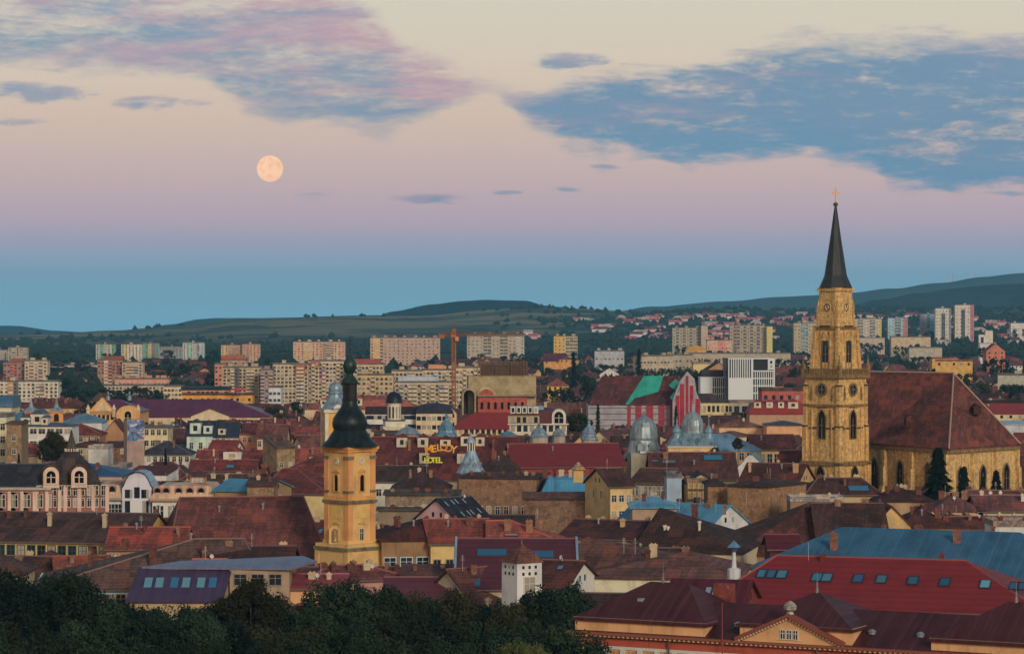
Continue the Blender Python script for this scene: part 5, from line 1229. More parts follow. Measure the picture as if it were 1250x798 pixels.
def mansard_house():
    b = B('mansard_house', 'maroon mansard building with four white dormers and big round-arched gable', 'building', 622, 692, 517, 497, hz=20, W=20, roof='mansard', rc=(78,34,42), rm='sheet', wc=(196,190,170), win=(9,1,1.4,2,.6), yb=530, lm='maroon mansard building')
    o, L = b.o, b.L; WH = M('plaster', (204,200,186))
    for i in range(5): 
        x = L*(.06+.1*i); Mesh().box(x-.8, x+.8, -.2, 1.6, b.ze+3.4, b.ze+5.6).build('dormer', WH, b.rf); put_window(o, (x, -.2, b.ze+4.5), 0, .9, 1.5, False); put_window(o, (x, -.45, b.ze+1.3), 0, 1.2, 1.9, False)
    Mesh().box(-.5, L*.52, -.42, -.0, b.ze+.1, b.ze+2.7).build('loggia', M('plaster', (150,140,110)), o)
    Mesh().box(-.6, L*.56, -.9, .3, b.ze+2.75, b.ze+3.1).build('balcony', M('trim', (90,60,60)), o)
    Mesh().box(-.6, L+.6, -.7, .3, b.ze-.35, b.ze+.06).build('cornice', WH, o)
    g = Mesh().prismy(arch_poly(4.6, 5.0, 8, False), -.6, 2).build('arched_gable', WH, o, loc=(L*.86, 0, b.ze-.1)); arch_window(g, (0,-.6,.3), 0, 3, 3.8, WH, pointed=False)
    Mesh().box(0, L*.6, 2, 14, b.zr-.9, b.zr+.1).build('flat_roof', M('metal_new', (100,140,160)), b.rf)
mansard_house()
B('red_roofed_house', 'bright red mansard roof with white dormers left of the stone tower', 'house', 915, 985, 505, 489, d=940, W=14, roof='mansard', rc=(120,34,36), rm='sheet', wc=(150,120,96), dorm=((.14,.5,2.4,1.8),(.35,.5,2.2,1.8),(.55,.5,2,1.8),(.76,.45,3.4,2)), yb=507)
B('brick_building', 'flat-topped brick-pink building with small blue-framed window', 'building', 930, 988, 477, 475.5, d=1060, W=16, roof='flat', wc=(150,78,70), rc=(80,56,56), win=(6,1,1.3,1.6,1.6), yb=489)
B('yellow_house', 'cream yellow hall with dark grey roof and six tall windows', 'hall', 852, 890, 490, 480, hz=20, W=16, roof='hip', rc=(58,54,54), wc=(194,180,126), win=(7,1,1.1,2.4,1.6), yb=505, hl=1, hr=6, lm='cream yellow hall')
B('library', 'low beige hall with vertical slots under the white office block', 'hall', 890, 934, 491, 490, d=1130, W=10, roof='flat', wc=(142,134,116), rc=(110,104,96), win=(14,1,1.0,3,1.3), yb=502)
B('gabled_house', 'brown sandstone gable house behind the white office wing', 'house', 862, 893, 452, 442, hz=26, W=26, roof='front', rc=(62,44,44), wc=(150,112,82), yb=460)
B('pale_house', 'pale yellow flat building with plain walls before the gable house', 'house', 846, 872, 445, 443, d=1500, W=12, roof='flat', wc=(186,170,116), rc=(140,130,110), yb=452)
B('villa', 'orange plastered villa with maroon gable roof in the green suburb', 'villa', 664, 690, 440, 431, hz=16, W=14, roof='gable', rc=(84,32,50), wc=(208,150,80), win=(4,1,1.2,1.4), yb=449, d=2300)
B('villa', 'wide orange villa wall beside the dark conifer', 'villa', 683, 700, 438, 435, W=10, roof='hip', rc=(110,58,50), wc=(208,148,76), yb=448, d=2250, win=(3,1,1.2,1.4))
B('villa', 'yellow villa with red roof half buried in trees', 'villa', 668, 694, 470, 462, W=12, roof='hip', rc=(124,58,44), wc=(206,164,60), yb=474, d=1500, win=(4,1,1.2,1.4))
B('villa', 'bright yellow-orange roofed building under the hillside slab block', 'villa', 838, 861, 426, 421, W=14, roof='hip', rc=(190,140,50), rm='sheet', wc=(200,150,60), yb=430, d=2550)
B('villa', 'large yellow flat-roofed villa above the nave ridge', 'villa', 1142, 1187, 441, 440, W=12, roof='flat', wc=(210,168,84), rc=(140,70,60), win=(5,1,1.4,1.6), yb=455, d=1750, sk=-4, lm='yellow villa above the nave')
B('villa', 'taller orange block joined to the yellow villa', 'villa', 1138, 1165, 438, 437, W=12, roof='flat', wc=(206,158,74), rc=(120,60,50), win=(3,1,1.2,1.5), yb=446, d=1800)
B('brick_house', 'orange brick gable house on the green slope', 'house', 1204, 1227, 428, 419, W=16, roof='front', rc=(110,58,44), wc=(168,106,76), win=(3,2,1.2,1.4), yb=437, d=2050)
B('white_church', 'small white church with twin-arched belfry in the suburb', 'church', 1196, 1216, 421, 419, W=9, roof='flat', wc=(196,196,190), rc=(170,170,168), yb=424, d=2500)
B('belfry', 'white belfry with one tall dark opening beside the white church', 'belfry', 1195, 1203, 410, 409, W=5, roof='flat', wc=(196,198,192), rc=(170,170,168), yb=421, d=2520, win=(1,1,2.6,7,1.2))
B('belfry', 'round-topped white belfry, the wider of the two', 'belfry', 1203, 1212, 405, 404, W=6, roof='flat', wc=(200,192,170), rc=(170,170,168), yb=419, d=2540)
B('long_house', 'house with red roof and yellow gable at the right edge behind the nave', 'house', 1206, 1262, 504, 492, hz=15, W=14, roof='gable', rc=(122,48,48), rm='sheet', wc=(190,172,130), win=(5,1,1.2,1.2), yb=515)
B('shed_roof', 'pale blue flat metal roof right of the nave', 'shed', 1216, 1262, 517, 513, d=930, W=12, roof='shed', rc=(130,160,180), rm='metal_new', wc=(160,165,170), yb=527)

# left, around the yellow turrets
B('white_house', 'long white three-storey house with framed windows below the yellow turrets', 'house', 25, 88, 519, 515, hz=19, W=13, roof='hip', rc=(60,76,92), rm='metal', wc=(184,184,180), win=(6,2,1.9,1.4,1.0,3.6), yb=541, dorm=((.08,.3,3,2),(.3,.3,4,3),(.45,.2,2,2)), lm='long white house')
B('rooftops', 'blue-grey metal hipped roof behind the yellow turrets', 'house', 8, 50, 512, 497, hz=22, W=16, roof='hip', rc=(74,112,136), rm='metal', wc=WHT, yb=512)
B('rooftops', 'light blue-grey long roof right of the second yellow turret', 'house', 76, 124, 514, 504, hz=19, W=13, roof='hip', rc=(86,120,140), rm='metal', wc=WHT, yb=514)
for i, (px, lab) in enumerate(((38, 'yellow roof turret with grey spire, outer one'), (69, 'yellow roof turret with grey spire and dark arched opening, inner one'))):
    d = 860.; s_ = F/d; o = empty('turret', (px2x(px,d), d, 0), R(8), lab, 'turret'); Z = lambda y_: HC-(y_-HY)/s_; YM = M('plaster', (212,148,70)); h = 7.2/s_
    Mesh().box(-h,h,-h,h,10,Z(502)).build('shaft', YM, o); Mesh().box(-h-.3,h+.3,-h-.3,h+.3,Z(503.5),Z(501.5)).build('cornice', M('plaster', (170,110,80)), o)
    Mesh().add([(-h-.2,-h-.2,Z(501.5)),(h+.2,-h-.2,Z(501.5)),(h+.2,h+.2,Z(501.5)),(-h-.2,h+.2,Z(501.5)),(-h*.55,-h*.55,Z(497)),(h*.55,-h*.55,Z(497)),(h*.55,h*.55,Z(497)),(-h*.55,h*.55,Z(497))],[(0,1,5,4),(1,2,6,5),(2,3,7,6),(3,0,4,7),(4,5,6,7)]).build('roof', ZN, o)
    Mesh().lathe([(h*.45,Z(497)),(h*.3,Z(494)),(.12,Z(485))], 8).build('spire', ZN2, o)
    for k in range(4):
        a = k*math.pi/2; arch_window(o, (h*math.sin(a), -h*math.cos(a), Z(514)), a, 1.5, 2.4, YM, pointed=False, mull=False)
    regbox(px-8, px+8, 515, 485, d, 4)
LM.append(('yellow turrets', 54, 500, 860))
B('tall_house', 'pale yellow-white tall house cut by the left edge', 'house', -20, 8, 508, 507, d=700, W=12, roof='flat', wc=(208,204,170), rc=(110,112,116), yb=552, win=(3,5,1.1,1.6,1.5))
B('domed_house', 'blue-grey curved metal roof at the left edge', 'house', -22, 14, 497, 482, hz=24, W=16, roof='vault', rc=(62,96,120), rm='metal', wc=(180,176,150), yb=500)
B('side_wall', 'bare ochre firewall house between the tall pale one and long white one', 'house', 8, 26, 516, 513, d=690, W=10, roof='shed', wc=(124,104,78), wm='brick', rc=(90,60,50), yb=541, win=(1,3,.9,1.2,3))
B('red_roofed_house', 'house with bright red tiled roof and grey side gable behind the black spire', 'house', 9, 46, 554, 541, hz=16, W=15, roof='gable', rc=(124,44,36), wc=(120,104,84), sk=3, yb=562, ch=1)
B('firewall_house', 'tall ochre house with bare gable wall and no windows', 'house', 123, 156, 533, 512, hz=18, W=12, roof='front', wc=(150,112,80), rc=(92,50,44), yb=541, win=(2,1,1.2,1.4,6), lm='tall ochre gable wall')
B('red_roofed_house', 'red roofed house with brown gable left of the tall ochre wall', 'house', 85, 122, 529, 517, hz=17, W=13, roof='hip', rc=(118,44,38), wc=(146,104,76), win=(4,1,1.1,1.6), yb=540, hl=0)
def mural():
    d = 720.; o = empty('mural_wall', (px2x(155,d), d, 0), R(24), 'wall painted with a swirling blue white and red mural', 'mural')
    m, t, b = mat_new('mural_paint'); oc = t.new('ShaderNodeTexCoord').outputs['Object']
    v = t.noise(oc, .35, 4, .6, 1.5); v2 = t.noise(oc, .6, 2, .5, 2)
    c_ = t.mix(t.ramp(v, .42, .46), (.03,.09,.26), (.10,.28,.48)); c_ = t.mix(t.ramp(v, .53, .56), c_, (.55,.58,.62)); c_ = t.mix(t.ramp(v2, .6, .63), c_, (.35,.05,.06))
    t.set(b.inputs['Base Color'], c_)
    s_ = F/d; Mesh().box(0, 22/s_, 0, 3, 0, HC-(512-HY)/s_).build('wall', M('plaster', (140,120,110)), o); Mesh().box(.1, 21.5/s_, -.06, -.003, HC-(538-HY)/s_, HC-(513-HY)/s_).build('painting', m, o)
    regbox(155, 177, 538, 512, d, 8)
mural()
B('brown_wall_house', 'low brown brick house with ragged wall before the tall ochre gable', 'house', 128, 172, 544, 538, hz=15, W=9, roof='shed', wc=(112,80,62), rc=(70,46,42), wm='brick', yb=552, win=(3,1,1.1,1.2))
B('cream_house', 'cream yellow house with flat grey roof right of the mural', 'house', 168, 205, 521, 516, hz=18, W=12, roof='hip', wc=(196,182,136), rc=(88,84,86), rm='metal', win=(5,3,1.1,1.6,.8), yb=538, ch=4)
B('town_house', 'pale teal art nouveau house with curved white gables and black roof', 'house', 228, 262, 530, 513, hz=19, W=13, roof='gable', wc=(164,186,176), rc=(44,52,64), rm='metal', win=(3,2,1.0,1.9,2.4), dorm=((.3,.05,3.2,3.2,(176,190,180)),(.75,.05,2.6,2.4,(176,190,180))), yb=546, ch=2, lm='teal art nouveau house')
B('town_house', 'cream house with black tiled roof and white roof hatch', 'house', 262, 290, 532, 515, hz=18.5, W=13, roof='gable', wc=(194,184,146), rc=(44,54,68), rm='metal', win=(4,2,1.0,1.8,.8), dorm=((.3,.1,2.2,1.8),), yb=546, ch=1)
B('town_house', 'salmon pink house with four pointed attic windows and maroon roof', 'house', 289, 314, 528, 516, hz=18, W=12, roof='gable', wc=(218,152,116), rc=(88,34,40), win=(4,2,.8,1.5,1.3,4.2), yb=546, ch=2, lm='salmon pink house')
B('town_house', 'pale pink house with red-brown roof and arched windows right of the salmon one', 'house', 314, 349, 533, 518, hz=18, W=13, roof='gable', wc=(206,168,148), rc=(98,52,44), win=(6,2,.9,1.7,1.2), yb=546, ch=1)
B('white_gabled_house', 'long low white house with red roof and white gable in the courtyard', 'house', 254, 285, 550, 537, hz=14, W=9, roof='gable', wc=(188,188,184), rc=(112,34,36), sk=-2, yb=556, hr=0)
B('white_wall_house', 'white walled building under dark blue-black roofs', 'house', 170, 232, 553, 538, hz=15, W=13, roof='hip', wc=(180,180,174), rc=(50,60,76), rm='tile', yb=562, ch=3, win=(8,1,1.0,1.4))
B('house_row', 'long red roofed row house with small white gable in its middle', 'house', 240, 330, 562, 549, hz=13, W=11, roof='gable', wc=(150,120,100), rc=(116,42,40), ch=6, yb=566, dorm=((.48,.1,5,2.2,(196,190,180)),))
B('house_row', 'dull red long roof in front of the row with the white gable', 'house', 232, 312, 573, 561, hz=13, W=10, roof='gable', wc=(120,96,80), rc=(108,40,38), ch=4, yb=577, lights=((.6,.3,2,1.6),))
B('courtyard_house', 'white flat-walled building beside the dark blue roof', 'house', 136, 154, 571, 569, d=640, W=10, roof='flat', wc=(150,162,168), rc=(110,116,120), yb=580)
B('courtyard_house', 'white stepped wall house under a maroon eave behind the cream palace', 'house', 156, 203, 578, 568, hz=14, W=9, roof='shed', wc=(184,186,182), rc=(90,42,44), yb=586, sk=-2)
B('courtyard_house', 'low house with white front wall right below the red side roofs', 'house', 84, 132, 544, 537, hz=16, W=11, roof='hip', wc=(150,136,110), rc=(84,52,50), yb=556, win=(5,1,1.1,1.2), ch=2)
B('white_box', 'plain white box-like wall among brown roofs', 'house', 108, 132, 546, 545.5, d=745, W=8, roof='flat', wc=(176,176,168), rc=(140,140,136), yb=557)

# ------------------------------------------------------------------ corner house with the black steep tower roof
def corner_house():
    b = B('corner_hotel', 'pinkish corner building with long black roof and arched dormers', 'building', -60, 62, 594, 566, hz=22, W=18, roof='gable', rc=(40,44,54), rm='tile', wc=(186,156,140), yb=624, lm='black-roofed corner building')
    o, L, H = b.o, b.L, b.ze; PK = M('plaster', (188,166,146)); BR = M('plaster', (128,84,78))
    for i in range(8):
        x = L*(i+.5)/8; Mesh().box(x+2.5, x+3.1, -.3, .1, 1, H-.6).build('pilaster', PK, o)
        Mesh().box(x-1.6, x+1.6, -.15, .1, H-6.2, H-1).build('window_surround', BR, o)
        for q in (-.8,.8): put_window(o, (x+q, -.15, H-2.6), 0, .9, 2.3); put_window(o, (x+q, -.15, H-6.6), 0, .9, 2.0)
    Mesh().box(-.2, L+.2, -.9, 0, H-.55, H-.05).build('cornice', M('plaster', (150,140,134)), o)
    d = b.df-2; s_ = F/d; t_ = empty('corner_tower', (px2x(78,d), d+9, 0), R(8), 'corner pavilion with steep black tent roof, needle spire and two arched dormers', 'tower'); Z = lambda y_: HC-(y_-HY)/s_
    m = Mesh(); h = 42/s_; oct_ = [(h*.62*math.cos(R(22.5+45*k))*1.35, h*.5*math.sin(R(22.5+45*k))*1.2) for k in range(8)]
    m.prism(oct_, 0, Z(594)); m.build('wall', PK, t_)
    BK = M('tile', (52,50,50)); pr = [(1.14,596),(1.08,592),(.98,582),(.62,568),(.42,560),(.3,556),(.27,553.5)]
    m = Mesh()
    for f_, y_ in pr: m.v += [(x*f_, yv*f_, Z(y_)) for x, yv in oct_]
    for i in range(len(pr)-1):
        for k in range(8): m.f.append((i*8+k, i*8+(k+1) % 8, (i+1)*8+(k+1) % 8, (i+1)*8+k))
    m.f.append(tuple(range((len(pr)-1)*8, len(pr)*8))); m.build('tent_roof', BK, t_)
    Mesh().lathe([(7.5/s_,Z(554)),(7.9/s_,Z(553)),(7.2/s_,Z(552)),(4/s_,Z(540)),(.3/s_,Z(526))], 8).build('needle_spire', M('tile', (66,66,62)), t_)
    cr_ = Mesh(); 
    for k in range(16): a = 2*math.pi*k/16; cr_.box(8/s_*math.cos(a)-.09, 8/s_*math.cos(a)+.09, 8/s_*math.sin(a)-.09, 8/s_*math.sin(a)+.09, Z(553.5), Z(550))
    cr_.build('roof_railing', TRIM, t_)
    for (px, yy_, nm) in ((54, 592, 0), (88, 592, 1)):
        g = Mesh().prismy(arch_poly(2.9, 3.9, 8, False), -.8, 4).build('arched_dormer', PK, t_, loc=((px-78)/s_, -6.2, Z(596)))
        arch_window(g, (0,-.8,.9), 0, 1.7, 2.3, PK, pointed=False, trim=.4)
        Mesh().prismy([(x*1.18, z_*1.08) for x, z_ in arch_poly(2.9, 4.0, 8, False)], -.4, 4.2).build('dormer_hood', M('tile', (70,40,38)), g, loc=(0,.45,.05))
    for i in range(5):
        x = (45+i*17-78)/s_; yq = -6.0
        Mesh().box(x-1.7, x+1.7, yq-.1, yq+.5, 1, Z(595)).build('window_surround', BR, t_)
        for q in (-.75,.75): put_window(t_, (x+q, yq-.1, Z(601)), 0, .9, 2.2); put_window(t_, (x+q, yq-.1, Z(613)), 0, .9, 2.0)
    for i in range(6): x = (37+i*17-78)/s_; Mesh().box(x-.35, x+.35, -6.4, -5.4, 1, Z(595)).build('pilaster', M('plaster', (180,150,136)), t_)
    regbox(38, 108, 624, 526, d, 16)
    pass
    B('blue_roofed_house', 'house with shiny dark blue metal roof behind the corner tower', 'house', 98, 149, 579, 564, hz=20, W=17, roof='hip', rc=(36,74,112), rm='metal', wc=(150,130,120), yb=581, hl=0, ch=1)
corner_house()
def cream_palace():
    CRR = (206,172,138)
    b = B('palace', 'cream roofed palace with white facade and two arched attic windows', 'palace', 103, 150, 607, 588, hz=17, W=17, roof='mansard', rc=CRR, rm='metal', wc=(196,198,190), yb=631, lm='cream roofed palace')
    o, L, H = b.o, b.L, b.ze; WT = M('trim', (190,190,182))
    for f_, w_ in ((.12,1.2),(.70,1.2),(.88,1.2)): put_window(o, (L*f_, 0, H-2.6), 0, w_, 2.6, True, WT)
    arch_window(o, (L*.38, 0, H-4.6), 0, 2.6, 3.4, WT, pointed=False)
    Mesh().box(-.3, L+.3, -.8, 0, H-.5, H-.05).build('cornice', M('trim', (120,118,104)), o)
    for f_ in (.3,.72): g = Mesh().prismy(arch_poly(1.8, 2.3, 6, False), -.5, 2).build('dormer', M('trim', (150,120,104)), b.rf, loc=(L*f_, .8, H+.4)); arch_window(g, (0,-.5,.2), 0, 1.1, 1.6, M('trim', (110,80,70)), pointed=False, mull=False, trim=.15)
    # big white shaped gable
    d = b.df-1; s_ = F/d; g = empty('shaped_gable_house', (px2x(167,d), d, 0), b.a, 'white house front with tall curved gable and groups of narrow windows', 'house'); Z = lambda y_: HC-(y_-HY)/s_
    WM = M('plaster', (196,194,204))
    pr = [(-17,632),(17,632),(18,602),(18,596),(16,593),(13,586),(9,580),(3,577.5),(-3,577.5),(-9,580),(-13,586),(-16,593),(-18,596),(-18,602)]
    Mesh().prismy([(x/s_, Z(y_) if y_ < 630 else 0) for x, y_ in pr], 0, 9).build('wall', WM, g)
    for gx in (-10, 0.2, 10):
        for q in (-3,0,3):
            if gx == .2 and q: continue
            put_window(g, ((gx+q)/s_, 0, Z(602.5 if gx != .2 else 601)), 0, .5 if gx != .2 else 1.1, 1.7 if gx != .2 else 2.2, False); put_window(g, ((gx+q)/s_, 0, Z(619)), 0, .5 if gx != .2 else 1.2, 2.6, False)
    Mesh().box(-1.2, 1.2, -1.0, 0, Z(628), Z(611)).build('bay_window', M('trim', (200,200,196)), g)
    vv = [(x/s_, Z(y_)) for x, y_ in pr[2:]]; rm_ = Mesh(); n = len(vv)
    rm_.v += [(x*1.05, .5, z_+.25) for x, z_ in vv] + [(x*1.05, 10, z_+.25) for x, z_ in vv]
    for i in range(n-1): rm_.f.append((i, i+1, n+i+1, n+i))
    rm_.build('curved_roof', M('metal', (130,160,176)), g)
    regbox(149, 186, 630, 576, d, 10)
    b2 = B('palace', 'cream roofed wing with rust-stained metal roof right of the curved gable', 'palace', 186, 262, 608, 589, hz=17, W=17, roof='mansard', rc=CRR, rm='metal', wc=(190,192,184), yb=628)
    o, L, H = b2.o, b2.L, b2.ze
    for f_ in (.06,.13,.3,.38,.62,.72): put_window(o, (L*f_, 0, H-2.8), 0, 1.2, 2.6, True, WT)
    for f_ in (.08,.22,.42,.6,.78): g = Mesh().prismy(arch_poly(1.8, 2.2, 6, False), -.5, 2).build('dormer', M('trim', (150,120,104)), b2.rf, loc=(L*f_, .8, H+.3)); arch_window(g, (0,-.5,.2), 0, 1.1, 1.5, M('trim', (110,80,70)), pointed=False, mull=False, trim=.15)
    Mesh().box(-.3, L+.3, -.8, 0, H-.5, H-.05).build('cornice', M('trim', (150,120,100)), o)
    B('chimney_house', 'square cream attic box with dark window above the cream roofs', 'attic', 232, 249, 579, 574, hz=19, W=5, roof='hip', wc=(150,128,100), rc=(90,50,44), win=(1,1,1.6,1.4,.5), yb=586)
    B('blue_roofed_house', 'light blue metal roof between cream roof and ochre firewall', 'house', 262, 318, 598, 584, hz=17.5, W=16, roof='gable', rc=(62,128,156), rm='metal_new', wc=(140,112,78), yb=602, hr=0, sk=-3)
cream_palace()
B('firewall_house', 'ochre stained firewall house with stepped edge beside light blue roof', 'house', 302, 334, 592, 582, hz=18, W=10, roof='shed', wc=(128,104,76), wm='brick', rc=(80,50,44), yb=604, win=(2,2,.9,1.3,3), ch=2)
B('firewall_house', 'tall ochre wall with grey sloping top behind red roofs', 'house', 338, 360, 546, 530, hz=18, W=8, roof='shed', wc=(130,110,78), wm='brick', rc=(84,70,62), yb=566, win=(2,2,.9,1.3,4), ch=2, sk=3)
B('gabled_house', 'maroon roofed house with small yellow gable left of the onion tower', 'house', 318, 398, 600, 572, hz=18, W=20, roof='hip', wc=(196,176,120), rc=(96,38,36), yb=604, hl=1, ch=1, sk=-4, lm='maroon yellow-gabled roof')
B('long_house', 'large dark red roof behind the onion tower left side', 'house', 343, 408, 577, 546, hz=21, W=22, roof='hip', wc=(170,150,120), rc=(98,38,36), yb=578, hl=14, hr=3)

# ------------------------------------------------------------------ hotel roofs with the letters
B('hotel', 'broad maroon tiled hotel roof carrying the big yellow letters', 'hotel', 452, 632, 584, 533, hz=20, W=34, roof='gable', wc=(150,130,110), rc=(98,38,38), yb=580, ch=9,
  dorm=((.2,.75,2.6,2.4),(.345,.75,2.6,2.4),(.5,.78,2.6,1.6),(.64,.78,2.4,2.4),(.74,.78,2.2,2.2),(.36,.36,2.4,2.6),(.615,.36,2.2,2.4),(.12,.12,1.8,1.6),(.22,.1,1.8,1.6),(.30,.1,1.8,1.6)), lm='lettered hotel roof')
def sign():
    def txt(body, px, py_, size_px, d, mat, rot=0, shear=0):
        c = bpy.data.curves.new('letter', 'FONT'); c.body = body; c.align_x = 'CENTER'; c.align_y = 'BOTTOM'; c.extrude = .12; c.offset = .03; c.size = size_px*d/F*1.26; c.shear = shear
        c.materials.append(mat)
        ob = bpy.data.objects.new('letter', c); C.objects.link(ob); bpy.context.view_layer.update(); me = bpy.data.meshes.new_from_object(ob.evaluated_get(bpy.context.evaluated_depsgraph_get())); bpy.data.objects.remove(ob); return me
    d = z2d(545, 17.2) - 14; 
    d = 680.; s_ = F/d
    o = empty('roof_sign', (px2x(539,d), d, HC-(555-HY)/s_), 0, 'orange and yellow hotel sign of wavy free-standing letters on the maroon roof', 'sign')
    OG = M('metal_new', (220,158,40)); YG = M('metal_new', (214,206,40))
    for m_ in (OG, YG):
        bb = m_.node_tree.nodes['Principled BSDF']; bb.inputs['Emission Color'].default_value = (.8,.42,.03,1) if m_ is OG else (.62,.60,.03,1); bb.inputs['Emission Strength'].default_value = .18
    for ch_, x, y_, r_, sz in zip('MELODY', (-14.4,-8.4,-3.0,2.4,8.2,14.0), (-.3,1.2,2.6,3.0,1.6,-.2), (10,7,2,-3,-6,-8), (11,9.5,9.5,9.5,10,10.5)):
        l_ = link('letter', txt(ch_, 0, 0, sz, d, OG), o, (x/s_, 0, y_/s_), (R(90), R(-r_*-1), 0)); l_.rotation_euler = (R(90), 0, 0)
        l_.rotation_euler = (R(90), R(-r_), 0)
    for ch_, x in zip('HOTEL', (-18.2,-14.0,-9.6,-5.4,-1.2)):
        l_ = link('letter', txt(ch_, 0, 0, 7.6, d, YG), o, (x/s_, 0, -11.5/s_), (R(90), 0, 0))
    fr = Mesh()
    for x in range(-18, 18, 9): fr.box(x/s_-.05, x/s_+.05, .15, .25, -12/s_, 6/s_)
    fr.box(-19/s_, 17/s_, .15, .25, -.4/s_, .1/s_).box(-20/s_, 2/s_, .15, .25, -12/s_, -11.6/s_)
    for x in (-16, 0, 14): fr.add([(x/s_-.06,.2,0),(x/s_+.06,.2,0),(x/s_+.06,7,-1.5),(x/s_-.06,7,-1.5)], [(0,1,2,3)])
    fr.build('support_frame', M('trim', (60,46,42)), o)
    regbox(515, 560, 569, 541, d, 2)
sign()
B('brown_house', 'white house with long dark brown roof behind the onion tower', 'house', 455, 515, 586, 568, hz=16, W=15, roof='gable', wc=(176,178,166), rc=(58,44,42), win=(4,1,1.1,1.5,2), ch=2, yb=597, lm='white dark brown roof')
B('maroon_hall', 'very long plain maroon roof running behind the brick firewalls', 'hall', 628, 762, 568, 541, hz=19, W=20, roof='gable', wc=(128,48,42), rc=(104,38,40), rm='sheet', yb=583, sk=4, ch=0, lm='long plain maroon roof')
B('brown_house', 'dark brown steep hipped roof right of the bell-shaped turret', 'house', 588, 634, 577, 552, hz=18, W=20, roof='hip', wc=(110,70,58), rc=(62,42,38), yb=580, ch=2)
B('grey_roofed_house', 'house with mossy grey-green hipped roof near the ribbed dome', 'house', 764, 790, 560, 541, hz=18, W=14, roof='hip', wc=(180,150,90), rc=(84,88,84), yb=566, rm='metal')
B('brown_house', 'wide brown roof with skylights in front of the silver palace domes', 'house', 796, 900, 583, 552, hz=19, W=24, roof='gable', wc=(120,106,86), rc=(84,48,44), yb=584, ch=3, lights=((.22,.62,3,1.6,(120,120,110)),(.75,.78,4.2,2.6,(50,140,170)),(.05,.65,1.6,1.2,(120,110,110))), lm='wide skylit brown roof')
def white_gable():
    d = 640.; s_ = F/d; o = empty('white_gable_house', (px2x(910,d), d, 0), R(-8), 'stark white curved gable wall with thin blue edging', 'house'); Z = lambda y_: HC-(y_-HY)/s_
    pr = [(-18,610),(8,610),(19,574),(18,565),(13,560),(9,556),(5,555),(1,558),(-3,564),(-8,569),(-17,573)]
    pr = [(x/s_, Z(y_) if y_ < 600 else 0) for x, y_ in pr]
    Mesh().prismy(pr, 0, 1).build('gable_wall', M('plaster', (186,188,186)), o)
    Mesh().box(-17/s_, 17/s_, 1, 12, 0, Z(574)).build('wall', M('plaster', (150,140,120)), o)
    m = Mesh(); q = pr[2:]; n = len(q); m.v += [(x, -.1, z_+.18) for x, z_ in q]+[(x, 12, z_+.18) for x, z_ in q]; 
    for i in range(n-1): m.f.append((i, i+1, n+i+1, n+i))
    m.build('roof', M('metal', (80,120,130)), o)
    regbox(892, 930, 586, 556, d, 10); LM.append(('stark white gable', 910, 570, d))
white_gable()
B('arcaded_house', 'cream house with maroon roof and arched windows left of the stone tower', 'house', 918, 970, 547, 530, hz=20, W=15, roof='gable', wc=(190,158,96), rc=(88,44,46), win=(6,1,1.2,2.6,1.4), yb=567, hr=3, lm='cream arcaded house')
B('rust_house', 'house with rusty mottled brown roof and small buff gable', 'house', 902, 972, 590, 565, hz=18, W=18, roof='gable', wc=(170,140,96), rc=(84,40,34), yb=591, ch=5, sk=-4, chm=M('plaster',(160,132,90)), lm='rusty mottled roof')
B('maroon_roofed_house', 'dull maroon lean-to roof touching the stone tower foot', 'house', 948, 985, 575, 550, hz=18, W=13, roof='gable', wc=(160,130,90), rc=(88,38,38), yb=582, sk=-2)
B('cream_house', 'cream house with low terracotta roof and ochre front', 'house', 878, 930, 520, 511, hz=17, W=14, roof='hip', wc=(204,168,126), rc=(130,80,60), yb=528, ch=2)
B('cream_house', 'buff low house with dark flat roof above the blue wing', 'house', 936, 980, 518, 513, hz=17, W=12, roof='hip', wc=(186,140,100), rc=(54,60,70), rm='metal', yb=522)
B('cream_house', 'peach long building with thin white cornice behind the palace', 'house', 872, 916, 531, 526, hz=16, W=9, roof='hip', wc=(200,168,126), rc=(86,60,50), yb=535)

# ------------------------------------------------------------------ brick firewalls and blue roofs, centre
B('brick_house', 'tall windowless brown brick firewall below the silver turret', 'house', 560, 655, 581, 576, hz=16, W=15, roof='shed', wc=(118,90,68), wm='brick', rc=(70,48,42), yb=612, ch=7, sk=-3, lm='tall brown brick wall', win=(9,1,.9,1.6,6.2))
B('brick_house', 'long brown brick firewall house under the bright blue roof', 'house', 640, 745, 608, 600, hz=13.5, W=4, roof='shed', wc=(112,86,66), wm='brick', rc=(90,60,50), yb=634, ch=0, lm='long brick firewall')
B('blue_roofed_house', 'bright blue metal roof crowded with chimneys behind the brick firewall', 'house', 662, 745, 604, 580, hz=16.5, W=15, roof='mansard', wc=(120,96,72), rc=(58,124,160), rm='metal_new', yb=606, ch=8, lm='bright blue roof')
B('corner_turret', 'small ochre lantern turret on blue base over the brick houses', 'turret', 700, 712, 573, 563, d=555, W=2.4, roof='pyr', wc=(176,148,90), rc=(150,128,80), yb=580, zb=17.8)
B('scaffolded_house', 'cream house covered in scaffolding beside the bright blue roof', 'house', 745, 772, 592, 571, hz=19, W=15, roof='gable', wc=(188,160,106), rc=(80,48,44), yb=628, sk=1.5, ch=0, win=(3,4,1.0,1.3,2), lm='scaffolded cream house')
B('brown_house', 'cream side house with brown roof and long row of dark windows', 'house', 770, 812, 588, 571, hz=18, W=14, roof='gable', wc=(170,140,98), rc=(84,52,48), yb=608, sk=-3, win=(8,2,1.1,2.0,.9))
B('ruined_house', 'crumbling grey-beige wall house with two blank storeys', 'house', 838, 875, 588, 577, hz=17.5, W=12, roof='front', wc=(164,146,112), rc=(60,44,42), yb=618, win=(2,2,1.3,1.0,2))
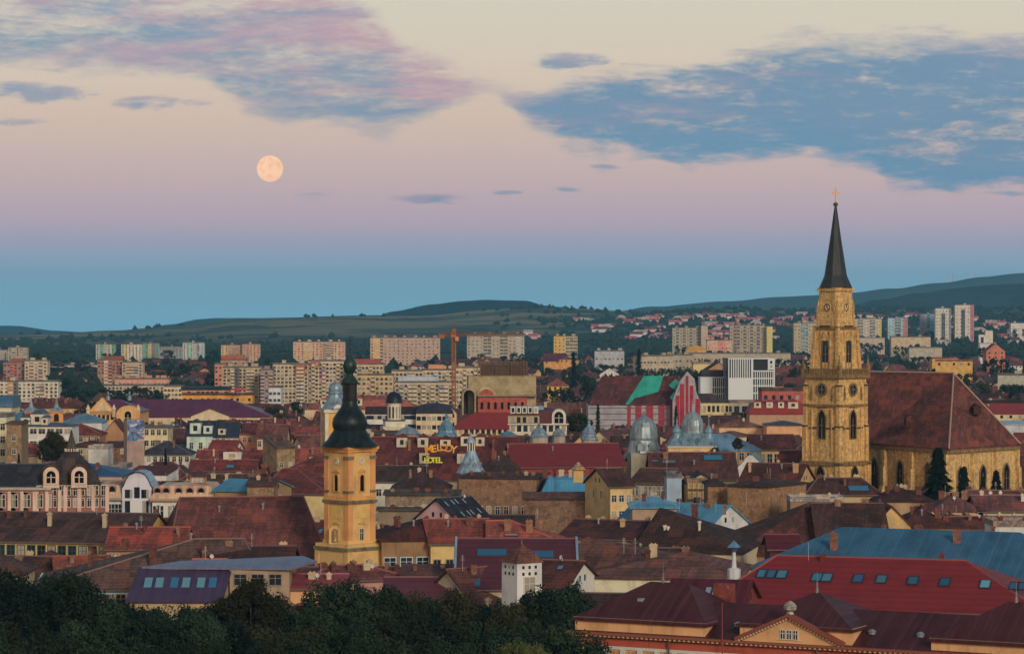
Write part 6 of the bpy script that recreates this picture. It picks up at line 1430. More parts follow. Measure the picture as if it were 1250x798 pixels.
B('sheeted_house', 'narrow house hung with pale blue building sheet', 'house', 814, 832, 582, 580, d=556, W=9, roof='flat', wc=(126,146,164), rc=(90,100,110), yb=617)
B('brick_block', 'ochre brick blind block with dark flaking roof edge', 'house', 888, 938, 592, 582, hz=18, W=16, roof='hip', wc=(134,102,70), wm='brick', rc=(56,44,44), yb=636, ch=4, sk=-5, lm='ochre brick blind block')
B('brick_block', 'narrower ochre brick block left of the blind block', 'house', 864, 884, 591, 583, hz=17.5, W=12, roof='hip', wc=(128,96,66), wm='brick', rc=(56,44,44), yb=618, ch=1)
B('blue_roofed_house', 'pale blue metal roof with white gable end, centre right', 'house', 754, 866, 638, 612, hz=15.5, W=12, roof='gable', wc=(186,188,186), rc=(76,134,162), rm='metal_new', yb=640, sk=-14, ch=4, hr=0, lm='pale blue centre roof')
B('blue_roofed_house', 'short blue roof stepping up behind the pale blue one', 'house', 772, 826, 618, 605, hz=17, W=13, roof='hip', wc=(140,120,100), rc=(80,140,168), rm='metal_new', yb=620, ch=3)
def scaffold(b, n, rows_, name='scaffolding'):
    m = Mesh(); L, H = b.L, b.ze
    for i in range(n+1): x = L*i/n; m.box(x-.06, x+.06, -1.3, -1.18, 0, H+.5).box(x-.06, x+.06, -.5, -.38, 0, H)
    for j in range(rows_): z_ = H-1.2-j*2.1; m.box(0, L, -1.3, -.4, z_-.06, z_).box(0, L, -1.3, -1.22, z_+1, z_+1.06)
    m.build(name, M('trim', (100,88,66)), b.o)
b = B('scaffolded_house', 'cream ruin front with scaffolding right of the blue sheet', 'house', 839, 863, 592, 586, hz=16, W=8, roof='flat', wc=(180,156,110), rc=(110,96,80), yb=618, win=(1,1,1.6,2,3)); scaffold(b, 4, 4)

B('pink_gable_house', 'house with pink gable end and big navy roof full of skylights', 'house', 560, 600, 634, 606, hz=15.5, W=12, roof='gable', wc=(206,164,170), rc=(34,40,58), rm='tile', yb=637, sk=6, lights=[(.1,.72,.45,1.5,(150,180,186)),(.32,.78,.45,1.5,(150,180,186)),(.45,.8,.45,1.5,(150,180,186)),(.68,.8,.45,1.5,(150,180,186)),(.28,.25,.45,1.5,(150,180,186)),(.48,.28,.45,1.5,(150,180,186)),(.6,.3,.45,1.5,(150,180,186)),(.85,.35,.45,1.5,(150,180,186))], lm='navy skylit roof')
B('brown_house', 'dark brown crooked hipped roof over old brick walls', 'house', 478, 548, 596, 575, hz=16.5, W=16, roof='hip', wc=(112,84,70), rc=(60,42,40), yb=600, ch=3, win=(4,1,1,1.4))
B('brick_house', 'old stained brick and plaster wall row right of the onion tower', 'house', 470, 560, 603, 597, hz=14.5, W=8, roof='shed', wc=(118,102,84), wm='brick', rc=(74,64,56), yb=630, ch=4, win=(7,1,1,1.3,2.5))
B('ruined_wall', 'low weathered grey wall with broken coping before the pink gable', 'wall', 462, 540, 622, 618, hz=12.5, W=3, roof='shed', wc=(120,106,88), rc=(84,74,64), yb=638, ch=2)
B('row_house', 'brown plastered house with dark red roof and white-framed double windows', 'house', 466, 526, 657, 632, hz=15.5, W=17, roof='hip', wc=(126,98,68), rc=(78,36,34), yb=690, ch=1, sk=1.5, win=(3,1,1.9,1.9,3.2), hr=0, wsty=M('trim',(150,170,180)), lm='brown plastered row house')
B('row_house', 'cream plastered house with rusty red roof and shuttered windows', 'house', 526, 602, 661, 633, hz=15.4, W=17, roof='gable', wc=(176,152,96), rc=(118,46,30), yb=684, ch=5, sk=1.5, win=(5,1,1.1,1.9,3.0), wsty=M('trim',(120,104,76)))
B('row_house', 'orange-red tiled roof with white chimneys right of the row', 'house', 596, 690, 663, 635, hz=15.3, W=17, roof='hip', wc=(150,132,100), rc=(138,54,30), yb=665, ch=3, hl=0, hr=9, chm=M('brick',(130,90,70)), lights=((.3,.35,2.2,.8,(170,170,160)),))
B('low_house', 'flat white roof edge and dark brown roof under the navy roof', 'house', 600, 650, 640, 628, hz=13.5, W=10, roof='gable', wc=(170,170,164), rc=(56,40,40), yb=642)
B('brown_house', 'low maroon-brown roofs with pale chimneys in front of the brick firewall', 'house', 683, 780, 655, 634, hz=14.5, W=16, roof='gable', wc=(140,120,96), rc=(74,40,40), yb=656, ch=5, sk=-6, chm=M('plaster',(166,140,96)))
b = B('hip_house', 'large dark brown hipped roof with pale flue pipes and white chimney base', 'house', 774, 905, 672, 620, hz=17, W=29, roof='hip', wc=(176,164,136), rc=(66,42,36), yb=660, hl=8, hr=22, sk=-4, ch=2, lm='large dark brown hipped roof')
for px, hh in ((803,3.4),(807,3.2),(836,2.2),(846,4.2)): Mesh().lathe([(.22,0),(.22,hh),(.34,hh+.02),(.34,hh+.4)], 8).build('flue_pipe', TRIM, b.rf, loc=(b.L*(px-774)/131, 7, b.zr-6.2))
b = B('skylit_house', 'wide maroon-violet roof with two glazed strips and pale verge', 'house', 557, 703, 716, 657, hz=17, W=26, roof='gable', wc=(160,150,130), rc=(76,38,46), rm='sheet', yb=716, sk=0, hl=0, hr=0, lm='glazed-strip roof')
for (u0, u1, vv) in ((.17,.42,.70),(.55,.82,.66),(.05,.2,.08)):
    sl_ = math.atan2(b.zr-b.ze, 13); L = b.L
    Mesh().box(-L*(u1-u0)/2, L*(u1-u0)/2, -.9, .9, 0, .16).build('glazed_strip', M('skyglass', (52,112,150)), b.rf, loc=(L*(u0+u1)/2, 13*vv, b.ze+(b.zr-b.ze)*vv), rot=(sl_,0,0))
for x_ in (-.45, b.L+.2):
    m = Mesh().box(0, .35, -.4, math.hypot(13, b.zr-b.ze)+.3, .02, .2); m.build('verge_flashing', M('metal_new', (120,150,172)), b.rf, loc=(x_, 0, b.ze), rot=(math.atan2(b.zr-b.ze,13),0,0))
B('brown_house', 'large faded brown roof with mossy patches, cream walls, behind the yellow palace', 'house', 655, 905, 712, 656, hz=16, W=28, roof='hip', wc=(180,176,150), rc=(92,58,50), yb=722, hl=6, hr=26, ch=1, sk=-6, lm='large faded brown roof')
B('brown_house', 'brown tiled hipped roof with pale hip lines and broad brick chimney', 'house', 700, 900, 704, 672, hz=14.6, W=24, roof='hip', wc=(184,178,150), rc=(96,58,50), yb=716, hl=20, hr=12, ch=2, sk=-4)
B('low_house', 'small patched brown roof left of the white pyramid-roofed tower', 'house', 578, 622, 733, 692, hz=13.5, W=12, roof='gable', wc=(150,140,120), rc=(84,46,42), yb=735, sk=4, ch=1)
B('low_house', 'small brown roof with skylight right of the white pyramid-roofed tower', 'house', 644, 690, 716, 683, hz=14.5, W=15, roof='gable', wc=(176,174,166), rc=(86,44,38), yb=720, lights=((.55,.7,.8,1.2,(110,150,180)),), sk=-2)
def white_tower():
    d = 384.; s_ = F/d; o = empty('white_tower', (px2x(637,d), d+3, 0), R(32), 'white square tower with rows of tiny windows and orange-brown pyramid roof', 'tower'); Z = lambda y_: HC-(y_-HY)/s_
    h = 2.0; WT = M('plaster', (196,198,196)); Mesh().box(-h,h,-h,h,0,Z(687)).build('wall', WT, o)
    e = h+.25; m = Mesh().add([(-e,-e,Z(687.5)),(e,-e,Z(687.5)),(e,e,Z(687.5)),(-e,e,Z(687.5)),(-e*.6,-e*.6,Z(677)),(e*.6,-e*.6,Z(677)),(e*.6,e*.6,Z(677)),(-e*.6,e*.6,Z(677)),(0,0,Z(665))],[(3,2,1,0),(0,1,5,4),(1,2,6,5),(2,3,7,6),(3,0,4,7),(4,5,8),(5,6,8),(6,7,8),(7,4,8)]); m.build('pyramid_roof', M('tile', (112,62,46)), o)
    Mesh().lathe([(.12,Z(666)),(.05,Z(660))], 6).build('finial', M('trim', (110,80,70)), o)
    for k in (0, 3):
        a = k*math.pi/2
        for r_ in range(2):
            for i in range(3):
                u = (-1.0+i*1.0); put_window(o, (u*math.cos(a)+h*math.sin(a), u*math.sin(a)-h*math.cos(a), Z(693+r_*8)), a, .36, .42, False)
    put_window(o, (0, -h, Z(716)), 0, 1.7, 2.4); Mesh().box(-.9,.9,-h-.08,-h+.1,Z(735),Z(728)).build('door', M('trim', (110,50,44)), o)
    regbox(614, 662, 738, 662, d, 5); LM.append(('white pyramid-roofed tower', 637, 700, d))
white_tower()

# ------------------------------------------------------------------ right middle: old tiled roofs under the nave
B('old_house', 'steep rusty brown roof running up to the pale ridge pipe', 'house', 896, 1010, 674, 613, hz=17, W=24, roof='hip', wc=(120,90,70), rc=(84,44,36), yb=660, hl=20, hr=2, ch=0, lm='rusty piped roof', sk=3)
B('old_house', 'dark brown roof wedge right of the rusty one', 'house', 1000, 1085, 662, 614, hz=17, W=20, roof='gable', wc=(168,138,92), rc=(60,38,36), yb=648, ch=2)
B('old_gable_house', 'buff crumbling gable wall with brown roofs either side', 'house', 1066, 1112, 640, 617, hz=16.5, W=16, roof='front', wc=(176,150,98), rc=(84,42,36), yb=648, ch=1, lm='crumbling buff gable')
B('old_house', 'brown tiled roof right of the crumbling gable', 'house', 1100, 1165, 642, 620, hz=15, W=16, roof='hip', wc=(150,126,96), rc=(88,44,38), yb=646, ch=4)
B('old_house', 'brown roof with blue roof window under the stone tower', 'house', 985, 1075, 602, 583, hz=17, W=15, roof='hip', wc=(158,138,104), rc=(80,44,42), yb=608, ch=4, lights=((.72,.3,4,2.6,(70,140,180)),), hl=3, hr=3)
B('old_house', 'dark brown roof before the nave wall', 'house', 1070, 1140, 610, 595, hz=15.5, W=13, roof='hip', wc=(150,126,96), rc=(66,38,36), yb=612, ch=5)
B('old_house', 'faded pinkish-brown roof cluster below the nave end', 'house', 1140, 1200, 622, 604, hz=15, W=15, roof='hip', wc=(160,140,110), rc=(100,56,52), yb=625, ch=5)
B('old_house', 'pinkish roof with white chimneys at the right edge', 'house', 1195, 1262, 622, 604, hz=15, W=15, roof='gable', wc=(160,150,130), rc=(104,56,56), yb=626, ch=4, chm=M('plaster',(176,170,156)))
B('old_house', 'long low brown roof with square buff chimneys below the nave', 'house', 1130, 1262, 644, 630, hz=13, W=12, roof='gable', wc=(150,130,100), rc=(92,46,42), yb=648, ch=6)
B('terrace_house', 'flat roofed house with white railings and pale terrace', 'house', 965, 1030, 613, 609, hz=15, W=7, roof='flat', wc=(120,96,76), rc=(150,156,154), yb=613, ch=2)
B('white_wall_house', 'white walled house edge with one small chimney at the right edge', 'house', 1213, 1262, 641, 639, d=478, W=9, roof='flat', wc=(170,172,168), rc=(120,110,104), yb=654, ch=1)
b = B('great_blue_roof_house', 'huge blue standing-seam metal roof with light streaks behind the red roof', 'building', 896, 1300, 706, 645, hz=16.5, W=30, roof='hip', wc=(190,176,140), rc=(52,96,124), rm='metal', yb=692, hl=13, hr=10, sk=-20, ch=5, lm='huge blue metal roof', chm=M('brick',(116,76,58)))
B('maroon_shed', 'small dark maroon roof peeping left of the huge blue one', 'shed', 940, 975, 668, 652, hz=14.5, W=10, roof='gable', wc=(80,34,38), rc=(84,28,34), rm='sheet', yb=668, ch=2)
B('great_red_roof_house', 'big bright red sheet roof with a line of black-framed skylights', 'building', 862, 1275, 741, 681, hz=17, W=24, roof='hip', wc=(126,74,48), rc=(112,34,36), rm='sheet', yb=752, hl=7, hr=12, sk=-14, frames=True, win=(12,1,2.2,1.5,1.0),
  lights=[(.135,.60,1.25,2.0,(70,140,176)),(.16,.60,1.25,2.0,(60,120,150)),(.195,.60,1.25,2.0,(80,150,170)),(.305,.56,1.25,2.0,(60,140,180)),(.335,.56,1.25,2.0,(80,150,170)),(.43,.56,1.25,2.0,(60,110,150)),(.50,.56,1.25,2.0,(80,130,150)),(.595,.55,1.25,2.0,(60,110,140)),(.69,.54,1.25,2.0,(50,100,130)),(.81,.52,1.25,2.0,(120,190,210)),(.895,.50,1.1,1.7,(60,110,150)),(.92,.50,1.1,1.7,(60,110,150)),(.965,.49,1.1,1.7,(60,110,150))], ch=2, chm=M('brick',(96,40,38)), lm='big bright red roof')

# ------------------------------------------------------------------ the yellow palace in the right foreground
def front_palace():
    dl, dR = 322., 295.; xl, xr = 699, 1300
    A = Vector((px2x(xl,dl), dl)); Q = Vector((px2x(xr,dR), dR)); L = (Q-A).length; an = math.atan2(Q.y-A.y, Q.x-A.x); zc = py2z(769, dl)
    o = empty('yellow_palace', (A.x, A.y, 0), an, 'yellow palace with maroon metal roofs, toothed cornice and low pediment', 'palace')
    YW = M('plaster', (212,164,112)); YD = M('plaster', (206,152,104)); MR_ = M('metal', (70,32,34)); CN = M('trim', (170,146,112)); BC = M('plaster', (150,70,52)); WT = M('trim', (170,170,160)); BUF = M('stone', (170,130,88))
    u = lambda px: (px-xl)/(xr-xl)*L     # along the facade, near enough
    W_ = 15
    Mesh().box(0, L, 0, W_, 0, zc-.5).build('wall', YD, o)
    Mesh().box(-.02, L, -.06, -.01, zc-1.5, zc-.55).build('brick_frieze', BC, o)
    Mesh().box(-.05, L, -.14, -.061, zc-1.85, zc-1.5).build('string_course', WT, o)
    Mesh().box(-.7, L+.2, -.8, .3, zc-.25, zc).box(-.5, L, -.5, 0, zc-.5, zc-.26).build('cornice', M('trim', (120,66,52)), o)
    tm = Mesh(); n = 100
    for i in range(n): x = -.4+ (L+.3)*i/n; tm.box(x, x+L/n*.45, -.66, -.502, zc-.46, zc-.262)
    tm.build('dentil_moulding', CN, o)
    # bays with pilasters and windows
    nb = 27
    for i in range(nb):
        x = L*(i+.5)/nb
        if i: Mesh().box(L*i/nb-.28, L*i/nb+.28, -.3, .0, .5, zc-1.86).build('pilaster', WT, o)
        Mesh().box(x-.75, x+.75, -.12, 0, zc-2.9, zc-2.05).build('relief_panel', BUF, o)
        put_window(o, (x, -.02, zc-4.4), 0, 1.1, 2.0, True, M('trim', (150,120,90)))
        put_window(o, (x, -.02, zc-8.4), 0, 1.1, 2.2, True, M('trim', (150,120,90)))
    for px in (712, 827, 1012): Mesh().lathe([(.09,.5),(.09,zc-.3)], 8).build('downpipe', M('metal', (90,84,84)), o, loc=(u(px), -.42, 0))
    # main roof
    r = roof_mesh('hip', L, W_, zc-.0, zc+3.3, .1, 5, 5).build('main_roof', MR_, o); r.location.z = .01
    # raised pavilions with hipped roofs
    def pav(p0, p1, y0, y1, za, zr_, hl_, hr_, px_f):
        a, b_ = u(p0), u(p1); D = 13
        Mesh().box(a, b_, .25, D, zc-.2, zc+za).build('attic_wall', YW, o)
        Mesh().box(a-.15, b_+.15, .1, D+.1, zc+za-.18, zc+za+.02).build('attic_coping', M('trim', (180,150,110)), o)
        rr = roof_mesh('hip', b_-a, D, 0, zr_-za, .35, hl_, hr_).build('pavilion_roof', MR_, o, loc=(a, .2, zc+za+.06))
        for f_ in px_f: Mesh().lathe([(.22,-.3),(.16,.3),(.08,.7),(.13,.8),(.05,1.1),(.02,2.3)], 8).build('lightning_rod', M('metal_new', (116,118,122)), rr, loc=(f_*(b_-a), D/2, zr_-za))
        return rr
    r1 = pav(701, 870, 0, 0, 1.6, 5.3, 6.5, 5.0, (.5,))
    Mesh().box(-.35,.35,-.2,.6,0,.45).build('roof_vent', M('metal_new', (130,150,170)), r1, loc=(u(770), 3.2, 1.6))
    r2 = pav(914, 1052, 0, 0, 1.9, 5.0, 7.0, 7.0, (.5,))
    r3 = pav(1146, 1300, 0, 0, 1.4, 5.0, 6.5, 6.5, (.5,))
    for px in (857, 900, 1066, 1124, 1210): 
        Mesh().lathe([(.42,0),(.42,.25),(.5,.3),(.2,.55)], 10).build('roof_vent', M('metal_new', (110,120,134)), r, loc=(u(px), 2.8, zc+1.15))
    # pediment
    a, b_ = u(916), u(1040); c_ = (a+b_)/2; pk = zc+2.9
    Mesh().prismy([(a+.3,zc+.02),(b_-.3,zc+.02),(c_,pk-.25)], -.35, .24).build('pediment', YW, o)
    for (xa, xb) in ((a-.4, c_), (b_+.4, c_)):
        m = Mesh(); m.add([(xa,-.85,zc+.02),(xb,-.85,pk),(xb,-.85,pk+.4),(xa,-.85,zc+.42),(xa,.3,zc+.02),(xb,.3,pk),(xb,.3,pk+.4),(xa,.3,zc+.42)],[(0,1,2,3),(4,7,6,5),(0,4,5,1),(3,2,6,7),(0,3,7,4),(1,5,6,2)]); m.build('raking_cornice', M('trim', (112,60,48)), o)
        tm = Mesh()
        for i in range(18): f_ = (i+.3)/18; x = xa+(xb-xa)*f_; z_ = zc-.02+(pk-zc)*f_; tm.box(x-.1, x+.1, -.7, -.36, z_-.2, z_+.02)
        tm.build('dentil_moulding', CN, o)
    for q in (-.75, 0, .75): put_window(o, (c_+q, -.36, zc+.95), 0, .5, .95, True, WT)
    Mesh().box(c_-1.5, c_+1.5, -.45, -.36, zc+.35, zc+.45).build('sill', WT, o)
    Mesh().lathe([(.45,pk+.3),(.3,pk+.6),(.7,pk+.8),(.75,pk+1.2),(.45,pk+1.55),(.12,pk+1.75)], 10, c_, -.1).build('stone_urn', M('stone', (140,136,124)), o)
    # flagpole in front of the roof, antennas
    Mesh().lathe([(.07,zc-2),(.05,zc+4.2)], 6, u(897), -.9).build('flagpole', M('trim', (120,50,44)), o)
    # big chimney / firewall behind the left pavilion
    Mesh().box(u(831), u(853), 11, 12.6, zc+2, zc+5.0).build('chimney', M('brick', (112,50,40)), o)
    regbox(699, 1300, 798, 712, 300, 16); LM.append(('yellow palace', 960, 770, 300))
front_palace()
B('maroon_wing', 'dark crimson metal roof with white roof lights behind the yellow palace', 'house', 812, 905, 741, 706, hz=17, W=16, roof='gable', wc=(112,50,40), rc=(84,20,28), rm='metal', yb=745, lights=[(.16,.5,.7,2.6,(170,176,186)),(.24,.5,.7,2.6,(170,176,186)),(.42,.35,.7,2.4,(170,176,186)),(.5,.52,.7,2.6,(170,176,186)),(.6,.55,.7,2.6,(170,176,186)),(.7,.6,.7,2.6,(170,176,186)),(.3,.16,2.2,1.6,(110,160,180))], sk=-2, frames=True, lm='dark crimson roof')
def lantern_cowl():
    d = 385.; s_ = F/d; o = empty('roof_ventilator', (px2x(896,d), d, 0), 0, 'blue metal pyramid cowl on a slender white post over the red roof', 'ventilator'); Z = lambda y_: HC-(y_-HY)/s_
    Mesh().lathe([(.9,0),(.9,Z(694)),(.35,Z(692)),(.22,Z(672))], 8).build('post', M('trim', (160,168,170)), o)
    Mesh().lathe([(.95,Z(668)),(1.0,Z(667.3)),(.35,Z(662)),(.03,Z(659))], 4, rot=R(20)).build('cowl', M('metal_new', (84,130,160)), o)
    Mesh().lathe([(.42,Z(673)),(.42,Z(667.5))], 8).build('louvre', M('trim', (60,60,60)), o)
lantern_cowl()

# ------------------------------------------------------------------ left foreground
B('great_brown_roof_house', 'very large red-brown tiled roof with a pale snow guard, left of the onion tower', 'building', 206, 398, 682, 606, hz=18, W=34, roof='hip', wc=(150,120,90), rc=(98,48,42), yb=684, hl=3, hr=2, sk=5, ch=0, lm='very large red-brown roof')
B('orange_roofed_house', 'low orange-red tiled roof with dark chimney between the brown ones', 'house', 130, 224, 668, 643, hz=14, W=14, roof='gable', wc=(150,120,90), rc=(132,48,32), yb=660, ch=3)
B('brown_house', 'long dark brown roof on yellow wall with green-shuttered windows', 'house', -30, 170, 659, 625, hz=15, W=19, roof='gable', wc=(202,168,92), rc=(64,44,44), yb=676, ch=6, sk=-6, win=(16,1,1.3,2.2,1.0), wsty=M('trim',(50,76,70)), lm='green-shuttered yellow house')
B('low_house', 'small brown roof corner at the left edge above the trees', 'house', -40, 24, 700, 676, hz=12, W=14, roof='hip', wc=(150,140,110), rc=(72,50,46), yb=690)
b = B('great_brown_roof_house', 'large mottled grey-brown roof with brick chimneys above the white-blue wall', 'building', 40, 325, 716, 658, hz=15.5, W=26, roof='hip', wc=(150,186,196), rc=(84,60,54), yb=735, hl=24, hr=3, sk=4, ch=5, chm=M('brick',(86,50,42)), win=(20,1,1.3,1.7,1.1), wsty=M('trim',(140,100,60)), lm='large mottled grey-brown roof')
def purple_roof():
    b = B('mansard_house', 'modern house with purple standing-seam mansard and six tilted roof windows', 'house', 158, 268, 733, 692, hz=13.5, W=13, roof='shed', wc=(150,130,100), rc=(70,44,70), rm='metal_new', yb=738, sk=0,
          frames=True, lm='purple standing-seam mansard')
    o, L, H = b.o, b.L, b.ze; W_ = 13; sl_ = math.atan2(b.zr-b.ze, W_)
    s2 = math.hypot(W_, b.zr-b.ze)
    for i, px in enumerate((174, 188, 206.5, 221, 239.5, 254)):
        q = Mesh().box(-.55,.55,-1.7,1.7,.05,.22).build('skylight', M('skyglass', (110,170,190) if i % 3 != 2 else (60,130,180)), b.rf, loc=(L*(px-158)/110, W_*.45, H+(b.zr-H)*.45), rot=(sl_+.25,0,0))
        Mesh().box(-.7,.7,-2.0,-1.7,-.8,.15).build('frame', M('trim', (30,30,40)), q)
    e = Mesh(); d2 = b.df+13; zz = b.zr
    e.add([(0,W_-.1,zz+.05),(L*1.72,W_-2,zz+.05),(L*1.98,W_+5,zz+.5),(L*1.8,W_+9,zz+.9),(L*.4,W_+5,zz+.5),(0,W_-.1,zz-.25),(L*1.72,W_-2,zz-.25),(L*1.98,W_+5,zz+.2),(L*1.8,W_+9,zz+.6),(L*.4,W_+5,zz+.2)],[(0,1,2,3,4),(5,9,8,7,6),(0,5,6,1),(1,6,7,2),(2,7,8,3),(3,8,9,4),(4,9,5,0)])
    e.build('upper_roof', M('metal_new', (100,104,128)), o)
    Mesh().box(L*1.02, L*1.7, W_-1.2, W_+4, 0, zz-.3).build('rear_wall', M('plaster', (136,118,98)), o)
    for i in range(3): put_window(o, (L*(1.14+.2*i), W_-1.2, zz-1.7), 0, 1.7, 1.5, True, M('trim',(110,104,96)))
purple_roof()
B('low_house', 'jumble of small maroon roofs and white dishes at the onion tower foot', 'house', 372, 500, 706, 689, hz=12.5, W=11, roof='hip', wc=(160,120,110), rc=(104,44,44), yb=712, ch=7, sk=6, lm='small maroon roofs')
B('low_house', 'brown brick lean-to with rounded corner right of the small maroon roofs', 'house', 492, 562, 702, 688, hz=12.5, W=9, roof='shed', wc=(140,112,88), rc=(92,52,46), yb=716, ch=2)
B('low_house', 'faded violet-red roof behind the trees, centre bottom', 'house', 470, 560, 730, 704, hz=12, W=14, roof='gable', wc=(150,130,110), rc=(86,44,52), rm='sheet', yb=735)
B('low_house', 'pinkish low roof half lost in the trees left of centre', 'house', 330, 420, 716, 700, hz=12, W=10, roof='gable', wc=(180,140,100), rc=(120,56,60), rm='sheet', yb=730, ch=3)
B('small_gable', 'bright orange-red little roof on the grey-brown roof ridge', 'house', 236, 272, 692, 682, hz=13.6, W=5, roof='gable', wc=(190,170,120), rc=(150,56,30), yb=690)
B('brown_house', 'long dark brown brick-edged roof strip under the very large roof', 'house', 255, 355, 686, 666, hz=14.5, W=12, roof='gable', wc=(120,90,70), rc=(62,36,34), yb=688, ch=3)
def red_parasol():
    d = 1290.; s_ = F/d; 
    for px, lab in ((284,'red café parasol on the yellow annex roof, outer one'),(289.5,'red café parasol in the middle on the yellow annex roof'),(295,'red café parasol nearest the flats on the yellow annex roof')):
        z0 = HC-(481.3-HY)/s_; o = empty('parasol', (px2x(px,d), d+3, z0), 0, lab, 'parasol', 'red parasols on the annex roof')
        Mesh().lathe([(.06,0),(.06,2.4)], 6).build('pole', TRIM, o); Mesh().lathe([(1.6,2.0),(1.5,2.15),(.1,2.9)], 8).build('canopy', M('plaster', (210,40,36)), o)
red_parasol()
# ------------------------------------------------------------------ labels of the small neighbours: told apart by look, then by a landmark and the count from it
AUTO = []
LM += [('church nave', 1150, 520, 655)]
def auto(o, desc, px, py, d): AUTO.append((o, desc, px, py, d))
ORD = 'first second third fourth fifth sixth seventh eighth ninth tenth eleventh twelfth thirteenth fourteenth fifteenth sixteenth seventeenth eighteenth nineteenth twentieth'.split()
def ordn(i):
    if i < 20: return ORD[i]
    n = i+1; return '%d%s' % (n, 'th' if 10 <= n % 100 <= 20 else {1:'st',2:'nd',3:'rd'}.get(n % 10, 'th'))
def finish_labels():
    G = {}
    for (o, desc, px, py, d) in AUTO:
        best = min(LM, key=lambda l: abs(l[1]-px) + 2.2*abs(l[2]-py) + 60*abs(math.log(l[3]/d)))
        rel = 'beyond' if d > best[3]*1.03 else ('in front of' if d < best[3]*.97 else 'beside')
        side = 'left' if px < best[1] else 'right'
        desc = desc if len(desc.split()) < 6 else desc.replace(' with', '')
        G.setdefault((desc, rel, side, best[0]), []).append((math.hypot(px-best[1], (py-best[2])*1.5), o))
    for (desc, rel, side, lm), lst in G.items():
        lst.sort(key=lambda t: t[0])
        for i, (_, o) in enumerate(lst):
            s_ = '%s %s the %s, %s' % (desc, rel, lm, (ordn(i) + ' to its ' + side) if len(lst) > 1 else 'to its ' + side)
            if len(s_.split()) > 16: s_ = s_.replace(' to its left', ' leftward').replace(' to its right', ' rightward')
            o['label'] = s_

# ------------------------------------------------------------------ filler houses between the ones singled out
RB_ = [('brown', (86,52,46)), ('dark brown', (62,44,42)), ('maroon', (92,38,42)), ('rusty red', (112,48,36)), ('dull red', (102,44,40)), ('slate grey', (70,74,82)), ('violet-brown', (78,46,54))]
WB_ = [('cream', (188,172,136)), ('buff', (160,138,104)), ('white', (182,182,174)), ('ochre', (158,124,84)), ('yellow', (200,164,98)), ('grey', (136,132,122)), ('pinkish', (178,142,126))]
rgf = random.Random(99)
def lowest_allowed(x0, x1, d):
    """smallest row a top may reach without hiding something singled out behind it"""
    y_ = 0
    for r in REG:
        if r[4] > d and r[0] < x1-1 and r[1] > x0+1: y_ = max(y_, r[2])
    return y_
def clash(cx, cy, rad):
    for r in REG:
        dx, dy = cx-r[5], cy-r[6]; a = -r[9]
        u = dx*math.cos(a)-dy*math.sin(a); v = dx*math.sin(a)+dy*math.cos(a)
        if abs(u) < r[7]/2+rad and abs(v) < r[8]/2+rad: return True
    return False
NF = [0]
def filler(px, d, L, W, hz, a, suburb=False):
    x = px2x(px, d); half = (L*abs(math.cos(a))+W*abs(math.sin(a)))/2*F/d
    if clash(x, d+W/2, min(L, W)*.5): return False
    lo = lowest_allowed(px-half, px+half, d)
    yt = HY + F*(HC-(hz+zg(x, d)))/(d+W/2)
    if yt < lo+1:
        hz = HC - (lo+1.5-HY)*(d+W/2)/F - zg(x, d); yt = lo+1.5
        if hz < 6.2: return False
    g0 = zg(x, d); ze = g0 + hz - W/2*rgf.uniform(.62,.85)
    if ze - g0 < 2.6: ze = g0+2.6
    rn, rc = rgf.choices(RB_, weights=(5,4,3,3,3,1.2,1.5))[0]; wn, wc = rgf.choice(WB_)
    j = rgf.uniform(.88,1.12); rc = tuple(int(v*j) for v in rc)
    rc = tuple(int(round(v/4)*4) for v in rc)
    kind = rgf.choices(('gable','hip','front'), weights=(5,3,1.3))[0]
    sk = L*math.sin(a)
    size = 'small' if L < 11 else ('long' if L > 17 else 'mid-sized')
    n_ = max(2, int(L/3)); near = d < 1300
    b = B({'small':'small_house','long':'row_house'}.get(size,'town_house'), None, 'house', px-L/2*math.cos(a)*F/d, px+L/2*math.cos(a)*F/d, HY+(HC-ze)*F/d, yt, W=W, d=d+(W/2 if kind != 'front' else 0), roof=kind,  # plain filler houses of one kind, named by length alone
          sk=sk, rc=rc, wc=wc, rm='tile' if rgf.random() < .85 or rn != 'maroon' else 'sheet', wm='plaster' if rgf.random() < .85 else 'brick', ch=(rgf.randint(1,4) if near else rgf.randint(0,1)),
          win=(n_, 1 if suburb else 2, 1.1, 1.5) if d < 2000 else (3, 1, 1.3, 1.3), yb=0, frames=d < 620,
          dorm=[(rgf.uniform(.2,.8), .25, 1.3, 1.3)] if near and rgf.random() < .25 and kind != 'front' else None,
          lights=[(rgf.uniform(.15,.85), rgf.uniform(.3,.6)) for _ in range(rgf.randint(1,3))] if near and rgf.random() < .3 and kind != 'front' else None)
    b.o['group'] = 'houses of the old town' if not suburb else 'houses of the green suburb'
    auto(b.o, '%s %s-walled %s-roofed house' % (size, wn, rn), px, yt, d)
    NF[0] += 1
    return True
d = 392.
while d < 1180:
    px = -110 + rgf.uniform(0, 20)
    while px < 1370:
        L = rgf.uniform(9, 22); W = rgf.uniform(9, 13)
        filler(px + L/2*F/d, d + rgf.uniform(-6, 6), L, W, rgf.uniform(11, 16), R(rgf.choice((-24,-14,-6,0,6,14,24,60,-60))))
        px += (L*.95 + 1)*F/d
    d += 17 + d*.012
NT1 = NF[0]

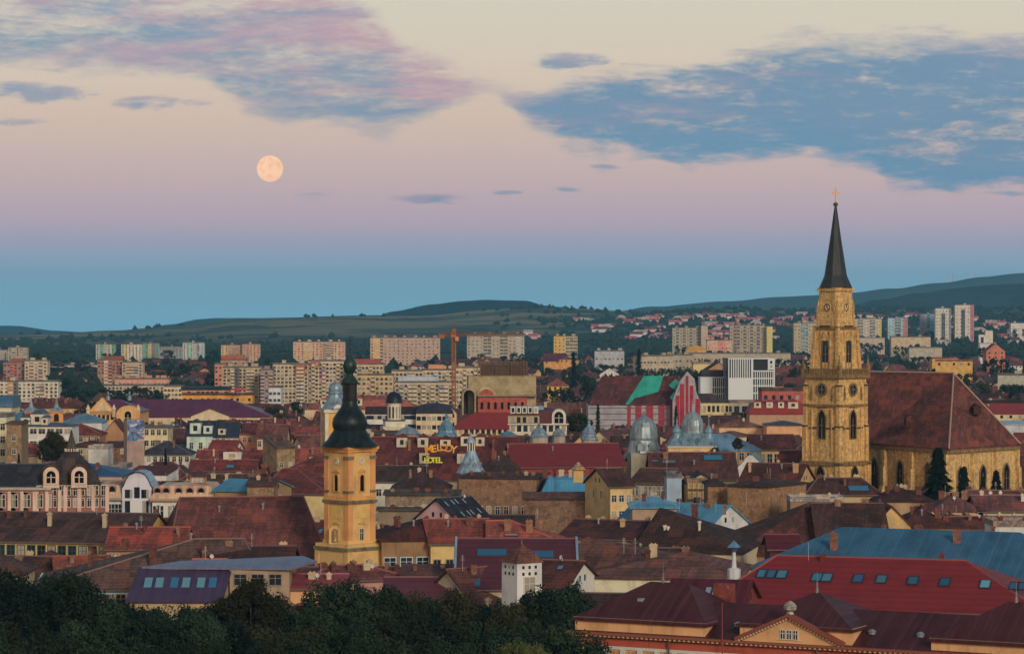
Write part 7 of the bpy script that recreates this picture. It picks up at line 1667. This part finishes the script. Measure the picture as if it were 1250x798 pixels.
# ------------------------------------------------------------------ trees
def gtree(px, yt, d, r, kind='dark', near=False, squash=1.0, desc=None, reg=False):
    o = tree(px, yt, d, r, kind, near, None, None, squash, reg)
    o['group'] = 'trees of the park in front' if d < 400 else ('conifers' if kind == 'fir' else 'trees among the houses')
    auto(o, desc or ('dark green tree' if kind == 'dark' else 'olive-brown tree' if kind == 'olive' else 'dark fir tree' if kind == 'fir' else 'pale green tree'), px, yt, d)
    return o

rt = random.Random(4)
back = [(-28,706,6.5,'dark'),(14,705,6,'dark'),(52,709,5.6,'dark'),(92,706,5.4,'dark'),(128,732,4.8,'dark'),(160,738,4.8,'dark'),(196,742,4.4,'dark'),(232,740,4.6,'dark'),(268,734,4.8,'olive'),
        (306,710,4.2,'olive'),(330,726,5.0,'dark'),(362,740,4.6,'dark'),(398,716,5.0,'dark'),(430,710,5.2,'dark'),(466,716,5.2,'dark'),(496,726,4.6,'olive'),(530,732,4.6,'dark'),
        (560,726,4.8,'olive'),(596,738,4.6,'dark'),(628,734,4.0,'olive'),(656,718,4.8,'dark'),(690,713,5.6,'dark'),(716,736,4.4,'dark')]
for (px, yt, r, k) in back: gtree(px, yt, 352+rt.uniform(-9,9), r, k, True, desc={'dark':'big dark park tree','olive':'airy olive park tree'}[k], squash=1.15)
for i, px in enumerate(range(-30, 735, 34)):
    yt = 760 + 9*math.sin(px*.021) + rt.uniform(-7,7)
    if px > 690: yt += 10
    gtree(px+rt.uniform(-8,8), yt, 314+rt.uniform(-8,8), rt.uniform(4.2,5.6), 'dark' if rt.random() < .8 else 'olive', True, desc='second-row park tree', squash=1.2)
for px in range(-20, 700, 46):
    if 590 < px < 680: continue
    gtree(px+rt.uniform(-8,8), 783+rt.uniform(-5,5), 284, rt.uniform(3.8,5), 'dark', True, desc='bottom-row park tree', squash=1.3)
gtree(628, 786, 280, 3.4, 'light', True, desc='yellow-green willow'); gtree(655, 790, 276, 2.6, 'light', True, desc='small yellow-green willow top')
# conifers and single trees
for (px, yt, dd, r, k, sq, ds) in [(1145,552,632,12,'fir',.79,'tall dark spruce standing against the nave wall'),(1177,574,628,7.5,'fir',1.0,'small spruce on the nave lawn'),(1216,578,630,7,'fir',1.05,'bushy conifer under the nave end'),(1200,586,628,5.0,'fir',2.2,'narrow little conifer among the nave spruces'),
        (1050,590,630,2.4,'fir',2.6,'thin conifer by the tower foot'),(730,496,955,5,'fir',1.6,'spruce in front of the wrapped church'),(825,498,950,4.6,'fir',1.7,'spruce at the foot of the striped gable'),(344,578,600,1.1,'fir',7,'tall dark column-shaped cypress'),(700,432,1700,10,'fir',1.4,'broad dark conifer in the suburb'),
        (718,462,1350,6.5,'dark',1.6,'very dark broad tree left of the wrapped church'),(780,428,1750,11,'fir',1.2,'dark conifer behind the wrapped church'),(23,555,610,1.7,'fir',2,'small dark fir before the red roof'),(202,549,700,2.2,'fir',2.2,'dark fir by the white wall')]:
    o = gtree(px, yt, dd, r, k, dd < 800, sq, desc=ds); AUTO.pop(); o['label'] = ds; o['group'] = ''; del o['group']
for (px, yt, dd, r) in [(66,528,745,4.2),(58,534,748,3.4),(76,538,750,3),(926,497,1010,4.2),(914,499,1012,3.2),(706,506,960,5),(694,510,955,4.4),(716,512,950,3.6),(683,514,950,3),
        (304,502,1090,5.5),(316,499,1095,6),(328,498,1092,5.5),(338,500,1090,5),(292,505,1085,4.5),(345,504,1080,4),(262,509,1080,4),(250,508,1082,3.6),(872,546,672,2.0),(901,534,676,1.5),
        (100,481,1400,6.5),(88,480,1420,6),(112,476,1600,7),(126,474,1620,7),(140,476,1610,6),(152,475,1600,7),(164,472,1600,8),(176,474,1590,7),(188,476,1580,6),(197,479,1560,5),(118,490,1200,5.5),(105,494,1190,5),(80,490,1210,4),(96,502,1150,4),
        (205,428,2900,9),(130,431,2950,8),(60,447,2500,9),(72,443,2480,10),(95,445,2450,9),(100,440,2500,8),(108,446,2400,8),(176,447,2300,10),(184,444,2310,10),(192,449,2290,9),(240,445,2300,9),(250,449,2280,8),(232,447,2300,8)]:
    gtree(px, yt, dd, r, 'dark' if rt.random() < .75 else 'olive', dd < 800, desc='round dark green tree')
LM += [('dark tree clump', 160, 475, 1600), ('round bush trees', 320, 500, 1092)]
# greenery standing in front of the suburb villas
for r_ in [r for r in REG if r[4] > 1400 and r[2]-r[3] < 22 and (r[0] > 600)]:
    w_px = r_[1]-r_[0]; n_ = max(1, int(w_px/11)+1)
    for i in range(n_):
        px = r_[0]+(i+.5)*w_px/n_+rt.uniform(-2,2); dd = r_[4]-rt.uniform(14,30)
        lo = lowest_allowed(px-4, px+4, dd)
        yt = max(r_[2]+rt.uniform(0,3), lo); 
        if py2z(yt, dd)-zg(px2x(px, dd), dd) > 4: gtree(px, yt, dd, rt.uniform(4.5,6.5), 'dark' if rt.random() < .7 else 'olive', desc=rt.choice(('leafy suburb tree','dark suburb tree','broad suburb tree')))
# suburb belt: trees and houses mixed
def belt(n, x0, x1, d0, d1, ptree, seed):
    rg = random.Random(seed); k = 0
    for i in range(n):
        d = d0*(d1/d0)**rg.random(); px = rg.uniform(x0, x1); x = px2x(px, d)
        if rg.random() < ptree:
            r = rg.uniform(4, 7.5); hr = r*F/d*.75
            if clash(x, d, 1): continue
            lo = lowest_allowed(px-hr, px+hr, d); zt = zg(x, d) + rg.uniform(9, 17); yt = HY-(zt-HC)*F/d
            yt = max(yt, lo+.5)
            if HC-(yt-HY)*d/F - zg(x, d) < 4: continue
            gtree(px, yt, d, r, 'dark' if rg.random() < .72 else 'olive', False, rg.uniform(.9, 1.3), desc=rg.choice(('dark green tree','dense dark tree','tall dark tree','spreading dark tree')) )
            k += 1
        else:
            if filler(px, d, rg.uniform(10, 20), rg.uniform(9, 13), rg.uniform(7.5, 11.5), R(rg.choice((-30,-12,0,12,30))), True): k += 1
    return k
rgf.seed(5)
k1 = belt(430, 590, 1280, 1190, 3000, .2, 1); k2 = belt(130, 1030, 1280, 760, 1500, .5, 2); k3 = belt(150, -30, 600, 1180, 2900, .35, 3); belt(70, 40, 275, 1900, 2900, .12, 9); k4 = belt(40, 820, 980, 1000, 1500, .5, 6)
print('FILL', NT1, NF[0], k1, k2, k3, k4)
# hillside villas, white and pink specks on the far slope
rg = random.Random(21); HV = []
def hill_house(px, d, L, wall, roofc, wn, rn):
    x = px2x(px, d); g0 = zg(x, d)
    if lowest_allowed(px-3, px+3, d) > HY+F*(HC-g0-8)/d: return
    b = B('villa', None, 'villa', px-L/2*F/d, px+L/2*F/d, HY+(HC-g0-5.5)*F/d, HY+(HC-g0-9.5)*F/d, W=10, d=d, roof='hip' if rg.random() < .5 else 'gable', wc=wall, rc=roofc, win=(3,1,1.6,1.5) if d < 4500 else None, yb=0, frames=False, sk=rg.uniform(-3,3))
    b.o['group'] = 'villas on the far slope'; auto(b.o, '%s villa with %s roof' % (wn, rn), px, HY+F*(HC-g0-9)/d, d)
LM += [('bare field on the slope', 700, 395, 5600)]
spots = [(706,391,5400),(715,391,5450),(727,398,4700),(742,398,4700),(735,399,4650),(757,391,5300),(765,393,5200),(780,390,5300),(790,380,6000),(796,391,5100),(672,377,6300),(660,379,6200),(822,394,4700),(840,384,5600),(846,386,5500),(868,396,4400),(872,399,4300),(874,404,4100),(880,382,5700),(884,386,5400),(892,386,5400),(904,391,5000),(915,390,5000),(919,390,4950),(812,408,3700),(797,412,3500),(803,409,3600),(950,390,5000),(958,390,5000),(962,398,4300),(948,396,4500),(930,412,3600),(975,384,5600),(985,392,4800),(1060,378,6000),(1055,380,5900),(1112,367,6400),(1131,369,6350),(1163,368,6400),(730,402,4500),(655,409,3500),(650,411,3400),(645,405,3900),(690,416,3200),(1010,396,4500),(1205,398,4200),(1215,394,4500),(1225,396,4400),(1243,407,3600),(770,414,3300),(940,402,4000),(887,412,3600),(905,414,3500),(850,412,3600),(1196,404,3900),(1150,420,3000),(1240,416,3100)]
spots += [(rg.uniform(745, 1245), rg.uniform(384, 414), 5000 if rg.random() < .6 else 3800) for _ in range(75)]
for (px, py, d) in spots:
    wn, wc = rg.choice((('white',(204,196,190)),('pale pink',(206,160,160)),('white',(196,196,196)),('cream',(200,176,146))))
    rn, rc = rg.choice((('red',(150,60,60)),('pink-red',(160,76,84)),('brown',(96,56,52)),('pale',(150,146,150))))
    for q in range(2 if d > 4000 else 1):
        x_ = px+q*rg.uniform(5,9); dd = d*(1+q*.02)
        # drop to the distance at which the slope stands at this row
        lo_, hi_ = 2900, 6450; tgt = py
        for _ in range(24):
            md = (lo_+hi_)/2; yy = HY+F*(HC-zg(px2x(x_, md), md)-4)/md
            if yy > tgt: lo_ = md
            else: hi_ = md
        hill_house(x_, (lo_+hi_)/2 + rg.uniform(-40,40), rg.uniform(13, 22), wc, rc, wn, rn)

# far woods and hedges: nobody could count them
def woods(name, n, px0, px1, d0, d1, fn, size, seed, label):
    rg = random.Random(seed); m = Mesh()
    base = [(1,0,.1),(.31,.95,0),(-.81,.59,.1),(-.81,-.59,0),(.31,-.95,.1),(.1,.1,1.0)]
    k = 0; tries = 0
    while k < n and tries < n*12:
        tries += 1
        d = rg.uniform(d0, d1); px = rg.uniform(px0, px1); x = px2x(px, d)
        if rg.random() > fn(x, d, px): continue
        if d < 3400 and clash(x, d, 4): continue
        if d < 3400 and lowest_allowed(px-2, px+2, d) > HY+F*(HC-zg(x, d)-9)/d: continue
        for q in range(3):
            s_ = rg.uniform(*size); ox, oy = x+rg.gauss(0, size[1]*.5), d+rg.gauss(0, size[1]*.5); g0 = zg(ox, oy)-.5
            a = rg.uniform(0, 6); ca, sa = math.cos(a), math.sin(a)
            j = [rg.uniform(.7,1.25) for _ in base]
            vs = [(ox+(bx*ca-by*sa)*s_*jj, oy+(bx*sa+by*ca)*s_*jj, g0+(bz*.9+.35)*s_*1.3*jj) for (bx,by,bz), jj in zip(base, j)]
            low = [(v[0]*.35+ox*.65, v[1]*.35+oy*.65, g0) for v in vs[:5]]
            m.add(vs+low, [(0,1,5),(1,2,5),(2,3,5),(3,4,5),(4,0,5)]+[(6+i, 6+(i+1) % 5, (i+1) % 5, i) for i in range(5)])
        k += 1
    tag(m.build(name, LEAF['dark']), label, None, None, 'stuff')
def f_hill(x, y, px):
    v = math.sin(x*.0042+y*.0021+1)+math.sin(x*.0017-y*.0047+2)+.7*math.sin(x*.011+.5)*math.sin(y*.009)
    ridge = max(0, 1-abs(y-6380)/100)*.10
    right = .45 if px > 740 else (.12 if px > 600 else 0)
    low = max(0, 1-abs(y-4300)/900)*(.25 if px > 560 else .25)
    return max(0, min(1, (v-1.0)*1.2)) + ridge + right + low
woods('far_woods', 3600, -250, 1500, 3300, 6480, f_hill, (3, 6.5), 12, 'dark woods and hedges scattered over the far slopes')
woods('suburb_woods', 520, 560, 1330, 1500, 3300, lambda x, y, px: .9 if math.sin(x*.02)+math.sin(y*.012+x*.01) > -.3 else .15, (3.5, 6.5), 13, 'continuous dark greenery between the suburb houses')
woods('town_woods', 380, -60, 560, 1700, 3300, lambda x, y, px: .9 if math.sin(x*.02+1)+math.sin(y*.01+x*.013) > .1 else .08, (3.5, 7), 14, 'dark greenery between and behind the apartment blocks')
# masts on the far ridge
for px, h_ in ((1163,10),(1173,7),(1190,8)):
    d = 12200.; x = px2x(px, d); z0 = HC+(HY-interp([(1150,345),(1200,338),(1250,333)], px))*d/F-3
    o = empty('radio_mast', (x, d, z0), 0, None, 'mast', 'masts on the far ridge'); Mesh().lathe([(2.2,0),(1.2,h_*d/F)], 4).build('mast', TRIM, o)
    Mesh().box(-4,4,-1,1,h_*.7*d/F,h_*.7*d/F+2).build('crossarm', TRIM, o)
    o['label'] = {1163:'tallest of the thin masts on the far blue ridge',1173:'shortest thin mast on the far blue ridge',1190:'thin mast on the far blue ridge nearest the right edge'}[px]
# leave out small neighbours of which nothing shows from the hill: rays against walls and roofs only
from mathutils.bvhtree import BVHTree
bpy.context.view_layer.update()
VV = []; PP = []; OWN = []; autos = {r[0].name: r for r in AUTO}
def collect(o, root):
    for c_ in o.children:
        if c_.type == 'MESH' and len(c_.data.polygons) < 900 and c_.name.split('.')[0] not in ('window','frame','chimney','skylight','gutter','ridge_tiles','scaffolding','crown','trunk'):
            k0 = len(VV); mw = c_.matrix_world; VV.extend(mw @ v.co for v in c_.data.vertices)
            for p_ in c_.data.polygons: PP.append([k0+i_ for i_ in p_.vertices]); OWN.append(root)
        collect(c_, root)
for o in list(C.objects):
    if o.parent is None and o.type == 'EMPTY' and not o.name.startswith(('tree','fir_tree')): collect(o, o.name)
bvh = BVHTree.FromPolygons(VV, PP); eye = Vector((0, 0, HC)); seen = {}
def look(px, py): return Vector(((px-625)/F, 1, (HY-py)/F)).normalized()
for iy in range(190):
    for ix in range(580):
        h_ = bvh.ray_cast(eye, look(-10+ix*2.2, 384+iy*2.2 + (ix % 2)*1.1))
        if h_[0] is not None: seen[OWN[h_[2]]] = seen.get(OWN[h_[2]], 0)+1
def kill(o):
    for c_ in list(o.children): kill(c_)
    DEAD.append(o)
DEAD = []
keep = []; gone = 0
for rec in AUTO:
    o = rec[0]
    if o.name.startswith(('tree','fir_tree')):
        ok = rec[4] < 400
        if not ok:
            cr_ = o.children[0]; c0 = cr_.matrix_world.translation; sr = cr_.scale
            for (u_, v_) in ((0,.9),(0,.5),(-.6,.4),(.6,.4),(-.7,0),(.7,0),(-.5,-.5),(.5,-.5),(0,0),(-.3,.7),(.3,.7),(0,-.6)):
                q = c0+Vector((u_*sr.x, 0, v_*sr.z)); dv = q-eye; h_ = bvh.ray_cast(eye, dv.normalized(), dv.length-2)
                if h_[0] is None and -5 < 625+F*q.x/q.y < 1255: ok = True; break
    else: ok = seen.get(o.name, 0) >= 2 or (not -5 < rec[2] < 1255 and rec[4] < 1300)
    if ok: keep.append(rec)
    else: kill(o); gone += 1
AUTO[:] = keep; bpy.data.batch_remove(DEAD); print('GONE', gone, 'KEPT', len(keep))
print('UNSEEN', [o['label'] for o in C.objects if o.parent is None and o.type == 'EMPTY' and not o.name.startswith('tree') and o.get('label') and o.name not in seen])
finish_labels()
